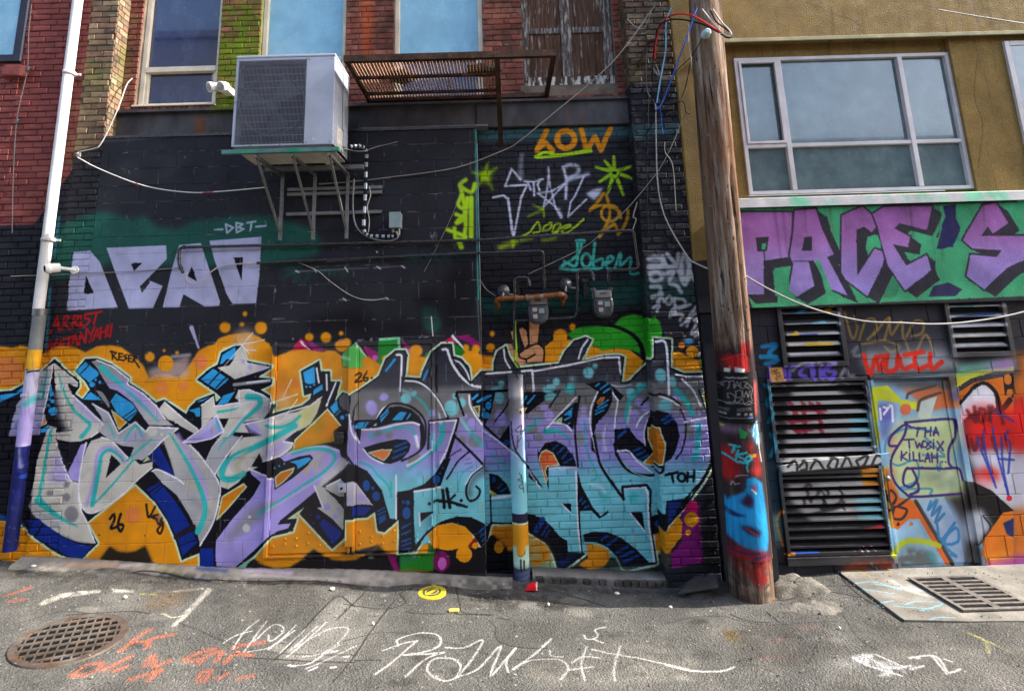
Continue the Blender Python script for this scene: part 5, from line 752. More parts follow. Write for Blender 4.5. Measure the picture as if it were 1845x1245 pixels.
m_low_block = M('painted_lower_block', (46, 46, 54), .5, var=.12, vs_=4, bump=.3, bs=70, canvas=lower, dirt=.14, grain=.05)
m_low_mort = M('painted_lower_joint', (36, 36, 42), .7, var=.1, bump=.3, canvas=lower, dirt=.2)
m_low_metal = M('painted_louvre_steel', (46, 46, 50), .42, .0, var=.15, vs_=8, bump=.12, bs=30, canvas=lower, dirt=.2, spec=.5)
m_void = M('dark_void', (14, 14, 15), .9, var=.1, dirt=0)
m_steel_door = M('painted_steel_door', (60, 60, 64), .42, .0, var=.06, vs_=4, bump=.08, bs=18, canvas=front, dirt=.1, spec=.5)
m_lintel = M('grimy_lintel', (74, 72, 74), .6, .1, var=.3, vs_=5, bump=.3, bs=30, canvas=upper, dirt=.4, stretch=(1, 1, .5), stain=[((112, 66, 34), 4, .6, .72, .5, (3, 1, .4))])
m_frame = M('cream_window_frame', (206, 196, 176), .5, var=.08, dirt=.2)
m_alu = M('pale_aluminium_frame', (186, 182, 184), .45, .1, var=.06, dirt=.15)
def glass(name, c, c2, z0, z1, rough=.12, streak=.2, mir=.0):
    m = M(name, c, rough, 0, var=streak, vs_=5, dirt=.1, spec=.55, stretch=(1.3, 1, 1), grain=.08, stain=[(c2, .9, .42, .6, .75, (1, 1, 2.2)), ((176, 190, 192), 34, .64, .70, .22, (1, 1, .45)), ((140, 154, 156), 2.2, .5, .7, .10, (1.4, 1, .6))]); return m
m_glass_blue = glass('blue_window_glass', (12, 26, 66), (18, 34, 80), 0, 0, .04, .25); m_glass_blue.node_tree.nodes['Principled BSDF'].inputs['Coat Weight'].default_value = 1; m_glass_blue.node_tree.nodes['Principled BSDF'].inputs['Coat Roughness'].default_value = .02
m_glass_teal = glass('pale_blue_window_glass', (112, 160, 182), (126, 170, 190), 0, 0, .2, .12)
m_glass_grey = glass('dusty_green_window_glass', (84, 104, 108), (66, 86, 92), 0, 0, .06, .25); m_glass_grey.node_tree.nodes['Principled BSDF'].inputs['Coat Weight'].default_value = 1; m_glass_grey.node_tree.nodes['Principled BSDF'].inputs['Coat Roughness'].default_value = .03
m_stile = M('peeling_frame_timber', (84, 74, 68), .85, var=.4, vs_=8, bump=.6, bs=60, dirt=.3, stretch=(4, 1, .8), stain=[((176, 170, 164), 7, .48, .62, .8, (5, 1, .8))])
m_peel = M('peeling_bottom_board', (80, 66, 58), .85, var=.4, vs_=8, bump=.6, bs=60, dirt=.3, stretch=(9, 1, .7), stain=[((206, 202, 196), 1.5, .47, .55, .9, (16, 1, 4))])
m_wood = M('weathered_board', (84, 62, 50), .85, var=.5, vs_=5, bump=.6, bs=60, dirt=.3, stretch=(9, 1, .7), stain=[((170, 162, 152), 1.6, .58, .68, .75, (22, 1, 2.2))])
m_rust = M('rusty_iron', (66, 50, 42), .75, .2, var=.4, vs_=14, bump=.5, bs=60, dirt=.3, stain=[((120, 76, 54), 12, .54, .68, .5, (1, 1, 1))])
m_rustbar = M('rust_brown_bar', (168, 132, 108), .7, .2, var=.35, vs_=20, bump=.4, bs=60, dirt=.25)
m_galv = M('galvanised_steel', (118, 119, 119), .45, .6, var=.2, vs_=16, bump=.1, bs=30, dirt=.25)
m_acw = M('ac_casing_paint', (150, 156, 170), .4, 0, var=.06, vs_=2, bump=.04, bs=8, dirt=.14, spec=.5)
m_acdark = M('ac_coil_dark', (22, 24, 29), .6, .1, var=.25, vs_=30, dirt=.2)
m_acgrille = M('ac_grille_wire', (100, 104, 116), .5, .1, var=.1, dirt=.1); m_acfan = M('ac_fan_plastic', (70, 74, 88), .5, 0, var=.1, dirt=.1)
m_green = M('chipped_green_channel', (84, 118, 116), .6, .1, var=.2, vs_=9, bump=.3, dirt=.25, stain=[((40, 134, 100), 7, .5, .56, .95, (1, 1, 1))])
m_under = M('ac_base_pan', (196, 188, 172), .7, 0, var=.1, dirt=.3)
m_white = M('white_plastic', (226, 224, 218), .38, 0, var=.05, dirt=.1)
m_pipe_w = M('painted_downpipe', (208, 206, 203), .42, 0, var=.05, bump=.08, bs=20, dirt=.16, canvas=None, stain=[((128, 124, 116), 3, .5, .7, .6, (1, 1, .2))])
m_blackpipe = M('black_painted_pipe', (44, 43, 44), .26, .2, var=.25, vs_=20, bump=.25, bs=40, dirt=.2, spec=.6)
m_meter = M('gas_meter_casting', (48, 50, 54), .5, .0, var=.2, vs_=16, bump=.25, bs=36, dirt=.25, spec=.6, stain=[((84, 94, 102), 6, .52, .64, .5, (1, 1, 1))])
m_index = M('meter_index_cover', (118, 114, 108), .5, 0, var=.15, dirt=.25)
m_stick = M('weathered_sticker', (158, 152, 148), .6, var=.15, vs_=30, dirt=.2, stain=[((170, 60, 50), 40, .58, .62, .8, (1, 1, 3))])
m_orangepipe = M('rusty_guard_pipe', (120, 76, 40), .6, .25, var=.4, vs_=18, bump=.45, bs=50, dirt=.3, stain=[((150, 150, 148), 5, .52, .6, .7, (2, 1, 1)), ((176, 88, 30), 26, .52, .6, .7, (1, 1, 1))])
m_greenpipe = M('lime_painted_pipe', (124, 176, 24), .45, 0, var=.2, dirt=.15)
m_wire_w = M('white_cable', (172, 168, 162), .5, 0, var=.1, dirt=.2)
m_wire_b = M('black_cable', (26, 26, 28), .45, 0, var=.2, dirt=.2)
m_wire_g = M('grey_cable', (132, 128, 120), .5, 0, var=.15, dirt=.2)
m_wire_r = M('red_cable', (190, 44, 36), .4, 0, var=.1, dirt=.1)
m_wire_bl = M('blue_cable', (60, 96, 180), .4, 0, var=.2, dirt=.1)
m_wire_c = M('pale_blue_cable', (120, 176, 200), .4, 0, var=.2, dirt=.1)
m_wire_rw = M('red_and_white_cable', (216, 210, 204), .5, 0, var=.05, dirt=.1, stain=[((190, 60, 80), 4, .57, .59, .95, (1, 1, 1))])
m_lag = M('pipe_lagging_silver', (168, 176, 184), .4, .5, var=.15, dirt=.15); m_lagk = M('pipe_lagging_black', (28, 28, 30), .6, 0, var=.15, dirt=.1)
m_jbox = M('grey_junction_box', (128, 144, 146), .45, .2, var=.1, dirt=.2)
m_pole = M('weathered_pole_timber', (118, 96, 78), .85, var=.32, vs_=4, bump=.9, bs=26, canvas=polec, dirt=.3, stretch=(7, 7, .6), chips=.4, stain=[((176, 164, 150), 2.4, .48, .62, .65, (6, 6, .5)), ((96, 56, 34), 2.0, .50, .62, .8, (2.6, 2.6, .3)), ((46, 30, 24), 2.3, .54, .63, .9, (3.2, 3.2, .28)), ((28, 20, 17), 3.0, .60, .625, .9, (16, 16, .5)), ((24, 18, 16), 26, .63, .67, .9, (1, 1, .4))])
m_asphalt = M('worn_asphalt', (89, 88, 84), .85, var=.16, vs_=2.2, bump=1.0, bs=62, bd=.03, canvas=ground, dirt=.25, grain=.38, gs=100, chips=.55, csc=75, cth=.54, spk=True, stain=[((110, 107, 102), 1.4, .5, .64, .6, (1, 1, 1)), ((62, 60, 57), 2.2, .56, .7, .55, (1, 1, 1)), ((172, 169, 164), 70, .63, .67, .6, (1, 1, 1)), ((40, 38, 36), 48, .60, .66, .75, (1, 1, 1))])
m_conc = M('pale_concrete', (124, 120, 112), .85, var=.2, vs_=5, bump=.6, bs=70, canvas=ground, dirt=.3, grain=.22, stain=[((96, 90, 82), 3, .54, .7, .55, (1, 1, 1))])
m_mound = M('rough_mortar_mound', (108, 104, 97), .9, var=.3, vs_=7, bump=1.0, bs=45, dirt=.35, grain=.3, stain=[((70, 66, 60), 5, .52, .64, .65, (1, 1, 1))])
m_tar = M('dark_asphalt_slab', (70, 67, 64), .85, var=.25, vs_=9, bump=1.0, bs=60, dirt=.3, grain=.45)
m_sett = M('dirty_stone_sett', [(70, 66, 62), (96, 90, 84), (58, 54, 52), (112, 106, 100)], .85, var=.3, vs_=14, bump=.7, bs=50, dirt=.35)
m_iron = M('worn_cast_iron', (82, 72, 65), .6, .25, var=.3, vs_=12, bump=.4, bs=60, canvas=ground, dirt=.3, chips=.3, stain=[((126, 90, 60), 5, .52, .64, .5, (1, 1, 1))])
m_grate = M('drain_grate_iron', (116, 110, 104), .6, .3, var=.3, vs_=14, bump=.4, dirt=.3)
m_yel = M('yellow_painted_iron', (168, 154, 40), .75, 0, var=.15, vs_=20, bump=.4, bs=60, dirt=.25, stain=[((90, 84, 40), 30, .58, .66, .6, (1, 1, 1))])
m_redp = M('red_paper_cup', (200, 26, 34), .4, 0, var=.1, dirt=.05); m_litter = M('pale_litter', (220, 214, 196), .7, 0, var=.1, dirt=.1); m_lity = M('yellow_litter', (224, 206, 90), .6, 0, var=.1, dirt=.1)
m_poster = M('black_paper_poster', (24, 24, 26), .55, 0, var=.15, dirt=.15); m_ink = M('white_poster_print', (196, 194, 192), .6, 0, var=.1, dirt=.2); m_blueink = M('blue_poster_print', (60, 96, 190), .6, 0, dirt=.1)
m_ply = M('orange_plywood_note', (206, 152, 84), .7, 0, var=.12, vs_=12, bump=.2, dirt=.12, stretch=(6, 1, 1)); m_pen = M('black_marker', (24, 22, 24), .6, 0, dirt=0)
m_post = M('dark_steel_post', (58, 62, 66), .5, .3, var=.25, vs_=12, bump=.25, dirt=.25); m_cloth = M('dark_rag', (30, 27, 28), .9, 0, var=.3, vs_=16, bump=.6, dirt=.2)
m_flash = M('ledge_flashing', (190, 190, 190), .45, .2, var=.12, dirt=.25, stain=[((110, 196, 156), 2, .52, .6, .8, (1, 1, 1))]); m_edge = M('cream_trim', (170, 164, 130), .7, var=.15, dirt=.3)
m_dkwin = M('dark_window_trim', (52, 54, 66), .5, var=.1, dirt=.2); m_label = M('warning_label', (210, 204, 196), .5, var=.2, vs_=40, dirt=.1, stain=[((120, 120, 124), 60, .5, .54, .8, (1, 1, 4))])
m_glassins = M('glass_insulator', (170, 196, 200), .15, 0, var=.05, dirt=.05, spec=.8)
def ramp_z(name, stops, rough=.42):
    m = M(name, (200, 200, 200), rough, 0, var=.05, bump=.12, bs=16, dirt=0, spec=.5); t = m.node_tree; N = t.nodes; L = t.links; b = N['Principled BSDF']
    g = N.new('ShaderNodeNewGeometry'); s_ = N.new('ShaderNodeSeparateXYZ'); L.new(g.outputs['Position'], s_.inputs[0]); nz = N.new('ShaderNodeTexNoise'); nz.inputs['Scale'].default_value = 9
    ad = N.new('ShaderNodeMath'); ad.operation = 'MULTIPLY_ADD'; L.new(nz.outputs[0], ad.inputs[0]); ad.inputs[1].default_value = .05; L.new(s_.outputs['Z'], ad.inputs[2]); L.new(g.outputs['Position'], nz.inputs['Vector'])
    z0, z1 = stops[0][0], stops[-1][0]; mr = N.new('ShaderNodeMapRange'); L.new(ad.outputs[0], mr.inputs[0]); mr.inputs[1].default_value = z0 + .025; mr.inputs[2].default_value = z1 + .025
    cr = N.new('ShaderNodeValToRGB'); e = cr.color_ramp.elements
    while len(e) < len(stops): e.new(.5)
    for i, (z, c) in enumerate(stops): e[i].position = (z - z0) / (z1 - z0); e[i].color = (*lin(c), 1)
    L.new(mr.outputs[0], cr.inputs[0]); n2 = N.new('ShaderNodeTexNoise'); n2.inputs['Scale'].default_value = 22; n2.inputs['Detail'].default_value = 6; L.new(g.outputs['Position'], n2.inputs['Vector'])
    m2 = N.new('ShaderNodeMapRange'); L.new(n2.outputs[0], m2.inputs[0]); m2.inputs[1].default_value = .35; m2.inputs[2].default_value = .75; m2.inputs[3].default_value = 1.05; m2.inputs[4].default_value = .82
    mx = N.new('ShaderNodeMix'); mx.data_type = 'RGBA'; mx.blend_type = 'MULTIPLY'; mx.inputs[0].default_value = 1; L.new(cr.outputs[0], mx.inputs[6]); cb = N.new('ShaderNodeCombineColor'); [L.new(m2.outputs[0], cb.inputs[i]) for i in range(3)]; L.new(cb.outputs[0], mx.inputs[7]); L.new(mx.outputs[2], b.inputs['Base Color']); return m
# ------------------------------------------------------------------ bricks and blocks
def brick_var(w_, h, bev, dep, jit):
    j = lambda a: random.uniform(-a, a)
    B_ = [(-w_ / 2, dep, -h / 2), (w_ / 2, dep, -h / 2), (w_ / 2, dep, h / 2), (-w_ / 2, dep, h / 2)]
    Mi = [(x + j(jit), bev * .8, z + j(jit)) for x, _, z in B_]
    Fr = [(x * (1 - 2 * bev / w_) + j(jit), j(jit) * .6, z * (1 - 2 * bev / h) + j(jit)) for x, _, z in B_]
    fs = [(8, 9, 10, 11)] + [(4 + i, 4 + (i + 1) % 4, 8 + (i + 1) % 4, 8 + i) for i in range(4)] + [(i, (i + 1) % 4, 4 + (i + 1) % 4, 4 + i) for i in range(4)]
    return B_ + Mi + Fr, fs
BV = [brick_var(.215, .065, .007, .03, .003) for _ in range(6)]
KV = [brick_var(.39, .19, .003, .02, .001) for _ in range(3)]
_me = {}
def shared(name, var, k, mat):
    key = (name, k, mat.name)
    if key not in _me:
        me = bpy.data.meshes.new(name); me.from_pydata(var[k][0], [], var[k][1]); me.materials.append(mat); _me[key] = me
    return _me[key]
def courses(regs, L_, H_, jt, z0=0.0, x0=0.0):
    """cut a list of (xa, xb, za, zb) regions into running bond pieces: (x0, x1, z0, z1)"""
    out = []
    for xa, xb, za, zb in regs:
        r0 = int(math.floor((za - z0) / H_)); r1 = int(math.ceil((zb - z0) / H_))
        for r in range(r0, r1):
            lo = max(za, z0 + r * H_ + jt / 2); hi = min(zb, z0 + (r + 1) * H_ - jt / 2)
            if hi - lo < H_ * .35: continue
            off = x0 + (L_ / 2 if r % 2 else 0) + (random.uniform(-.03, .03) if L_ < .3 else 0)
            c0 = int(math.floor((xa - off) / L_)) - 1
            while True:
                l = max(xa, off + c0 * L_ + jt / 2); h = min(xb, off + (c0 + 1) * L_ - jt / 2); c0 += 1
                if off + c0 * L_ > xb + L_: break
                if h - l < .035: continue
                out.append((l, h, lo, hi))
    return out
def lay(pieces, name, var, base, y, mat, parent, budget, tilt=.004, proud=.002, axis='y', xf=None):
    """pieces nearest the camera become parts of their own (up to budget), the rest one joined part"""
    pieces = sorted(pieces, key=lambda q: (q[0] + q[1]) ** 2 / 4 + ((q[2] + q[3]) / 2 - 1.6) ** 2)
    rest = MB(); n = 0
    for i, (a, b, c, d) in enumerate(pieces):
        k = random.randrange(len(var)); cx, cz = (a + b) / 2, (c + d) / 2; sx, sz = (b - a) / base[0], (d - c) / base[1]
        yy = y + random.uniform(-proud, proud); ry = random.uniform(-tilt, tilt); rz = random.uniform(-tilt, tilt) * 2
        if i < budget:
            o = bpy.data.objects.new(name, shared(name, var, k, mat)); o.location = (cx, yy, cz); o.scale = (sx, 1, sz); o.rotation_euler = (0, ry, rz); col.objects.link(o); adopt(o, parent); n += 1
        else:
            v, f = var[k]; rest.add([(cx + x * sx + z * ry, yy + yv + x * rz, cz + z * sz - x * ry) for x, yv, z in v], f)
    if rest.v: rest.build(name + 's_joined', mat, parent, kind='stuff', fix=False)
    return n
# ------------------------------------------------------------------ ground
xs = np.unique(np.concatenate([np.linspace(-60, -7, 12), np.arange(-7, 7, .05), np.linspace(7, 60, 12)])); ys = np.unique(np.concatenate([np.linspace(-60, -4, 12), np.arange(-4, .7, .05), np.array([.7, 1.2, 2.0])]))
def hump(x, y):
    h = .012 * math.sin(x * 1.3 + y * 2.1) + .010 * math.sin(x * 3.1 - y * 2.7 + 1) + .006 * math.sin(x * 6.3 + y * 5.1 + 2) + random.uniform(-.002, .002)
    for cx_, cy_, r_ in ((-3.42, -1.28, .5), (-.74, -.32, .22)):
        q = math.hypot(x - cx_, y - cy_) - r_; e_ = max(0, min(1, 1 - q / .25)); h = h * (1 - e_) + .012 * e_
    return h * (1 if abs(x) < 7 and y > -4 else 0) * max(0.0, min(1.0, (3.3 - x) / .6))
gm = MB(); nx, ny = len(xs), len(ys)
gm.v = [(float(x), float(y), float(gz(x)) + hump(x, y) - .012) for y in ys for x in xs]; gm.f = [(j * nx + i, j * nx + i + 1, (j + 1) * nx + i + 1, (j + 1) * nx + i) for j in range(ny - 1) for i in range(nx - 1)]; gm.sm = [True] * len(gm.f)
gro = gm.build('alley_ground', m_asphalt, fix=False); gro['kind'] = 'structure'
# ------------------------------------------------------------------ the brick building
XL, XP0, XB1, XR1, XP1 = -4.93, -4.60, -.235, 1.60, 2.14       # pier, block wall, brick recess, right pier
bb = thing('brick_building', (-1.4, .3, 0), 'old brick building with black block infill, spray mural, cream windows and rusty rack', 'building')
ZB = -.5
fw = MB().box(XL, XP0, .010, .6, ZB, 9).build('left_pier', m_front_mort, bb)
bw = MB().box(XP0, XB1, .0035, .19, ZB, 4.80).build('block_wall', m_block_mort, bb)
MB().box(XP0 - .01, XB1 + .004, -.012, .19, 4.80, 4.835).build('wall_capping', m_blackpipe, bb, bevel=.004)
rw = MB().box(XB1, XR1, .21, .6, ZB, 4.86).build('recess_wall', m_rec_mort, bb)
pw = MB().box(XR1, XP1, .010, .6, ZB, 9).build('right_pier', m_front_mort, bb)
# upper storey with four openings
OP = [(-4.43, -3.44, 5.28, 9), (-2.93, -1.86, 5.28, 9), (-1.25, -.14, 5.28, 9), (.36, 1.50, 5.42, 9)]
uw = MB(); edges_ = [XP0] + [e for o_ in OP for e in o_[:2]] + [XR1]
for i in range(0, len(edges_), 2): uw.box(edges_[i], edges_[i + 1], .215, .6, 5.28, 9)
uw.box(.36, 1.50, .215, .6, 5.28, 5.42); uw.box(XP0, XR1, .62, .7, 5.2, 9)
uwo = uw.build('upper_wall', m_up_mort, bb)
lint = MB().box(XP0, XB1, .17, .6, 4.845, 5.20).box(XB1, XR1, .15, .6, 4.87, 5.20)
lo_ = lint.build('lintel', m_lintel, bb, bevel=.006)
MB().box(XP0, XR1, .11, .17, 5.175, 5.205).build('lintel_flange', m_lintel, bb)
MB().box(-1.62, -.1, .02, .17, 4.838, 4.856).build('flashing_strip', m_index, bb)
sill = courses([(XP0 + .01, XR1 - .01, 5.207, 5.277)], .085, .08, .01, z0=5.202)
so_ = MB().box(XP0, XR1, .205, .6, 5.2, 5.28).build('sill_course', m_up_mort, bb)
used = lay(sill, 'brick', BV, (.215, .065), .19, m_up_brick, so_, 60)
ub = courses([(edges_[i] + (.004 if i else .0), edges_[i + 1] - .004, 5.29, 6.95) for i in range(0, len(edges_), 2)], .225, .075, .011, z0=5.28)
used += lay(ub, 'brick', BV, (.215, .065), .202, m_up_brick, uwo, 60)
rb = courses([(XB1 + .004, XR1 - .004, -.3, 4.86)], .225, .075, .010)
lb = courses([(XL, XP0, -.1, 6.95)], .225, .075, .011, x0=.02); pb = courses([(XR1, XP1, -.3, 6.95)], .225, .075, .011, x0=.05)
lay(rb, 'brick', BV, (.215, .065), .2, m_rec_brick, rw, 90, tilt=.009, proud=.0035); lay(lb, 'brick', BV, (.215, .065), 0, m_front_brick, fw, 45, tilt=.01, proud=.004); lay(pb, 'brick', BV, (.215, .065), 0, m_front_brick, pw, 45, tilt=.013, proud=.005)
# brick returns of the piers (side faces)
for nm, X, rng2, sgn, mt in (('pier_return', XP0, (4.84, 6.95), 1, m_front_brick), ('pier_return', XR1, (-.2, 6.95), -1, m_front_brick)):
    r = MB()
    for z in np.arange(rng2[0], rng2[1], .075):
        for y0, y1 in ((.012, .10), (.11, .195)) if int(z / .075) % 2 else ((.012, .055), (.065, .195)):
            a, b = (X - .02, X + .006) if sgn > 0 else (X - .006, X + .02); r.box(a, b, y0, y1, z + .006, z + .069)
    r.build(nm, mt, bb, kind='stuff')
# blocks with the steel doors left out
DX0, DX1, DXM, DZ0, DZ1 = -2.47, -.74, -1.60, .275, 2.36
z0b = 2.2235 - .2 * 12
blocks = courses([(XP0 + .004, DX0 - .02, -.1, 4.795), (DX0 - .02, DX1 + .02, DZ1 + .06, 4.795), (DX1 + .02, XB1 - .003, -.3, 4.795), (DX0 - .02, DX1 + .02, -.2, DZ0 - .012)], .40, .20, .007, z0=z0b, x0=.09)
lay(blocks, 'block', KV, (.39, .19), 0, m_block, bw, 300, tilt=.0006, proud=.0012)
# steel doors
dbl = [(DX0, DXM - .012), (DXM + .012, DX1)]
for i, (xa, xb) in enumerate(dbl):
    d = MB().box(xa + .035, xb - .03, -.012, .03, DZ0 + .02, DZ1 - .02).build('steel_door', m_steel_door, bb, bevel=.004)
    fr_ = MB().box(xa, xa + .03, -.025, .02, DZ0, DZ1).box(xb - .025, xb, -.025, .02, DZ0, DZ1).box(xa + .03, xb - .025, -.025, .02, DZ1 - .016, DZ1 + .03).build('door_frame', m_steel_door, d, bevel=.003)
    for z in (DZ0 + .3, 1.3, 2.05):
        MB().tube([(xa + .034 if i == 0 else xb - .03, -.03, z - .05), (xa + .034 if i == 0 else xb - .03, -.03, z + .05)], .011, 8).build('hinge', m_steel_door, d)
    rv = MB()
    for k in range(7):
        x = xa + .08 + k * (xb - xa - .15) / 6
        for z in (DZ0 + .09 + .02 * (k % 2), DZ0 + .16 * (1 if k % 3 else 1.3)): rv.lathe([(.012, 0), (.012, .006), (.006, .012)], (x, -.012, z), (0, -1, 0), 8)
    rv.build('rivets', m_steel_door, d, kind='stuff')
    if i == 0:
        p = P(616, 879, -.05); MB().box(p[0] - .045, p[0] + .045, -.06, -.012, p[2] - .045, p[2] + .045).build('lock_box', m_acw, d, bevel=.006)
        MB().lathe([(.012, 0), (.012, .012), (.004, .014)], (p[0], -.06, p[2]), (0, -1, 0), 10).build('keyhole', m_void, d)
        q = P(612, 787, -.05); MB().box(q[0] - .05, q[0] + .04, -.07, -.012, q[2] - .07, q[2] + .05).box(q[0] - .03, q[0] + .05, -.085, -.06, q[2] - .02, q[2] + .02).build('handle', m_blackpipe, d, bevel=.008)
MB().box(DXM - .055, DXM + .03, -.055, -.013, DZ0 + .08, DZ1 - .02).build('cover_strip', m_steel_door, bb, bevel=.003)
MB().box(DX0 - .01, DX0 + .028, -.05, -.026, DZ0, DZ1 + .02).build('cover_strip', m_steel_door, bb, bevel=.003)
MB().box(DX0 - .02, DX1 + .02, -.018, .02, DZ0 - .02, DZ0).build('threshold', m_steel_door, bb, bevel=.003)
# windows
def window(xa, xb, za, zr, lowglass, topglass, label):
    wd = MB().box(xa, xa + .055, .27, .36, za, 8.9).box(xb - .055, xb, .27, .36, za, 8.9).box(xa + .055, xb - .055, .27, .36, za, za + .05).build('window', m_frame, bb, bevel=.004); wd['label'] = label
    MB().box(xa + .055, xb - .055, .262, .35, zr - .03, zr + .04).build('meeting_rail', m_frame, wd, bevel=.005)
    MB().box(xa + .055, xa + .09, .29, .35, za + .05, zr - .03).box(xb - .09, xb - .055, .29, .35, za + .05, zr - .03).box(xa + .09, xb - .09, .29, .35, za + .05, za + .085).build('lower_sash', m_frame, wd, bevel=.003)
    MB().box(xa + .08, xb - .08, .325, .335, za + .08, zr - .02).build('pane', lowglass, wd); MB().box(xa + .05, xb - .05, .315, .325, zr + .03, 8.9).build('pane', topglass, wd)
    MB().box(xa - .01, xb + .01, .17, .30, za - .004, za + .016).build('sill', m_frame, wd, bevel=.004); return wd
w1 = window(-4.43, -3.44, 5.28, 5.80, m_glass_blue, m_glass_blue, 'cream sash window with dark blue glass above the black wall')
MB().box(-3.56, -3.50, .308, .326, 5.66, 5.75).build('window_sticker', m_stick, w1)
window(-2.93, -1.86, 5.28, 5.88, m_glass_teal, m_glass_teal, 'cream window with pale blue glass behind the air conditioner')
window(-1.25, -.14, 5.28, 5.88, m_glass_blue, m_glass_teal, 'cream window with pale blue glass behind the rusty rack')
# boarded opening
bo = MB().box(.36, 1.5, .33, .4, 5.42, 8.9).build('boarded_window', m_wood, bb); bo['label'] = 'weathered brown boarded window with peeling panels'
for x0, x1 in ((.365, .44), (.855, .985), (1.385, 1.495)): MB().box(x0, x1, .285, .33, 5.56, 8.8).build('stile', m_stile, bo, bevel=.005)
MB().box(.365, 1.495, .275, .33, 5.425, 5.56).build('bottom_board', m_peel, bo, bevel=.005)
for xa, xb in ((.44, .855), (.985, 1.385)):
    MB().box(xa, xb, .29, .33, 6.16, 6.24).build('cross_rail', m_stile, bo, bevel=.005)
    n = 4; wv = (xb - xa) / n
    for i in range(n): MB().box(xa + i * wv + .002, xa + (i + 1) * wv - .002, .308 + random.uniform(-.004, .004), .33, 5.565, 6.158).build('plank', m_wood, bo)
    MB().box(xa, xb, .31, .33, 6.242, 8.8).build('panel', m_wood, bo)
# ------------------------------------------------------------------ red building on the left
rbd = thing('red_brick_building', (-6.2, .3, .4), 'red painted brick building at the left edge, its lower part painted black', 'building')
rwl = MB().box(-9, XL - .004, .035, .6, ZB, 9).build('brick_wall', m_red_mort, rbd)
wx = P(43, 60, .02)[0]; wz = P(30, 112, .02)[2]
lay(courses([(-7.4, wx - .66, -.1, 6.95), (wx - .66, wx + .02, -.1, wz - .02), (wx + .02, XL - .006, -.1, 6.95)], .225, .075, .010, x0=.07), 'brick', BV, (.215, .065), .022, m_red_brick, rwl, 220, tilt=.008, proud=.004)
wn = MB().box(wx - .08, wx + .015, .0, .05, wz, 8.8).box(wx - .6, wx - .08, .0, .05, wz, wz + .09).build('window', m_dkwin, rbd, bevel=.004); MB().box(wx - .6, wx - .08, .012, .02, wz + .09, 8.8).build('pane', m_glass_teal, wn)
p = P(33, 132, .0); MB().add([(p[0] + x * .14, -.05 + y * .06, p[2] + z * .10) for x, y, z in ((-1, -.6, -.6), (.8, -.7, -.9), (1, .8, -.6), (-1, .8, -1), (-.8, -.4, .8), (.6, -.6, .6), (1, .8, .9), (-1, .8, 1))], [(0, 3, 2, 1), (4, 5, 6, 7), (0, 1, 5, 4), (1, 2, 6, 5), (2, 3, 7, 6), (3, 0, 4, 7)]).build('broken_corbel', m_red_brick, rbd, bevel=.02)
# ------------------------------------------------------------------ stucco building on the right
sb = thing('stucco_building', (4.3, .4, 0), 'tan stucco building with purple lettering band, wide window and painted louvres', 'building')
SX0, SX1 = XP1 + .01, 2.70
MB().box(SX0, SX1, .0, .5, 2.58, 9).build('stucco_pilaster', m_stucco, sb, bevel=.02)
MB().box(SX0 + .03, SX1, .02, .5, ZB, 2.578).build('pilaster_foot', m_low_block, sb, bevel=.01)
MB().box(SX1 + .002, 9, .0, .5, 2.62, 3.80).build('painted_band', m_stucco, sb, bevel=.012)
WZ0, WZ1 = P(1347, 352, .12)[2], P(1322, 108, .12)[2]
bx0, bx1 = P(1335, 230, .12)[0], P(1730, 220, .12)[0]
MB().box(SX1 + .002, 9, .0, .5, WZ1 + .19, 9).build('stucco_spandrel', m_stucco, sb, bevel=.012)
MB().box(SX1 + .002, 9, -.02, .0, WZ1 + .155, WZ1 + .20).build('drip_edge', m_edge, sb, bevel=.004)
MB().box(SX1 + .002, bx0, .13, .5, 3.82, WZ1 + .19).box(bx1, 9, .07, .5, 3.82, WZ1 + .19).box(bx0, bx1, .13, .5, WZ1 + .01, WZ1 + .19).box(bx0, bx1, .16, .5, 3.82, WZ0).build('stucco_wall', m_stucco, sb, bevel=.004)
MB().box(SX1 - .02, 9, -.05, .12, 3.80, 3.855).build('ledge', m_flash, sb, bevel=.006)
MB().box(SX1 - .02, 9, -.056, -.045, 3.745, 3.80).build('ledge_drip', m_flash, sb)
wn = MB().box(bx0, bx1, .10, .16, WZ1 - .035, WZ1 + .008).box(bx0, bx1, .10, .16, WZ0, WZ0 + .04).box(bx0, bx0 + .045, .10, .16, WZ0 + .04, WZ1 - .035).box(bx1 - .045, bx1, .10, .16, WZ0 + .04, WZ1 - .035).build('window', m_alu, sb, bevel=.004)
wn['label'] = 'wide aluminium window of six panes in tan stucco'
mx1, mx2 = P(1412, 200, .12)[0], P(1636, 210, .12)[0]; zr = P(1345, 265, .12)[2]
for x in (mx1, mx2): MB().box(x - .028, x + .028, .094, .16, WZ0 + .041, WZ1 - .036).build('mullion', m_alu, wn, bevel=.004)
cells = [(bx0 + .045, mx1 - .028), (mx1 + .028, mx2 - .028), (mx2 + .028, bx1 - .045)]
for i, (a, b) in enumerate(cells):
    MB().box(a, b, .10, .16, zr - .022, zr + .022).build('transom', m_alu, wn, bevel=.003)
    for z0_, z1_ in ((WZ0 + .04, zr - .022), (zr + .022, WZ1 - .035)): MB().box(a, b, .145, .152, z0_, z1_).build('pane', m_glass_grey, wn)
MB().box(cells[0][0], cells[0][0] + .03, .085, .12, zr + .025, WZ1 - .04).box(cells[0][1] - .03, cells[0][1], .085, .12, zr + .025, WZ1 - .04).box(cells[0][0] + .03, cells[0][1] - .03, .085, .12, zr + .025, zr + .055).box(cells[0][0] + .03, cells[0][1] - .03, .085, .12, WZ1 - .07, WZ1 - .04).build('opening_sash', m_alu, wn, bevel=.003)
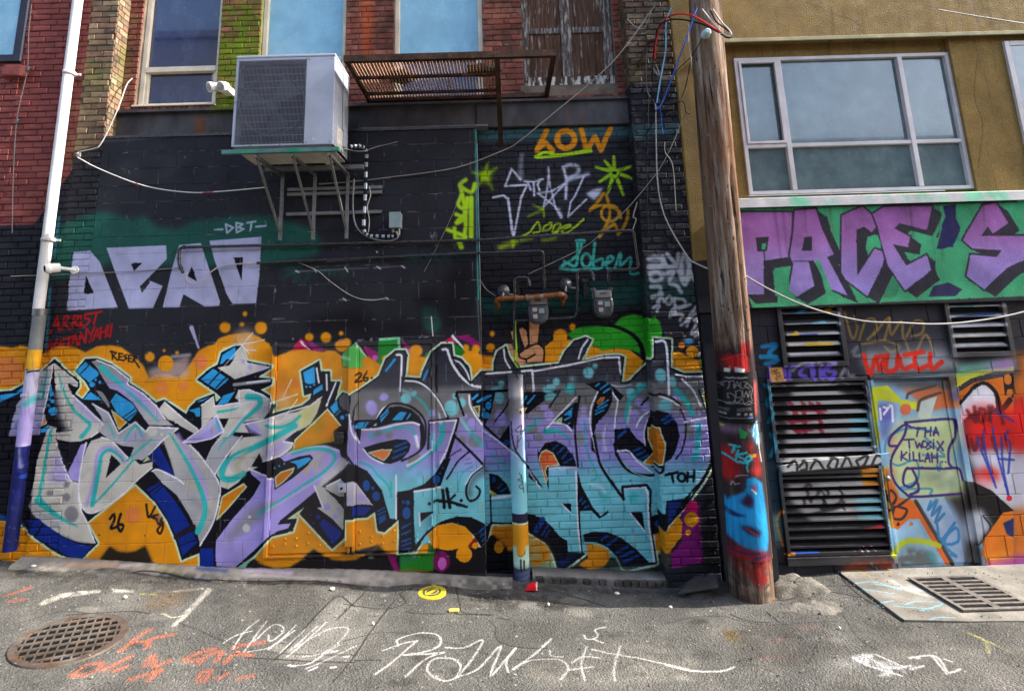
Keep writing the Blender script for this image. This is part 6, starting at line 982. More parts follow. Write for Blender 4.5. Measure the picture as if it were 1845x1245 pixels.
nx0 = P(1800, 90, .12)[0]; n2 = MB().box(nx0, nx0 + .06, .04, .09, 3.9, WZ1 + .1).box(nx0 + .06, nx0 + 1.2, .04, .09, WZ1 + .04, WZ1 + .1).build('window', m_alu, sb, bevel=.004); MB().box(nx0 + .06, nx0 + 1.2, .05, .068, 3.9, WZ1 + .04).build('pane', m_glass_grey, n2)
MB().box(SX1, 9, .13, .5, ZB, 2.62).build('wall_core', m_low_mort, sb)
LY = .1
lx0, lx1 = P(1386, 697, LY)[0], P(1578, 850, LY)[0]; lz0, lz1 = P(1500, 1005, LY)[2], P(1470, 687, LY)[2]; lzm0, lzm1 = P(1500, 848, LY)[2], P(1500, 826, LY)[2]
dx0, dx1 = P(1566, 700, LY)[0] + .05, P(1735, 800, LY)[0]; dz1 = P(1640, 680, LY)[2]; dz0 = float(gz(4.2)) + .02
v1 = (P(1410, 600, LY)[0], P(1511, 600, LY)[0], P(1460, 652, LY)[2], P(1460, 555, LY)[2]); v2 = (P(1712, 590, LY)[0], P(1808, 590, LY)[0], P(1760, 634, LY)[2], P(1760, 543, LY)[2])
def minus(reg, holes):
    xs_ = sorted({reg[0], reg[1]} | {h for q in holes for h in q[:2] if reg[0] < h < reg[1]}); zs_ = sorted({reg[2], reg[3]} | {h for q in holes for h in q[2:] if reg[2] < h < reg[3]}); out = []
    for a, b in zip(xs_, xs_[1:]):
        for c, d in zip(zs_, zs_[1:]):
            if not any(q[0] <= (a + b) / 2 <= q[1] and q[2] <= (c + d) / 2 <= q[3] for q in holes): out.append((a, b, c, d))
    return out
holes = [(lx0 - .03, lx1 + .03, lz0 - .05, lz1 + .03), (dx0 - .03, dx1 + .03, -1, dz1 + .04), (v1[0] - .04, v1[1] + .04, v1[2] - .04, v1[3] + .04), (v2[0] - .04, v2[1] + .04, v2[2] - .04, v2[3] + .04)]
lwp = MB()
for a, b, c, d in minus((SX1 + .01, 9, ZB, 2.62), holes): lwp.box(a, b, LY + .007, .129, c, d)
lwo = lwp.build('lower_wall', m_low_mort, sb)
zz = P(1600, 548 + 34, LY)[2]
lay([q for r_ in minus((SX1 + .01, 6.6, -.12, 2.615), holes) for q in courses([r_], .40, .20, .009, z0=zz % .2 - 1.0, x0=.13)], 'block', KV, (.39, .19), LY, m_low_block, lwo, 200, tilt=.0006, proud=.001)
def louvre(name, x0, x1, z0_, z1_, n, ang, dep, label, fr=.035):
    f = MB().box(x0 - fr, x0, LY - .035, .13, z0_ - fr, z1_ + fr).box(x1, x1 + fr, LY - .035, .13, z0_ - fr, z1_ + fr).box(x0, x1, LY - .035, .13, z1_, z1_ + fr).box(x0, x1, LY - .035, .13, z0_ - fr, z0_).build(name, m_low_metal, sb, bevel=.004); f['label'] = label
    MB().box(x0, x1, .115, .129, z0_, z1_).build('dark_backing', m_void, f)  # near-black sheet stands in for the unlit interior behind the slats
    pitch = (z1_ - z0_) / n
    for k in range(n):
        zt = z0_ + (k + .92) * pitch; dz = dep * math.sin(ang); dy = dep * math.cos(ang); a = (LY + .012, zt); y_out = LY - .012
        s = MB(); t_ = .005; yb, yf = .118, y_out - .012
        s.add([(x, y, z) for x in (x0 + .003, x1 - .003) for y, z in ((yb, zt), (yb, zt - t_), (yf, zt - dz - t_), (yf, zt - dz), (yf, zt - dz - .018), (yf + .004, zt - dz - .018))],
              [(0, 3, 9, 6), (1, 7, 8, 2), (3, 4, 10, 9), (2, 8, 11, 5), (4, 5, 11, 10), (0, 1, 2, 3), (6, 9, 8, 7), (0, 6, 7, 1)])
        s.build('slat', m_low_metal, f)
    return f
louvre('louvre', lx0, lx1, lzm1 + .02, lz1, 8, .42, .05, 'upper half of the large painted louvre by the pole'); louvre('louvre', lx0 + .01, lx1 + .01, lz0 + .07, lzm0 - .02, 9, .42, .05, 'lower half of the large painted louvre by the pole')
for v, lb_ in ((v1, 'small high vent with blue and yellow paint'), (v2, 'small high vent near the right edge')): louvre('vent', v[0], v[1], v[2], v[3], 5, .5, .07, lb_, .05)
cp = MB().add([(lx0 - .02, LY - .05, lzm0 - .005), (lx1 + .12, LY - .05, lzm0 + .055), (lx1 + .14, LY - .055, lzm1 + .05), (lx0 + .3, LY - .06, lzm1 - .005), (lx0 - .02, LY - .05, lzm1 - .05), (lx0 - .02, LY - .036, lzm0 - .005), (lx1 + .12, LY - .036, lzm0 + .055), (lx1 + .14, LY - .036, lzm1 + .05), (lx0 + .3, LY - .036, lzm1 - .005), (lx0 - .02, LY - .036, lzm1 - .05)], [(0, 1, 2, 3, 4), (9, 8, 7, 6, 5), (0, 5, 6, 1), (1, 6, 7, 2), (2, 7, 8, 3), (3, 8, 9, 4), (4, 9, 5, 0)]).build('cover_plate', m_low_metal, sb)
MB().box(lx0 - .04, lx1 + .06, LY - .05, .13, lz0 - .05, lz0 + .028).build('louvre_sill', m_low_metal, sb, bevel=.005)
dr = MB().box(dx0, dx1 - .09, LY + .022, .14, dz0, dz1 - .05).build('door', m_low_metal, sb, bevel=.004); dr['label'] = 'flush steel door covered in graffiti'
MB().box(dx0 - .03, dx0, LY - .01, .13, dz0 - .02, dz1 + .035).box(dx1 - .03, dx1 + .03, LY - .01, .13, dz0 - .02, dz1 + .035).box(dx0, dx1 - .03, LY - .01, .13, dz1 - .005, dz1 + .035).build('door_frame', m_low_metal, dr, bevel=.004)
MB().box(dx1 - .088, dx1 - .03, LY + .012, .14, dz0, dz1 - .05).build('door_jamb', m_low_metal, dr)
k_ = P(1591, 861, LY); MB().lathe([(.03, 0), (.034, .008), (.018, .014), (.016, .03), (.026, .04), (.026, .055), (.008, .06)], (k_[0] + .03, LY + .02, k_[2]), (0, -1, 0), 16).build('door_knob', m_galv, dr)
# ------------------------------------------------------------------ the other side of the alley, seen in the window panes
m_sid = M('pale_siding', (206, 206, 206), .7, var=.06, dirt=.15); m_opp = M('far_brick', (120, 96, 84), .8, var=.2, dirt=.2)
for x0, x1, h, mt, lb_ in ((-17, -9.2, 15.1, m_sid, 'pale sided building across the alley mirrored in the blue window'), (-9.0, 22, 9.4, m_opp, 'long low building across the alley mirrored in the wide window')):
    ob = thing('opposite_building', ((x0 + x1) / 2, -15, 0), lb_, 'building'); MB().box(x0, x1, -19, -14, -.2, h).build('wall', mt, ob); MB().box(x0 - .15, x1 + .15, -19.1, -13.85, h + .002, h + .3).build('parapet', m_alu, ob)
    if mt is m_sid:
        for k in range(36): MB().box(x0, x1, -14.03, -14.002, .3 + k * .40, .3 + k * .40 + .34).build('siding_board', m_sid, ob)
    for k in range(int((x1 - x0) / 3.2)): q_ = MB().box(x0 + 1 + k * 3.2, x0 + 2.6 + k * 3.2, -14.05, -14.001, h - 3.4, h - 1.2).build('window', m_glass_grey, ob)
m_posterp = M('printed_poster', (24, 24, 26), .5, 0, var=.1, canvas=polec, dirt=.12, bump=.2, bs=20); m_plyp = M('marker_on_plywood', (206, 152, 84), .7, 0, var=.1, canvas=lower, dirt=.1)
def gl(x): return float(gz(x))
# ------------------------------------------------------------------ kerb, slab, mounds
def follow(x0, x1, prof, n, name, mat, jit=.006):
    m = MB(); X = np.linspace(x0, x1, n)
    rows = [[(x, y + random.uniform(-jit, jit), gl(x) + z + random.uniform(-jit, jit) * .6) for y, z in prof] for x in X]; k = len(prof)
    m.add([p for r in rows for p in r], [(i * k + j, (i + 1) * k + j, (i + 1) * k + j + 1, i * k + j + 1) for i in range(n - 1) for j in range(k - 1)], True)
    m.add(rows[0], [tuple(range(k))]); m.add(rows[-1], [tuple(range(k))[::-1]]); return m.build(name, mat)
kb = follow(-4.95, .03, [(.02, -.05), (.004, .045), (-.03, .036), (-.08, .018), (-.14, .002), (-.18, -.04)], 110, 'kerb', m_conc); kb['kind'] = 'structure'
k2 = follow(.24, 1.60, [(.21, -.05), (.20, .075), (.07, .055), (.055, .045), (.05, -.05)], 40, 'kerb', m_conc, .004); k2['kind'] = 'structure'
x = .27; i = 0
while x < 1.56:
    w_ = random.uniform(.06, .085); v, f = BV[i % 6]; i += 1
    MB().add([(x + w_ / 2 + a * w_ / .22, .02 + random.uniform(-.006, .006) + b * 1.5, gl(x) + .012 + c * .95) for a, b, c in v], f).build('sett', m_sett, k2, fix=False); x += w_ + .006
sl_ = MB().slab([(3.36, .1), (3.33, -.86), (3.8, -.93), (5.6, -1.0), (5.6, .1)], -.05, .002); sl_.v = [(x, y, z + (gl(x) - .004 if z < 0 else gl(max(x, 3.5)))) for x, y, z in sl_.v]; sl_ = sl_.build('concrete_apron', m_conc, bevel=.004); sl_['kind'] = 'structure'
def heap(name, cx, cy, rx, ry, h, mat, label, cat, seed=1, flat=.0, n=26):
    r = random.Random(seed); m = MB(); K_ = 7; V_ = []
    for k in range(K_):
        t_ = k / (K_ - 1)
        for j in range(n):
            a = 2 * math.pi * j / n; rr = (1 - t_) * (1 + .18 * math.sin(3 * a + seed) + .1 * math.sin(7 * a + seed * 2)); X = cx + rx * rr * math.cos(a); Y = cy + ry * rr * math.sin(a)
            V_.append((X, Y, gl(X) - .03 + (h + .03) * min(1, (t_ * (1.0 + flat)) ** .8) + r.uniform(-.016, .016) * (1 if k else 0)))
    m.add(V_, [(k * n + j, k * n + (j + 1) % n, (k + 1) * n + (j + 1) % n, (k + 1) * n + j) for k in range(K_ - 1) for j in range(n)], True); o = m.build(name, mat); return tag(o, label, cat)
heap('mortar_mound', 2.78, -.16, .28, .19, .05, m_mound, 'pale rough mortar mound at the right foot of the utility pole', 'mound', 3, 2.2)
heap('mortar_patch', 2.72, -.55, .36, .12, .022, m_mound, 'flat broken concrete patch in front of the utility pole', 'patch', 5, .8)
heap('asphalt_heap', 1.95, -.10, .34, .2, .14, m_tar, 'dark broken asphalt heap at the left foot of the utility pole', 'heap', 8)
tl = MB().slab([(1.62, -.22), (1.98, -.33), (2.05, -.12), (1.85, -.02)], 0, .03)
tl.v = [(x, y, gl(x) + .015 + z + max(0, (x - 1.6) * .26)) for x, y, z in tl.v]; tag(tl.build('asphalt_slab', m_tar, bevel=.012), 'tilted grey slab leaning on the asphalt heap beside the pole', 'slab')
# ------------------------------------------------------------------ utility pole
PX, PY = 2.33, -.24
up = thing('utility_pole', (PX, PY, gl(PX)), 'weathered timber utility pole with red and blue spray paint in front of the buildings', 'pole')
pts = []; rs = []
n = 46
m = MB(); NS = 64; V_ = []; n = 70; GR = [(random.uniform(3.4, 6.0), random.uniform(.05, .11), random.uniform(0, 4.5), random.uniform(.8, 3.0)) for _ in range(22)]
for k in range(n):
    z = -.3 + k * (9.3 / (n - 1)); gz_ = z; r0 = .196 - .0025 * max(0, z) - (.004 if z > .45 else 0)
    cxp = PX + .010 * math.sin(z * .9) + .026 * z
    for j in range(NS):
        a = 2 * math.pi * j / NS; rr = r0 * (1 + .012 * math.sin(5 * a + z * .4) + .008 * math.sin(11 * a + 1.3 + z * .2) + random.uniform(-.004, .004) - sum(.075 * max(0, 1 - abs(a - ga - .02 * math.sin(z * 2 + ga * 9)) / gw) for ga, gw, g0, gl_ in GR if g0 < z < g0 + gl_)); V_.append((cxp + rr * math.cos(a), PY + rr * math.sin(a), z))
m.add(V_, [(k * NS + j, k * NS + (j + 1) % NS, (k + 1) * NS + (j + 1) % NS, (k + 1) * NS + j) for k in range(n - 1) for j in range(NS)], True); m.add(V_[-NS:], [tuple(range(NS))]); m.build('shaft', m_pole, up)
def wrap(z0, z1, a0, a1, off, name, mat, n=16, rag=0):
    m = MB(); V_ = []
    for i, z in enumerate(np.linspace(z0, z1, 8)):
        for a in np.linspace(a0, a1, n):
            r = .196 - .0025 * z + off + (rag * random.random()); V_.append((PX + .026 * z + .010 * math.sin(z * .9) + r * math.cos(a), PY + r * math.sin(a), z + (random.uniform(-.01, .01) if rag and i in (0, 7) else 0)))
    m.add(V_, [(i * n + j, i * n + j + 1, (i + 1) * n + j + 1, (i + 1) * n + j) for i in range(7) for j in range(n - 1)], True); return m.build(name, mat, up)
zp0, zp1 = P(1330, 762, -.43)[2], P(1330, 671, -.43)[2]
wrap(zp0, zp1, math.radians(205), math.radians(322), .009, 'poster', m_posterp)['label'] = 'black paper poster with white lettering'
wrap(P(1350, 1012, -.43)[2], P(1350, 780, -.43)[2], math.radians(190), math.radians(350), .006, 'paint_crust', m_pole, rag=.004)
rr_ = random.Random(4)
for k in range(14):
    a = math.radians(rr_.uniform(215, 330)); z = rr_.choice((rr_.uniform(.02, .3), rr_.uniform(1.8, 4.5))); r = .194 - .0025 * z
    MB().lathe([(.004, 0), (.004, .012), (.009, .013), (.009, .016)], (PX + .026 * z + r * math.cos(a), PY + r * math.sin(a), z), (math.cos(a), math.sin(a), 0), 8).build('nail', m_galv, up)
ip = P(1270, 63, -.44); MB().lathe([(.02, 0), (.045, .02), (.05, .07), (.035, .1), (.04, .12), (.02, .14)], (ip[0], -.40, ip[2]), (0, -1, -.1), 16).build('insulator', m_glassins, up)
sx_ = P(1374, 870, -.07)[0]
pt = thing('steel_post', (sx_, -.07, gl(sx_)), 'dark steel channel post standing right behind the utility pole', 'post')
MB().box(sx_ - .012, sx_ + .05, -.10, -.09, gl(sx_) - .05, 2.72).box(sx_ + .041, sx_ + .05, -.09, -.03, gl(sx_) - .05, 2.72).box(sx_ - .012, sx_ - .004, -.09, -.03, gl(sx_) - .05, 2.72).build('channel', m_post, pt, bevel=.002)
MB().box(sx_ - .05, sx_ + .03, -.108, -.101, 1.80, 1.90).build('bracket', m_redp, pt, bevel=.002)
tag(MB().box(P(1386, 680, .085)[0], P(1411, 680, .085)[0], .082, .094, P(1400, 689, .085)[2], P(1400, 663, .085)[2]).build('plywood_note', m_plyp, bevel=.002), 'small orange plywood note with black marker writing above the louvre', 'sign')
# ------------------------------------------------------------------ downpipe and security camera
DXp = -5.02; zc = P(70, 565, -.08)[2]
dp = thing('downpipe', (DXp, -.08, .4), 'white downpipe in the corner between red brick and black wall', 'pipe')
MB().tube([(DXp - .02, -.08, z) for z in np.linspace(zc, 9, 12)], .053, 18).build('upper_pipe', m_pipe_w, dp)
m_dpl = M('painted_lower_downpipe', (130, 132, 132), .5, .1, var=.15, bump=.15, bs=20, canvas=pipec, dirt=.2, chips=.2)
MB().tube([(DXp, -.08, z) for z in np.linspace(.42, zc + .03, 14)], .061, 18).build('lower_pipe', m_dpl, dp)
MB().tube([(DXp, -.08, zc - .02), (DXp, -.08, zc + .05)], .069, 18).build('collar', m_galv, dp)
for z in (1.93, 3.6, 5.6): MB().lathe([(.058, -.02), (.066, -.018), (.066, .018), (.058, .02)], (DXp - .01, -.08, z), (0, 0, 1), 18).box(DXp + .04, DXp + .095, -.05, -.035, z - .012, z + .012).build('strap', m_dpl if z < 2.4 else m_pipe_w, dp)
c_ = P(97, 483, -.2); sc_ = thing('security_camera', c_, 'white bullet security camera on the downpipe over black wall', 'camera')
ax = Vector((-.55, -.75, -.18)).normalized(); cc = Vector(c_)
MB().lathe([(.02, -.06), (.048, -.05), (.052, .0), (.05, .06), (.046, .075), (.04, .078)], cc, ax, 20).build('housing', m_white, sc_); MB().lathe([(.036, .079), (.03, .081), (.012, .0815)], cc, ax, 18).build('lens', m_void, sc_)
MB().lathe([(.05, -.004), (.056, .0), (.056, .03), (.05, .034)], cc + ax * .03, ax, 20).build('sunshade', m_white, sc_); MB().tube([cc - ax * .04, cc + Vector((.06, .06, .0)), (cc.x + .08, -.02, cc.z)], .018, 10).lathe([(.045, 0), (.045, .02)], (cc.x + .08, -.005, cc.z), (0, -1, 0), 16).build('mount', m_white, sc_)
# ------------------------------------------------------------------ air conditioner on its bracket
ac = thing('air_conditioner', (-2.2, -.46, 4.37), 'grey outdoor air conditioner unit on steel wall brackets', 'air conditioner')
ax0, ax1, ay0, ay1, az0, az1 = -2.72, -1.68, -.72, -.20, 4.37, 5.36; gx1 = ax0 + .74
MB().box(ax0, ax1, ay0 + .03, ay1, az0, az0 + .02).box(ax0, ax1, ay1 - .02, ay1, az0, az1).box(ax0, ax0 + .015, ay0 + .03, ay1, az0, az1).box(ax1 - .015, ax1, ay0 + .03, ay1 - .02, az0, az1).build('casing', m_acw, ac)
MB().box(ax0 - .006, ax1 + .006, ay0 - .006, ay1 + .006, az1, az1 + .03).build('top_cover', m_acw, ac, bevel=.008)
MB().box(gx1, ax1, ay0, ay0 + .03, az0 + .012, az1).build('front_panel', m_acw, ac, bevel=.006)
MB().box(ax0, gx1, ay0, ay0 + .03, az0 + .012, az0 + .035).box(ax0, gx1, ay0, ay0 + .03, az1 - .03, az1).box(ax0, ax0 + .03, ay0, ay0 + .03, az0 + .035, az1 - .03).build('grille_frame', m_acw, ac, bevel=.004)
MB().box(ax0 + .02, gx1, ay0 + .14, ay0 + .16, az0 + .02, az1 - .01).build('coil', m_acdark, ac)
g_ = MB(); 
for k in range(52): xx = ax0 + .035 + k * (gx1 - ax0 - .04) / 51; g_.box(xx - .0016, xx + .0016, ay0 - .004, ay0 + .001, az0 + .03, az1 - .03)
for k in range(13): zz_ = az0 + .05 + k * (az1 - az0 - .09) / 12; g_.box(ax0 + .03, gx1, ay0 + .001, ay0 + .006, zz_ - .003, zz_ + .003)
g_.build('grille', m_acgrille, ac)
fc = Vector(((ax0 + gx1) / 2, ay0 + .10, (az0 + az1) / 2)); rg = MB()
for k in range(36): a, b = 2 * math.pi * k / 36, 2 * math.pi * (k + 1) / 36; rg.bar(fc + Vector((math.cos(a), 0, math.sin(a))) * .335, fc + Vector((math.cos(b), 0, math.sin(b))) * .335, .012, .07, (0, 1, 0))
rg.build('fan_ring', m_acfan, ac); fan = MB().lathe([(.07, 0), (.07, .05), (.05, .06)], fc, (0, -1, 0), 18).build('fan', m_acfan, ac)
for k in range(3):
    bl = MB(); a0 = 2 * math.pi * k / 3 + .4; L_ = []
    for q in range(6):
        a = a0 + q * .16
        for r in (.06, .19, .31): L_.append(fc + Vector((math.cos(a) * r, -.01 - .012 * q, math.sin(a) * r)))
    bl.add(L_, [(i * 3 + j, i * 3 + j + 1, i * 3 + j + 4, i * 3 + j + 3) for i in range(5) for j in range(2)], True); bl.build('blade', m_acfan, fan)
MB().box(ax1 + .0005, ax1 + .004, ay0 + .12, ay0 + .34, az0 + .05, az0 + .27).build('label_plate', m_label, ac); MB().box(ax1 + .001, ax1 + .02, ay1 - .2, ay1 - .06, az0 + .1, az0 + .3).build('valve_cover', m_acw, ac, bevel=.006)
MB().box(gx1 + .09, gx1 + .12, ay0 - .002, ay0, az0 + .06, az0 + .09).build('badge', m_label, ac)
for xx, zz_ in ((gx1 + .03, az1 - .03), (ax1 - .03, az1 - .03), (gx1 + .03, az0 + .04), (ax1 - .03, az0 + .04), (ax0 + .015, az0 + .5), (ax0 + .2, az0 + .022), (ax0 + .5, az0 + .022)): MB().lathe([(.008, 0), (.008, .003), (.003, .004)], (xx, ay0, zz_), (0, -1, 0), 8).build('screw', m_galv, ac)
MB().box(ax1 + .0005, ax1 + .003, ay0 + .30, ay0 + .304, az0 + .02, az1 - .02).build('panel_seam', m_acdark, ac); MB().box(gx1 - .002, gx1 + .002, ay0 - .001, ay0 + .0, az0 + .02, az1 - .01).build('panel_seam', m_acdark, ac)
MB().box(ax0 + .02, ax1 - .02, ay0 + .05, ay1 - .01, az0 - .012, az0 - .001).build('base_pan', m_under, ac)
for xx in (ax0 + .16, ax1 - .2): MB().box(xx - .03, xx + .03, ay0 + .02, ay1, az0 - .03, az0 - .013).build('foot', m_under, ac)
br = thing('wall_bracket', (-2.15, -.05, 3.6), 'galvanised triangular brackets and strut rails carrying the air conditioner', 'bracket')
MB().box(-2.79, -1.60, ay0 - .05, ay0 - .01, 4.29, 4.335).build('front_channel', m_green, br, bevel=.004); MB().box(-2.6, -1.5, -.2, -.14, 4.285, 4.335).build('rear_channel', m_galv, br, bevel=.004)
for pxx in (463, 528, 594):
    X = P(pxx, 275, ay0)[0]
    MB().box(X - .014, X + .014, ay0 - .03, -.06, 4.25, 4.285).build('arm', m_galv, br, bevel=.003); MB().box(X - .018, X + .018, -.07, -.046, 3.52, 4.25).build('upright', m_galv, br, bevel=.003); MB().bar((X, ay0 + .02, 4.25), (X, -.08, 3.62), .022, .022).build('brace', m_galv, br)
    for z in (3.6, 3.9, 4.1): MB().lathe([(.012, 0), (.012, .01)], (X, -.075, z), (0, -1, 0), 6).build('bolt', m_galv, br)
for z in (P(570, 385, -.03)[2], P(570, 341, -.03)[2], P(570, 348, -.03)[2] - .01): 
    MB().box(-2.40, -1.32, -.045, -.0375, z - .018, z + .018).box(-2.40, -1.32, -.0375, -.002, z + .014, z + .018).box(-2.40, -1.32, -.0375, -.002, z - .018, z - .014).build('strut_rail', m_galv, br)
def c7(x, y): return (400 + x / 5.426, 240 + y / 5.426)
def cab(name, pts, r, mat, label, cat='cable', n=6, group=None):
    q = spline([tuple(P(*p[:2], p[2])) for p in pts], 6); o = MB().tube(q, r, n).build(name, mat); return tag(o, label, cat, group)
lg = thing('insulated_pipe', P(*c7(1390, 940), -.06), 'pipe lagged in black and silver stripes from air conditioner to junction box', 'pipe')
lp_ = [Vector(q) for q in spline([tuple(P(*c7(a, b), Y)) for a, b, Y in ((1235, 135, -.35), (1300, 128, -.3), (1370, 133, -.22), (1412, 190, -.15), (1408, 330, -.08), (1404, 520, -.06), (1396, 720, -.06), (1388, 930, -.06), (1430, 1000, -.06), (1520, 1008, -.06), (1620, 1010, -.06), (1690, 1008, -.06))], 7)]
for k in range(0, len(lp_) - 1, 2): MB().tube(lp_[k:k + 3], .021 if (k // 2) % 2 else .019, 10).build('lagging_band', m_lag if (k // 2) % 2 else m_lagk, lg)
jx, jz0, jz1 = P(*c7(1695, 850), -.1)[0], P(*c7(1695, 925), -.1)[2], P(*c7(1695, 780), -.1)[2]
jb = thing('junction_box', (jx, -.05, jz0), 'grey metal junction box at the end of the striped pipe', 'box'); MB().box(jx - .06, jx + .06, -.12, -.002, jz0, jz1).build('enclosure', m_jbox, jb, bevel=.005); MB().box(jx - .064, jx + .064, -.132, -.121, jz0 - .004, jz1 + .004).build('cover', m_jbox, jb, bevel=.003); MB().tube([(jx - .03, -.07, jz0), (jx - .03, -.07, jz0 - .05)], .016, 10).build('gland', m_galv, jb); MB().tube([(jx + .035, -.07, jz0), (jx + .035, -.07, jz0 - .08)], .014, 10).build('gland', m_galv, jb)
cab('flexible_conduit', [(*c7(1290, 450), -.1), (*c7(1280, 700), -.06), (*c7(1300, 880), -.05), (*c7(1370, 980), -.05), (*c7(1500, 1040), -.06), (*c7(1640, 1055), -.07), (*c7(1720, 1020), -.08), (*c7(1700, 960), -.08)], .011, m_galv, 'thin silver flexible conduit looping under the striped pipe', 'conduit', 8)
cab('control_cable', [(*c7(1440, 520), -.06), (*c7(1452, 610), -.05), (*c7(1420, 720), -.05), (*c7(1440, 850), -.05), (*c7(1432, 970), -.05)], .006, m_wire_w, 'thin white wire running down beside the striped pipe')
cab('tie_wire', [(*c7(1190, 155), -.55), (*c7(1360, 180), -.3), (*c7(1500, 140), -.12), (*c7(1720, 85), -.02)], .004, m_wire_g, 'thin grey tie wire from air conditioner to a wall hook', 'wire')
# ------------------------------------------------------------------ floodlight on the pier
fl = thing('floodlight', P(404, 170, -.0), 'white twin headed floodlight beside the air conditioner on mossy brick', 'lamp'); b_ = P(408, 163, .1)
MB().box(b_[0] - .05, b_[0] + .06, .06, .19, b_[2] - .04, b_[2] + .04).build('base', m_white, fl, bevel=.012)
for px_, py_, d_ in ((384, 157, Vector((-.6, -.7, -.4))), (403, 156, Vector((-.3, -.8, -.45)))):
    p = Vector(P(px_, py_, .0)); h_ = MB().lathe([(.02, -.07), (.045, -.05), (.06, .03), (.062, .05), (.055, .052)], p, d_, 18).build('lamp_head', m_white, fl); MB().lathe([(.05, .0525), (.02, .056)], p, d_, 18).build('lens', m_stick, h_)
    MB().tube([p - d_.normalized() * .05, (b_[0], .08, b_[2])], .014, 8).build('arm', m_white, fl)
# ------------------------------------------------------------------ rusty rack
fe = thing('iron_rack', (-.5, .2, 5.2), 'rusty iron balcony rack of close bars under the windows', 'rack'); zf = 5.27
def fbar(a, b, w_=.05, h=.06, nm='frame_bar'): MB().bar(a, b, w_, h).build(nm, m_rust, fe)
fbar((-1.56, -.8, zf), (.64, -.8, zf), .05, .07); fbar((-1.56, .17, zf), (.64, .17, zf), .05, .05); fbar((-1.54, -.8, zf), (-1.54, .17, zf), .03, .05); fbar((.03, -.8, zf), (.03, .17, zf), .045, .06); fbar((.62, -.8, zf), (.62, .17, zf), .05, .06); fbar((-1.54, -.45, zf - .03), (.03, -.45, zf - .03), .03, .03); fbar((-1.54, -.06, zf - .03), (.03, -.06, zf - .03), .03, .03)
bv, bf = MB().box(-.008, .008, -.78, .15, -.006, .006).v, [(0, 3, 2, 1), (4, 5, 6, 7), (0, 1, 5, 4), (1, 2, 6, 5), (2, 3, 7, 6), (3, 0, 4, 7)]
bme = bpy.data.meshes.new('slat'); bme.from_pydata(bv, [], bf); bme.materials.append(m_rustbar)
for k in range(44):
    o = bpy.data.objects.new('slat', bme); o.location = (-1.51 + k * 1.52 / 43, 0, zf + .012); o.rotation_euler = (0, 0, random.uniform(-.006, .006)); col.objects.link(o); adopt(o, fe)
fbar((.03, -.79, zf - .03), (.05, .15, P(898, 265, .15)[2]), .055, .03, 'strut')
for X in (-.55, .62): MB().tube([(X, .0, zf + .03), (X, -.01, zf + .12), (X - .02, .02, zf + .14)], .008, 6).build('hook', m_rust, fe)
def lump(name, c, s, mat, label, cat, seed):
    r = random.Random(seed); m = MB(); n, k = 12, 7; V_ = []
    for i in range(k):
        th = math.pi * i / (k - 1)
        for j in range(n): a = 2 * math.pi * j / n; q = 1 + r.uniform(-.28, .28); V_.append((c[0] + s[0] * q * math.sin(th) * math.cos(a), c[1] + s[1] * q * math.sin(th) * math.sin(a), c[2] + s[2] * math.cos(th) * q))
    m.add(V_, [(i * n + j, i * n + (j + 1) % n, (i + 1) * n + (j + 1) % n, (i + 1) * n + j) for i in range(k - 1) for j in range(n)], True); return tag(m.build(name, mat), label, cat)
lump('rag', (-1.06, -.25, zf + .07), (.15, .12, .05), m_cloth, 'dark rag lying on the left part of the rusty rack', 'rag', 2); lump('rag', (-.12, -.35, zf + .08), (.2, .1, .06), m_cloth, 'dark rag lying on the right part of the rusty rack', 'rag', 3)
# ------------------------------------------------------------------ gas pipes and meters
def pipe(name, pts, r, mat, label, collars=(), cat='pipe'):
    q = [Vector(P(*p[:2], p[2])) for p in pts]; t_ = thing(name, q[-1], label, cat)
    out = [q[0]]
    for i in range(1, len(q) - 1):
        a = (q[i - 1] - q[i]).normalized(); b = (q[i + 1] - q[i]).normalized(); e = min(.05, (q[i - 1] - q[i]).length * .4, (q[i + 1] - q[i]).length * .4)
        for s in np.linspace(0, 1, 5): out.append(q[i] + a * e * (1 - s) ** 2 + b * e * s ** 2)
    out.append(q[-1]); MB().tube(out, r, 12).build('run', mat, t_)
    for i in range(1, len(q) - 1):
        for e_ in (q[i - 1], q[i + 1]): MB().lathe([(r * 1.35, -.012), (r * 1.35, .012)], q[i] + (e_ - q[i]).normalized() * .055, e_ - q[i], 12).build('elbow_collar', mat, t_)
    for i, f in collars: c = q[i].lerp(q[i + 1], f); MB().lathe([(r * 1.4, -.02), (r * 1.5, 0), (r * 1.4, .02)], c, q[i + 1] - q[i], 12).build('coupling', mat, t_)
    return t_
pipe('gas_pipe', [(330, 492, -.05), (322, 475, -.05), (323, 446, -.05), (858, 433, -.05), (1141, 415, -.05), (1151, 485, -.03), (1104, 487, .06), (1096, 490, .07), (1096, 508, .08)], .017, m_blackpipe, 'long upper black gas pipe crossing the wall to the right meter', ((2, .45), (3, .2), (3, .45), (6, .3)))
pipe('gas_pipe', [(463, 474, -.04), (858, 456, -.04), (979, 452, -.02), (981, 520, .06)], .015, m_blackpipe, 'lower black gas pipe running to the left meter', ((0, .2), (0, .8), (1, .3), (2, .75)))
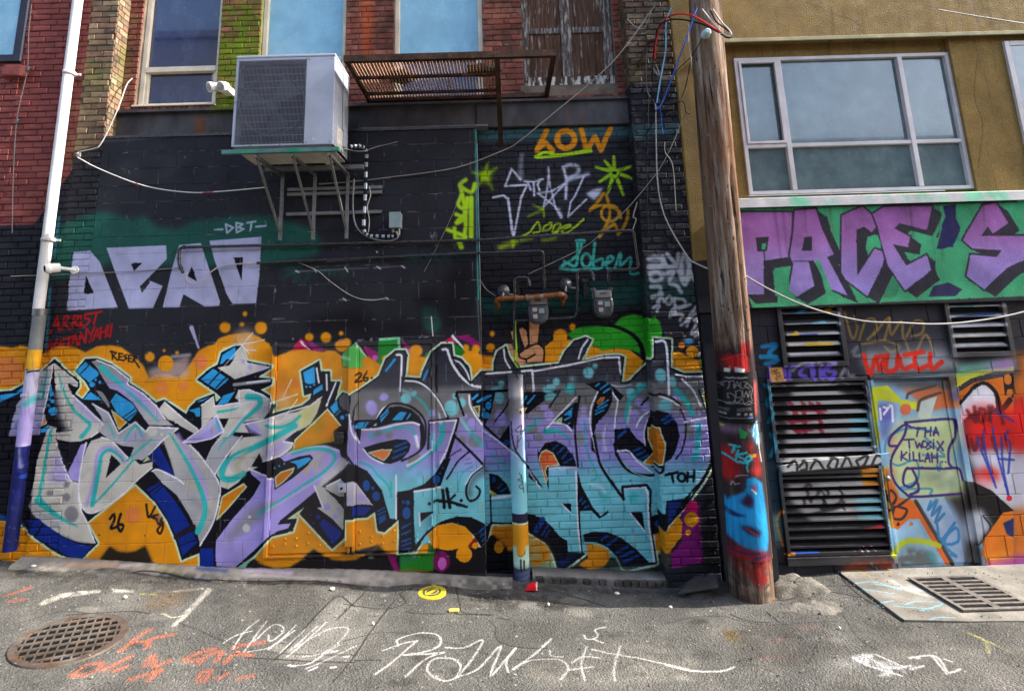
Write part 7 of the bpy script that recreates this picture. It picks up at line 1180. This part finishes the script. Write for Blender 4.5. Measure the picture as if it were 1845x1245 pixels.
def meter(cx, ytop, label, seed):
    s = 5.659; c = P(cx, ytop + 22, .02); t_ = thing('gas_meter', (c[0], .08, c[2] - .28), label, 'gas meter'); X = c[0]; Z = c[2]
    prof = [(-.105, -.05), (-.115, -.13), (-.10, -.21), (-.05, -.26), (.05, -.26), (.10, -.21), (.115, -.13), (.105, -.05)]
    MB().prism([(X + a, Z + b) for a, b in prof], .0, .16).build('body', m_meter, t_, bevel=.02); MB().prism([(X + a * .8, Z - .02 + b * .85) for a, b in prof], -.02, -.001).build('front_cover', m_meter, t_, bevel=.012)
    MB().box(X - .09, X + .09, -.01, .14, Z - .05, Z + .035).build('index', m_index, t_, bevel=.01); MB().box(X - .035, X + .035, -.014, -.0105, Z - .012, Z + .012).build('dial', m_meter, t_)
    MB().box(X - .065, X - .015, -.026, -.022, Z - .125, Z - .085).build('sticker', m_stick, t_); MB().box(X + .005, X + .065, -.026, -.022, Z - .145, Z - .09).build('plate', m_jbox, t_); MB().box(X - .06, X - .015, -.026, -.022, Z - .2, Z - .155).build('sticker', m_stick, t_)
    for sx in (-1, 1): MB().tube([(X + sx * .095, .07, Z - .06), (X + sx * .095, .07, Z + .07)], .02, 12).lathe([(.032, 0), (.032, .03)], (X + sx * .095, .07, Z + .035), (0, 0, 1), 8).build('union', m_meter, t_)
    return t_
meter(969, 519, 'gas meter with stickers behind the rusty guard pipe', 1); meter(1086, 507, 'gas meter with stickers on the right, not behind the guard pipe', 2)
def reg(px_, py_, label):
    c = Vector(P(px_, py_, .06)); t_ = thing('pressure_regulator', c, label, 'regulator')
    MB().lathe([(.03, -.03), (.062, -.012), (.07, 0), (.062, .012), (.04, .03), (.02, .05)], c, (-.2, -1, .1), 20).build('diaphragm', m_meter, t_); MB().tube([c + Vector((.0, 0, -.02)), c + Vector((.06, .0, -.05)), c + Vector((.11, .02, -.05))], .02, 10).build('body', m_blackpipe, t_); MB().tube([c + Vector((.0, -.03, -.01)), c + Vector((-.01, -.05, -.09))], .014, 8).build('vent', m_galv, t_)
reg(907, 524, 'round gas regulator left of the left meter'); reg(1019, 512, 'round gas regulator between the two meters')
pipe('meter_riser', [(927, 630, .1), (927, 500, .1), (952, 500, .1), (955, 516, .08)], .016, m_blackpipe, 'short black riser bending into the left meter', ((0, .6), (0, .8)))
pipe('meter_riser', [(1040, 560, .1), (1040, 488, .1), (1067, 488, .1), (1070, 506, .08)], .016, m_blackpipe, 'short black riser bending into the right meter', ((0, .5), (0, .8)))
pipe('feed_pipe', [(928, 578, .12), (1036, 572, .12), (1041, 558, .12), (1041, 540, .12)], .014, m_blackpipe, 'low black feed pipe linking the two meters under their bodies', ((1, .5),))
pipe('guard_pipe', [(897, 556, .15), (896, 538, -.05), (940, 537, -.06), (1018, 530, -.06), (1012, 548, .15)], .026, m_orangepipe, 'orange rusty guard pipe in front of the left meter')
for px_, py_ in ((978, 495), (1076, 515)): 
    p = P(px_ - 46 if px_ < 1000 else 1054, 520, .16); tag(MB().box(p[0] - .02, p[0] + .02, .13, .19, p[2] - .12, p[2] + .1).box(p[0] - .04, p[0] + .04, .11, .135, p[2] + .07, p[2] + .1).build('pipe_bracket', m_blackpipe, bevel=.004), 'black flat pipe bracket beside the %s gas meter' % ('left' if px_ < 1000 else 'right'), 'bracket')
cab('painted_tube', [(928, 578, .10), (928, 600, .1), (930, 628, .1), (928, 650, .1), (935, 662, .1)], .013, m_greenpipe, 'lime green painted tube beside the painted hand', 'pipe', 8)
# ------------------------------------------------------------------ bollard
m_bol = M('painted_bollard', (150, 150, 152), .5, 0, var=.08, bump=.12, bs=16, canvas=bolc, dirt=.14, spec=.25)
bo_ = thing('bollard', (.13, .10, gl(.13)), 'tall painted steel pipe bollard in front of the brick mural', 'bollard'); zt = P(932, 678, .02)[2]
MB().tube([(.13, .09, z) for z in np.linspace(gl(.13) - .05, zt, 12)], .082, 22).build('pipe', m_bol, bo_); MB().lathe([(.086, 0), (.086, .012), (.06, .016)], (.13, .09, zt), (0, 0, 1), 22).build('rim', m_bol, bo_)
cab('hanging_wire', [(928, 650, .06), (936, 662, .0), (930, 672, .0), (934, 684, .02)], .006, m_wire_b, 'black wire bundle tied at the top of the bollard')
# ------------------------------------------------------------------ cables
def z1(x, y): return (1130 + x / 4.15, 20 + y / 4.15)
cab('cable', [(1180, 5, -.25), (1172, 22, -.22), (1099, 117, -.2), (982, 217, -.15), (930, 259, -.1), (905, 272, -.06), (820, 303, -.03), (700, 320, -.03), (640, 327, -.03), (575, 332, -.05)], .007, m_wire_g, 'pale grey cable slanting down from upper right to behind the brackets')
cab('cable', [(140, 284, -.05), (180, 305, -.06), (260, 335, -.08), (340, 347, -.08), (400, 345, -.06), (478, 338, -.03)], .006, m_wire_rw, 'red and white striped cable sagging across the left black wall')
cab('cable', [(238, 142, .2), (228, 154, .1), (215, 190, -.02), (195, 235, -.03), (180, 262, -.03), (170, 268, -.03), (142, 274, -.02)], .007, m_wire_w, 'white cable from the blue window down the left pier')
ins = P(140, 278, -.02); tag(MB().lathe([(.018, 0), (.03, .01), (.02, .025), (.03, .04), (.018, .055)], (ins[0], .0, ins[2] - .03), (0, -.3, 1), 12).build('insulator', m_stick), 'small ceramic insulator on the left pier holding the cables', 'insulator')
def rr2(x, y): return (1270 + x / 3.277, 320 + y / 3.277)
cab('cable', [(*rr2(225, 572), -.06), (*rr2(360, 650), -.12), (*rr2(560, 745), -.2), (*rr2(760, 810), -.25), (*rr2(960, 850), -.28), (*rr2(1150, 857), -.3), (*rr2(1350, 865), -.3), (*rr2(1560, 852), -.3), (*rr2(1835, 805), -.3), (*rr2(2200, 700), -.3)], .009, m_wire_w, 'white cable sagging across the painted lower right wall')
cab('cable', [(*z1(195, 640), -.05), (*z1(212, 700), -.05), (*z1(215, 820), -.04), (*z1(225, 1240), -.04), (1192, 371, -.04), (1207, 410, -.05), (1240, 464, -.1), (1253, 474, -.15), (1275, 484, -.2)], .008, m_wire_w, 'white cable hanging down the right pier into the pole')
cab('cable', [(*z1(210, 360), -.1), (*z1(215, 250), -.12), (*z1(240, 150), -.15), (*z1(290, 60), -.25), (*z1(370, 25), -.35), (*z1(480, 35), -.45), (*z1(600, 100), -.48), (*z1(700, 165), -.48)], .010, m_wire_r, 'red cable arching over to the utility pole')
cab('cable', [(*z1(215, 690), -.06), (*z1(188, 600), -.06), (*z1(190, 400), -.08), (*z1(225, 150), -.15), (*z1(290, 78), -.25), (*z1(400, 65), -.38), (*z1(560, 100), -.46), (*z1(690, 165), -.47)], .009, m_wire_b, 'black cable arching under the red one to the utility pole')
cab('cable', [(*z1(330, -20), -.2), (*z1(292, 90), -.15), (*z1(290, 260), -.1), (*z1(282, 340), -.08), (*z1(245, 540), -.06), (*z1(222, 690), -.06)], .009, m_wire_c, 'pale blue cable dropping down the right pier')
cab('cable', [(*z1(520, -20), -.46), (*z1(440, 220), -.42), (*z1(390, 350), -.3), (*z1(340, 490), -.2), (*z1(262, 690), -.08), (*z1(215, 745), -.06)], .009, m_wire_bl, 'blue and white twisted cable crossing from pole to pier')
cab('cable', [(*z1(243, 715), -.06), (*z1(255, 780), -.05), (*z1(258, 850), -.04), (*z1(268, 920), -.03)], .006, m_wire_bl, 'short blue wire end hanging on the right pier')
cab('cable', [(*z1(560, -10), -.46), (*z1(640, 90), -.47), (*z1(700, 160), -.48), (*z1(745, 190), -.5), (*z1(775, 190), -.5), (*z1(765, 150), -.5), (*z1(700, 80), -.48), (*z1(640, -10), -.46)], .009, m_wire_w, 'white cable loop hanging from the pole above the tan stucco')
cab('cable', [(*z1(620, -10), -.46), (*z1(665, 80), -.47), (*z1(730, 130), -.49), (*z1(782, 175), -.5), (*z1(760, 205), -.5), (*z1(700, 175), -.48)], .008, m_wire_b, 'dark cable loop beside the white one on the pole')
cab('cable', [(*z1(430, 580), -.2), (*z1(450, 500), -.3), (*z1(480, 400), -.44), (*z1(460, 250), -.44), (*z1(455, 100), -.44)], .006, m_wire_g, 'thin grey wire on the left side of the utility pole')
cab('cable', [(*z1(560, 210), -.45), (*z1(480, 340), -.3), (*z1(380, 440), -.1), (*z1(300, 560), -.04), (*z1(200, 820), -.04), (*z1(0, 1140), -.03), (1090, 350, .0)], .005, m_wire_b, 'thin black wire slanting from pole across the right pier')
cab('cable', [(*z1(440, 760), -.15), (*z1(400, 850), -.05), (*z1(300, 1080), -.04), (*z1(200, 1240), -.04), (1129, 377, .0), (1079, 425, .1), (1044, 450, .15), (952, 494, .17)], .005, m_wire_g, 'thin grey wire slanting over the teal tag to the left meter')
cab('cable', [(1148, 365, -.03), (1141, 390, -.03), (1146, 396, -.04), (1140, 414, -.05)], .008, m_wire_g, 'short knotted grey cord tied above the upper gas pipe')
cab('cable', [(57, 8, -.02), (52, 60, -.03), (50, 120, -.03), (40, 170, -.03), (30, 220, -.03), (24, 320, -.03), (22, 420, -.03)], .005, m_wire_g, 'thin grey wire running down the red brick wall')
for px_, py_, lb_ in ((51, 125, 'upper grey clamp insulator on the red brick wall'), (31, 219, 'lower grey clamp insulator on the red brick wall')): p = P(px_, py_, -.03); tag(MB().lathe([(.012, -.03), (.02, -.02), (.014, 0), (.02, .02), (.012, .03)], p, (.2, 0, 1), 10).build('insulator', m_galv), lb_, 'insulator')
cab('cable', [(833, 322, -.02), (822, 370, -.02), (790, 440, -.02), (764, 490, -.01)], .003, m_wire_g, 'very thin wire slanting beside the yellow tag on the block wall')
cab('cable', [(535, 472, -.02), (572, 488, -.02), (595, 507, -.02), (632, 532, -.02), (665, 541, -.02), (697, 537, -.02)], .004, m_wire_w, 'thin white wire drooping in the middle of the black block wall')
cab('cable', [(862, 482, .1), (864, 500, .12), (875, 520, .15), (893, 534, .16)], .005, m_wire_g, 'thin wire curving to the left end of the guard pipe')
cab('cable', [(337, 487, -.06), (336, 505, -.07), (350, 512, -.06), (366, 505, -.05), (380, 490, -.04), (405, 478, -.03), (465, 474, -.03)], .008, m_wire_w, 'white cable loop hanging on the silver letters')
cab('cable', [(20, 498, .0), (130, 494, -.02), (240, 489, -.02), (330, 482, -.02)], .005, m_wire_g, 'thin cable running level across the silver letters')
cab('cable', [(777, 570, -.02), (778, 585, -.03), (780, 606, -.03)], .007, m_wire_w, 'short white cable stub hanging above the green and magenta paint')
cab('cable', [(1690, 18, -.3), (1760, 30, -.3), (1850, 44, -.3)], .007, m_wire_w, 'white cable crossing the tan stucco at the top right')
cab('cable', [(1124, 22, .1), (1140, 48, .05), (1158, 62, .0), (1170, 55, -.05)], .006, m_wire_g, 'short grey cable beside the boarded window')
for k, (pp, lb_) in enumerate((([(*z1(150, 260), -.02), (*z1(140, 420), -.02), (*z1(150, 600), -.02), (*z1(205, 700), -.05)], 'black wire dropping left of the red cable on the right pier'), ([(*z1(0, 60), .0), (*z1(60, 120), -.02), (*z1(130, 130), -.04), (*z1(180, 10), -.1)], 'grey wire looping off the top of the right pier'), ([(*z1(160, 640), -.02), (*z1(155, 900), -.02), (*z1(148, 1240), -.02), (1168, 420, -.02)], 'thin olive wire hanging straight down the right pier'), ([(*z1(290, 660), -.03), (*z1(340, 690), -.08), (*z1(420, 680), -.2), (*z1(440, 760), -.22), (*z1(470, 770), -.3)], 'curly dark wire between pier and pole'), ([(*z1(215, 740), -.05), (*z1(150, 900), -.03), (*z1(60, 1050), -.02), (*z1(-60, 1200), .05)], 'dark wire slanting down over the brick recess'), ([(*z1(280, 980), -.02), (*z1(285, 1060), -.02), (1212, 300, -.02), (1218, 380, -.02)], 'pale hairline wire on the right pier'), ([(*z1(470, 400), -.44), (*z1(440, 560), -.3), (*z1(425, 600), -.2), (*z1(400, 660), -.1)], 'dark wire clump hanging on the tan strip'), ([(*z1(190, 420), -.06), (*z1(230, 480), -.06), (*z1(240, 470), -.06), (*z1(215, 400), -.06)], 'short silver wire end below the red cable'))):
    cab('wire', pp, .0045, (m_wire_b, m_wire_g, m_wire_b, m_wire_b, m_wire_b, m_wire_g, m_wire_b, m_wire_w)[k], lb_, 'wire')
hk = thing('iron_hook', P(1170, 95, .0), 'rusty iron hook bar on the right pier', 'hook'); q0, q1 = Vector(P(1168, 75, -.03)), Vector(P(1150, 120, -.03)); MB().bar(q0, q1, .03, .03).bar(q0, q0 + Vector((.08, .0, .01)), .035, .03).build('bar', m_rust, hk)
# ------------------------------------------------------------------ things in the ground
mh = thing('manhole_cover', (-3.42, -1.28, gl(-3.42)), 'round rusty manhole grating in the asphalt with orange paint', 'manhole'); MC = Vector((-3.42, -1.28, 0)); R_ = .372
def tilt(v): return [(x, y, z + gl(x) + .006) for x, y, z in v]
def ring(r0, r1, z0_, z1_, n=44):
    m = MB(); V_ = [(MC.x + r * math.cos(2 * math.pi * j / n), MC.y + r * math.sin(2 * math.pi * j / n), z) for r, z in ((r0, z0_), (r0, z1_), (r1, z1_), (r1 + .008, z0_)) for j in range(n)]
    m.add(V_, [(k * n + j, k * n + (j + 1) % n, (k + 1) * n + (j + 1) % n, (k + 1) * n + j) for k in range(3) for j in range(n)]); return m
m = ring(R_ - .055, R_, -.012, .005); m.v = tilt(m.v); m.build('frame', m_iron, mh)
m = MB(); n = 40; m.add([(MC.x + (R_ - .05) * math.cos(2 * math.pi * j / n), MC.y + (R_ - .05) * math.sin(2 * math.pi * j / n), .003) for j in range(n)], [tuple(range(n))]); m.v = tilt(m.v); m.build('pit_dark_sheet', m_void, mh, fix=False)  # flat near-black disc stands in for the shaded depth below the bars
rc = R_ - .05
for ang, wd, stp in ((math.radians(28), .022, .088), (math.radians(118), .012, .058)):
    d = Vector((math.cos(ang), math.sin(ang), 0)); nrm = Vector((-d.y, d.x, 0)); k = -7
    while k <= 7:
        o = k * stp; k += 1
        if abs(o) > rc - .02: continue
        hl = math.sqrt(rc * rc - o * o); m = MB().bar(MC + nrm * o - d * hl + Vector((0, 0, .006 if wd > .02 else .005)), MC + nrm * o + d * hl + Vector((0, 0, .006 if wd > .02 else .005)), wd, .012 if wd > .02 else .009); m.v = tilt(m.v); m.build('bar', m_iron, mh)
zg = float(gz(4.0)) + .002
dg = thing('drain_grate', (4.15, -.46, zg), 'rectangular iron drain grate in the pale concrete by the painted door', 'grate'); gx0, gx2, gy0, gy1 = 3.90, 4.55, -.79, -.15
MB().box(gx0, gx2, gy0, gy0 + .035, zg + .001, zg + .014).box(gx0, gx2, gy1 - .035, gy1, zg + .001, zg + .014).box(gx0, gx0 + .035, gy0 + .035, gy1 - .035, zg + .001, zg + .014).box(gx2 - .035, gx2, gy0 + .035, gy1 - .035, zg + .001, zg + .014).build('frame', m_grate, dg); MB().box(gx0 + .03, gx2 - .03, gy0 + .03, gy1 - .03, zg + .0015, zg + .004).build('pit_dark_sheet', m_void, dg)  # depth under the grate is a near-black sheet in place of shade
MB().box((gx0 + gx2) / 2 - .03, (gx0 + gx2) / 2 + .03, gy0 + .035, gy1 - .035, zg + .004, zg + .0135).build('spine', m_grate, dg)
for k in range(8):
    y = gy0 + .035 + (k + .5) * (gy1 - gy0 - .07) / 8.0 + .012
    if k < 7:
        y = gy0 + .035 + (k + 1) * (gy1 - gy0 - .07) / 8.0
        MB().box(gx0 + .035, (gx0 + gx2) / 2 - .03, y - .014, y + .014, zg + .004, zg + .013).build('bar', m_grate, dg); MB().box((gx0 + gx2) / 2 + .03, gx2 - .035, y - .014, y + .014, zg + .004, zg + .013).build('bar', m_grate, dg)
c_ = G(778, 1068); vc = thing('valve_cover', (c_[0], c_[1], gl(c_[0])), 'round yellow painted valve cover in the asphalt', 'cover'); zv = gl(c_[0]) + .004
MB().lathe([(.135, -.02), (.135, .004), (.128, .007)], (c_[0], c_[1], zv), (0, 0, 1), 28).build('disc', m_yel, vc); MB().lathe([(.088, .0), (.088, .0085), (.086, .009)], (c_[0], c_[1], zv), (0, 0, 1), 28).build('dark_face', m_tar, vc); MB().bar((c_[0] - .05, c_[1] - .066, zv + .009), (c_[0] + .05, c_[1] + .066, zv + .009), .035, .006).build('raised_bar', m_yel, vc)
for k in range(24):
    a, b = 2 * math.pi * k / 24, 2 * math.pi * (k + 1) / 24; MB().bar((c_[0] + .06 * math.cos(a), c_[1] + .06 * math.sin(a), zv + .0095), (c_[0] + .06 * math.cos(b), c_[1] + .06 * math.sin(b), zv + .0095), .012, .003).build('ring_piece', m_yel, vc)
MB().box(c_[0] - .02, c_[0] + .02, c_[1] + .13, c_[1] + .16, zv - .01, zv + .004).build('lug', m_yel, vc)
c_ = G(957, 1063); cu = thing('paper_cup', (c_[0], c_[1], gl(c_[0])), 'crushed red paper cup lying by the bollard', 'cup'); zc_ = gl(c_[0]) + .012
MB().add([(c_[0] + x, c_[1] + y, zc_ + z) for x, y, z in ((-.065, -.035, 0), (.055, -.05, 0), (.065, .03, .0), (-.04, .02, 0), (-.055, -.02, .02), (.03, -.035, .045), (.05, .025, .06), (-.02, .02, .04))], [(0, 3, 2, 1), (4, 5, 6, 7), (0, 1, 5, 4), (1, 2, 6, 5), (2, 3, 7, 6), (3, 0, 4, 7)]).build('wall', m_redp, cu, bevel=.006); MB().tube([(c_[0] + .055, c_[1] - .045, zc_ + .004), (c_[0] + .05, c_[1] - .02, zc_ + .05), (c_[0] + .062, c_[1] + .025, zc_ + .05), (c_[0] + .066, c_[1] + .03, zc_ + .004)], .004, 6).build('rim', m_litter, cu)
c_ = G(818, 1101); tag(MB().box(c_[0] - .045, c_[0] + .045, c_[1] - .02, c_[1] + .02, gl(c_[0]), gl(c_[0]) + .016).build('wrapper', m_lity, bevel=.004), 'flat yellow and white wrapper below the yellow valve cover', 'litter')
LT = [(1513, 1133, 'white crumpled scrap on sunlit asphalt below the mortar patch'), (1208, 1095, 'pale scrap at the edge of the pole shadow'), (1112, 1070, 'thin pale scrap right of the red cup'), (988, 1090, 'tiny pale scrap below the red cup'), (912, 1052, 'pale scrap at the left foot of the bollard'), (598, 1062, 'pale scrap left of the yellow valve cover'), (672, 1125, 'pale scrap between the white chalk tags'), (225, 1077, 'pale scrap by the white painted line'), (60, 1021, 'pale scrap under the orange brick at far left')]
for k, (a, b, lb_) in enumerate(LT):
    c_ = G(a, b); s = .011 + .007 * (k % 3); lump('scrap', (c_[0], c_[1], gl(c_[0]) + .008), (s, s * .7, .012), m_litter, lb_, 'litter', k + 5)
# loose grit
gr = MB(); r = random.Random(11)
for k in range(900):
    x = r.uniform(-5, 5.2); y = -abs(r.gauss(0, .6)) + .02 if r.random() < .6 else r.uniform(-2.1, 0)
    s = r.uniform(.003, .011); z = gl(x) - .002 + .0
    gr.add([(x + s * a, y + s * b * .8, z + s * c) for a, b, c in ((-1, -1, 0), (1, -.7, 0), (.8, 1, 0), (-.9, .8, 0), (r.uniform(-.3, .3), r.uniform(-.3, .3), 1.1))], [(0, 1, 4), (1, 2, 4), (2, 3, 4), (3, 0, 4)])
tag(gr.build('grit', m_conc, fix=False), 'loose grit scattered over the asphalt', 'grit', kind='stuff')

lf = MB(); r = random.Random(31)
for k in range(150):
    x = r.uniform(-4.9, 3.3); y = (-.16 if x < 0 else -.02 if x < 1.6 else -.3) - abs(r.gauss(0, .10)); s = r.uniform(.006, .018); a = r.uniform(0, 6.3); z = gl(x) + .004; c, d = math.cos(a), math.sin(a)
    lf.add([(x + s * (c * u - d * v), y + s * (d * u + c * v), z + h) for u, v, h in ((-1, 0, 0), (0, -.5, .004), (1, 0, r.uniform(0, .008)), (0, .5, .004))], [(0, 1, 2, 3)])
tag(lf.build('leaf_litter', M('dry_leaf', (92, 74, 50), .9, 0, var=.4, vs_=40, dirt=.1), fix=False), 'dry leaf scraps and butts gathered along the wall foot', 'litter', kind='stuff')
GROUPS = {'cable': 'cables strung across the walls and pole', 'wire': 'thin wires on the right pier', 'gas_pipe': 'black gas pipes on the wall', 'gas_meter': 'gas meters in the brick recess', 'pressure_regulator': 'gas regulators beside the meters', 'meter_riser': 'risers of the gas meters', 'pipe_bracket': 'brackets behind the gas meters', 'scrap': 'pale scraps on the asphalt', 'rag': 'rags on the rusty rack', 'insulator': 'small insulators on the walls', 'opposite_building': 'buildings across the alley'}
for o in bpy.data.objects:
    k_ = o.name.split('.')[0]
    if o.parent is None and k_ in GROUPS: o['group'] = GROUPS[k_]
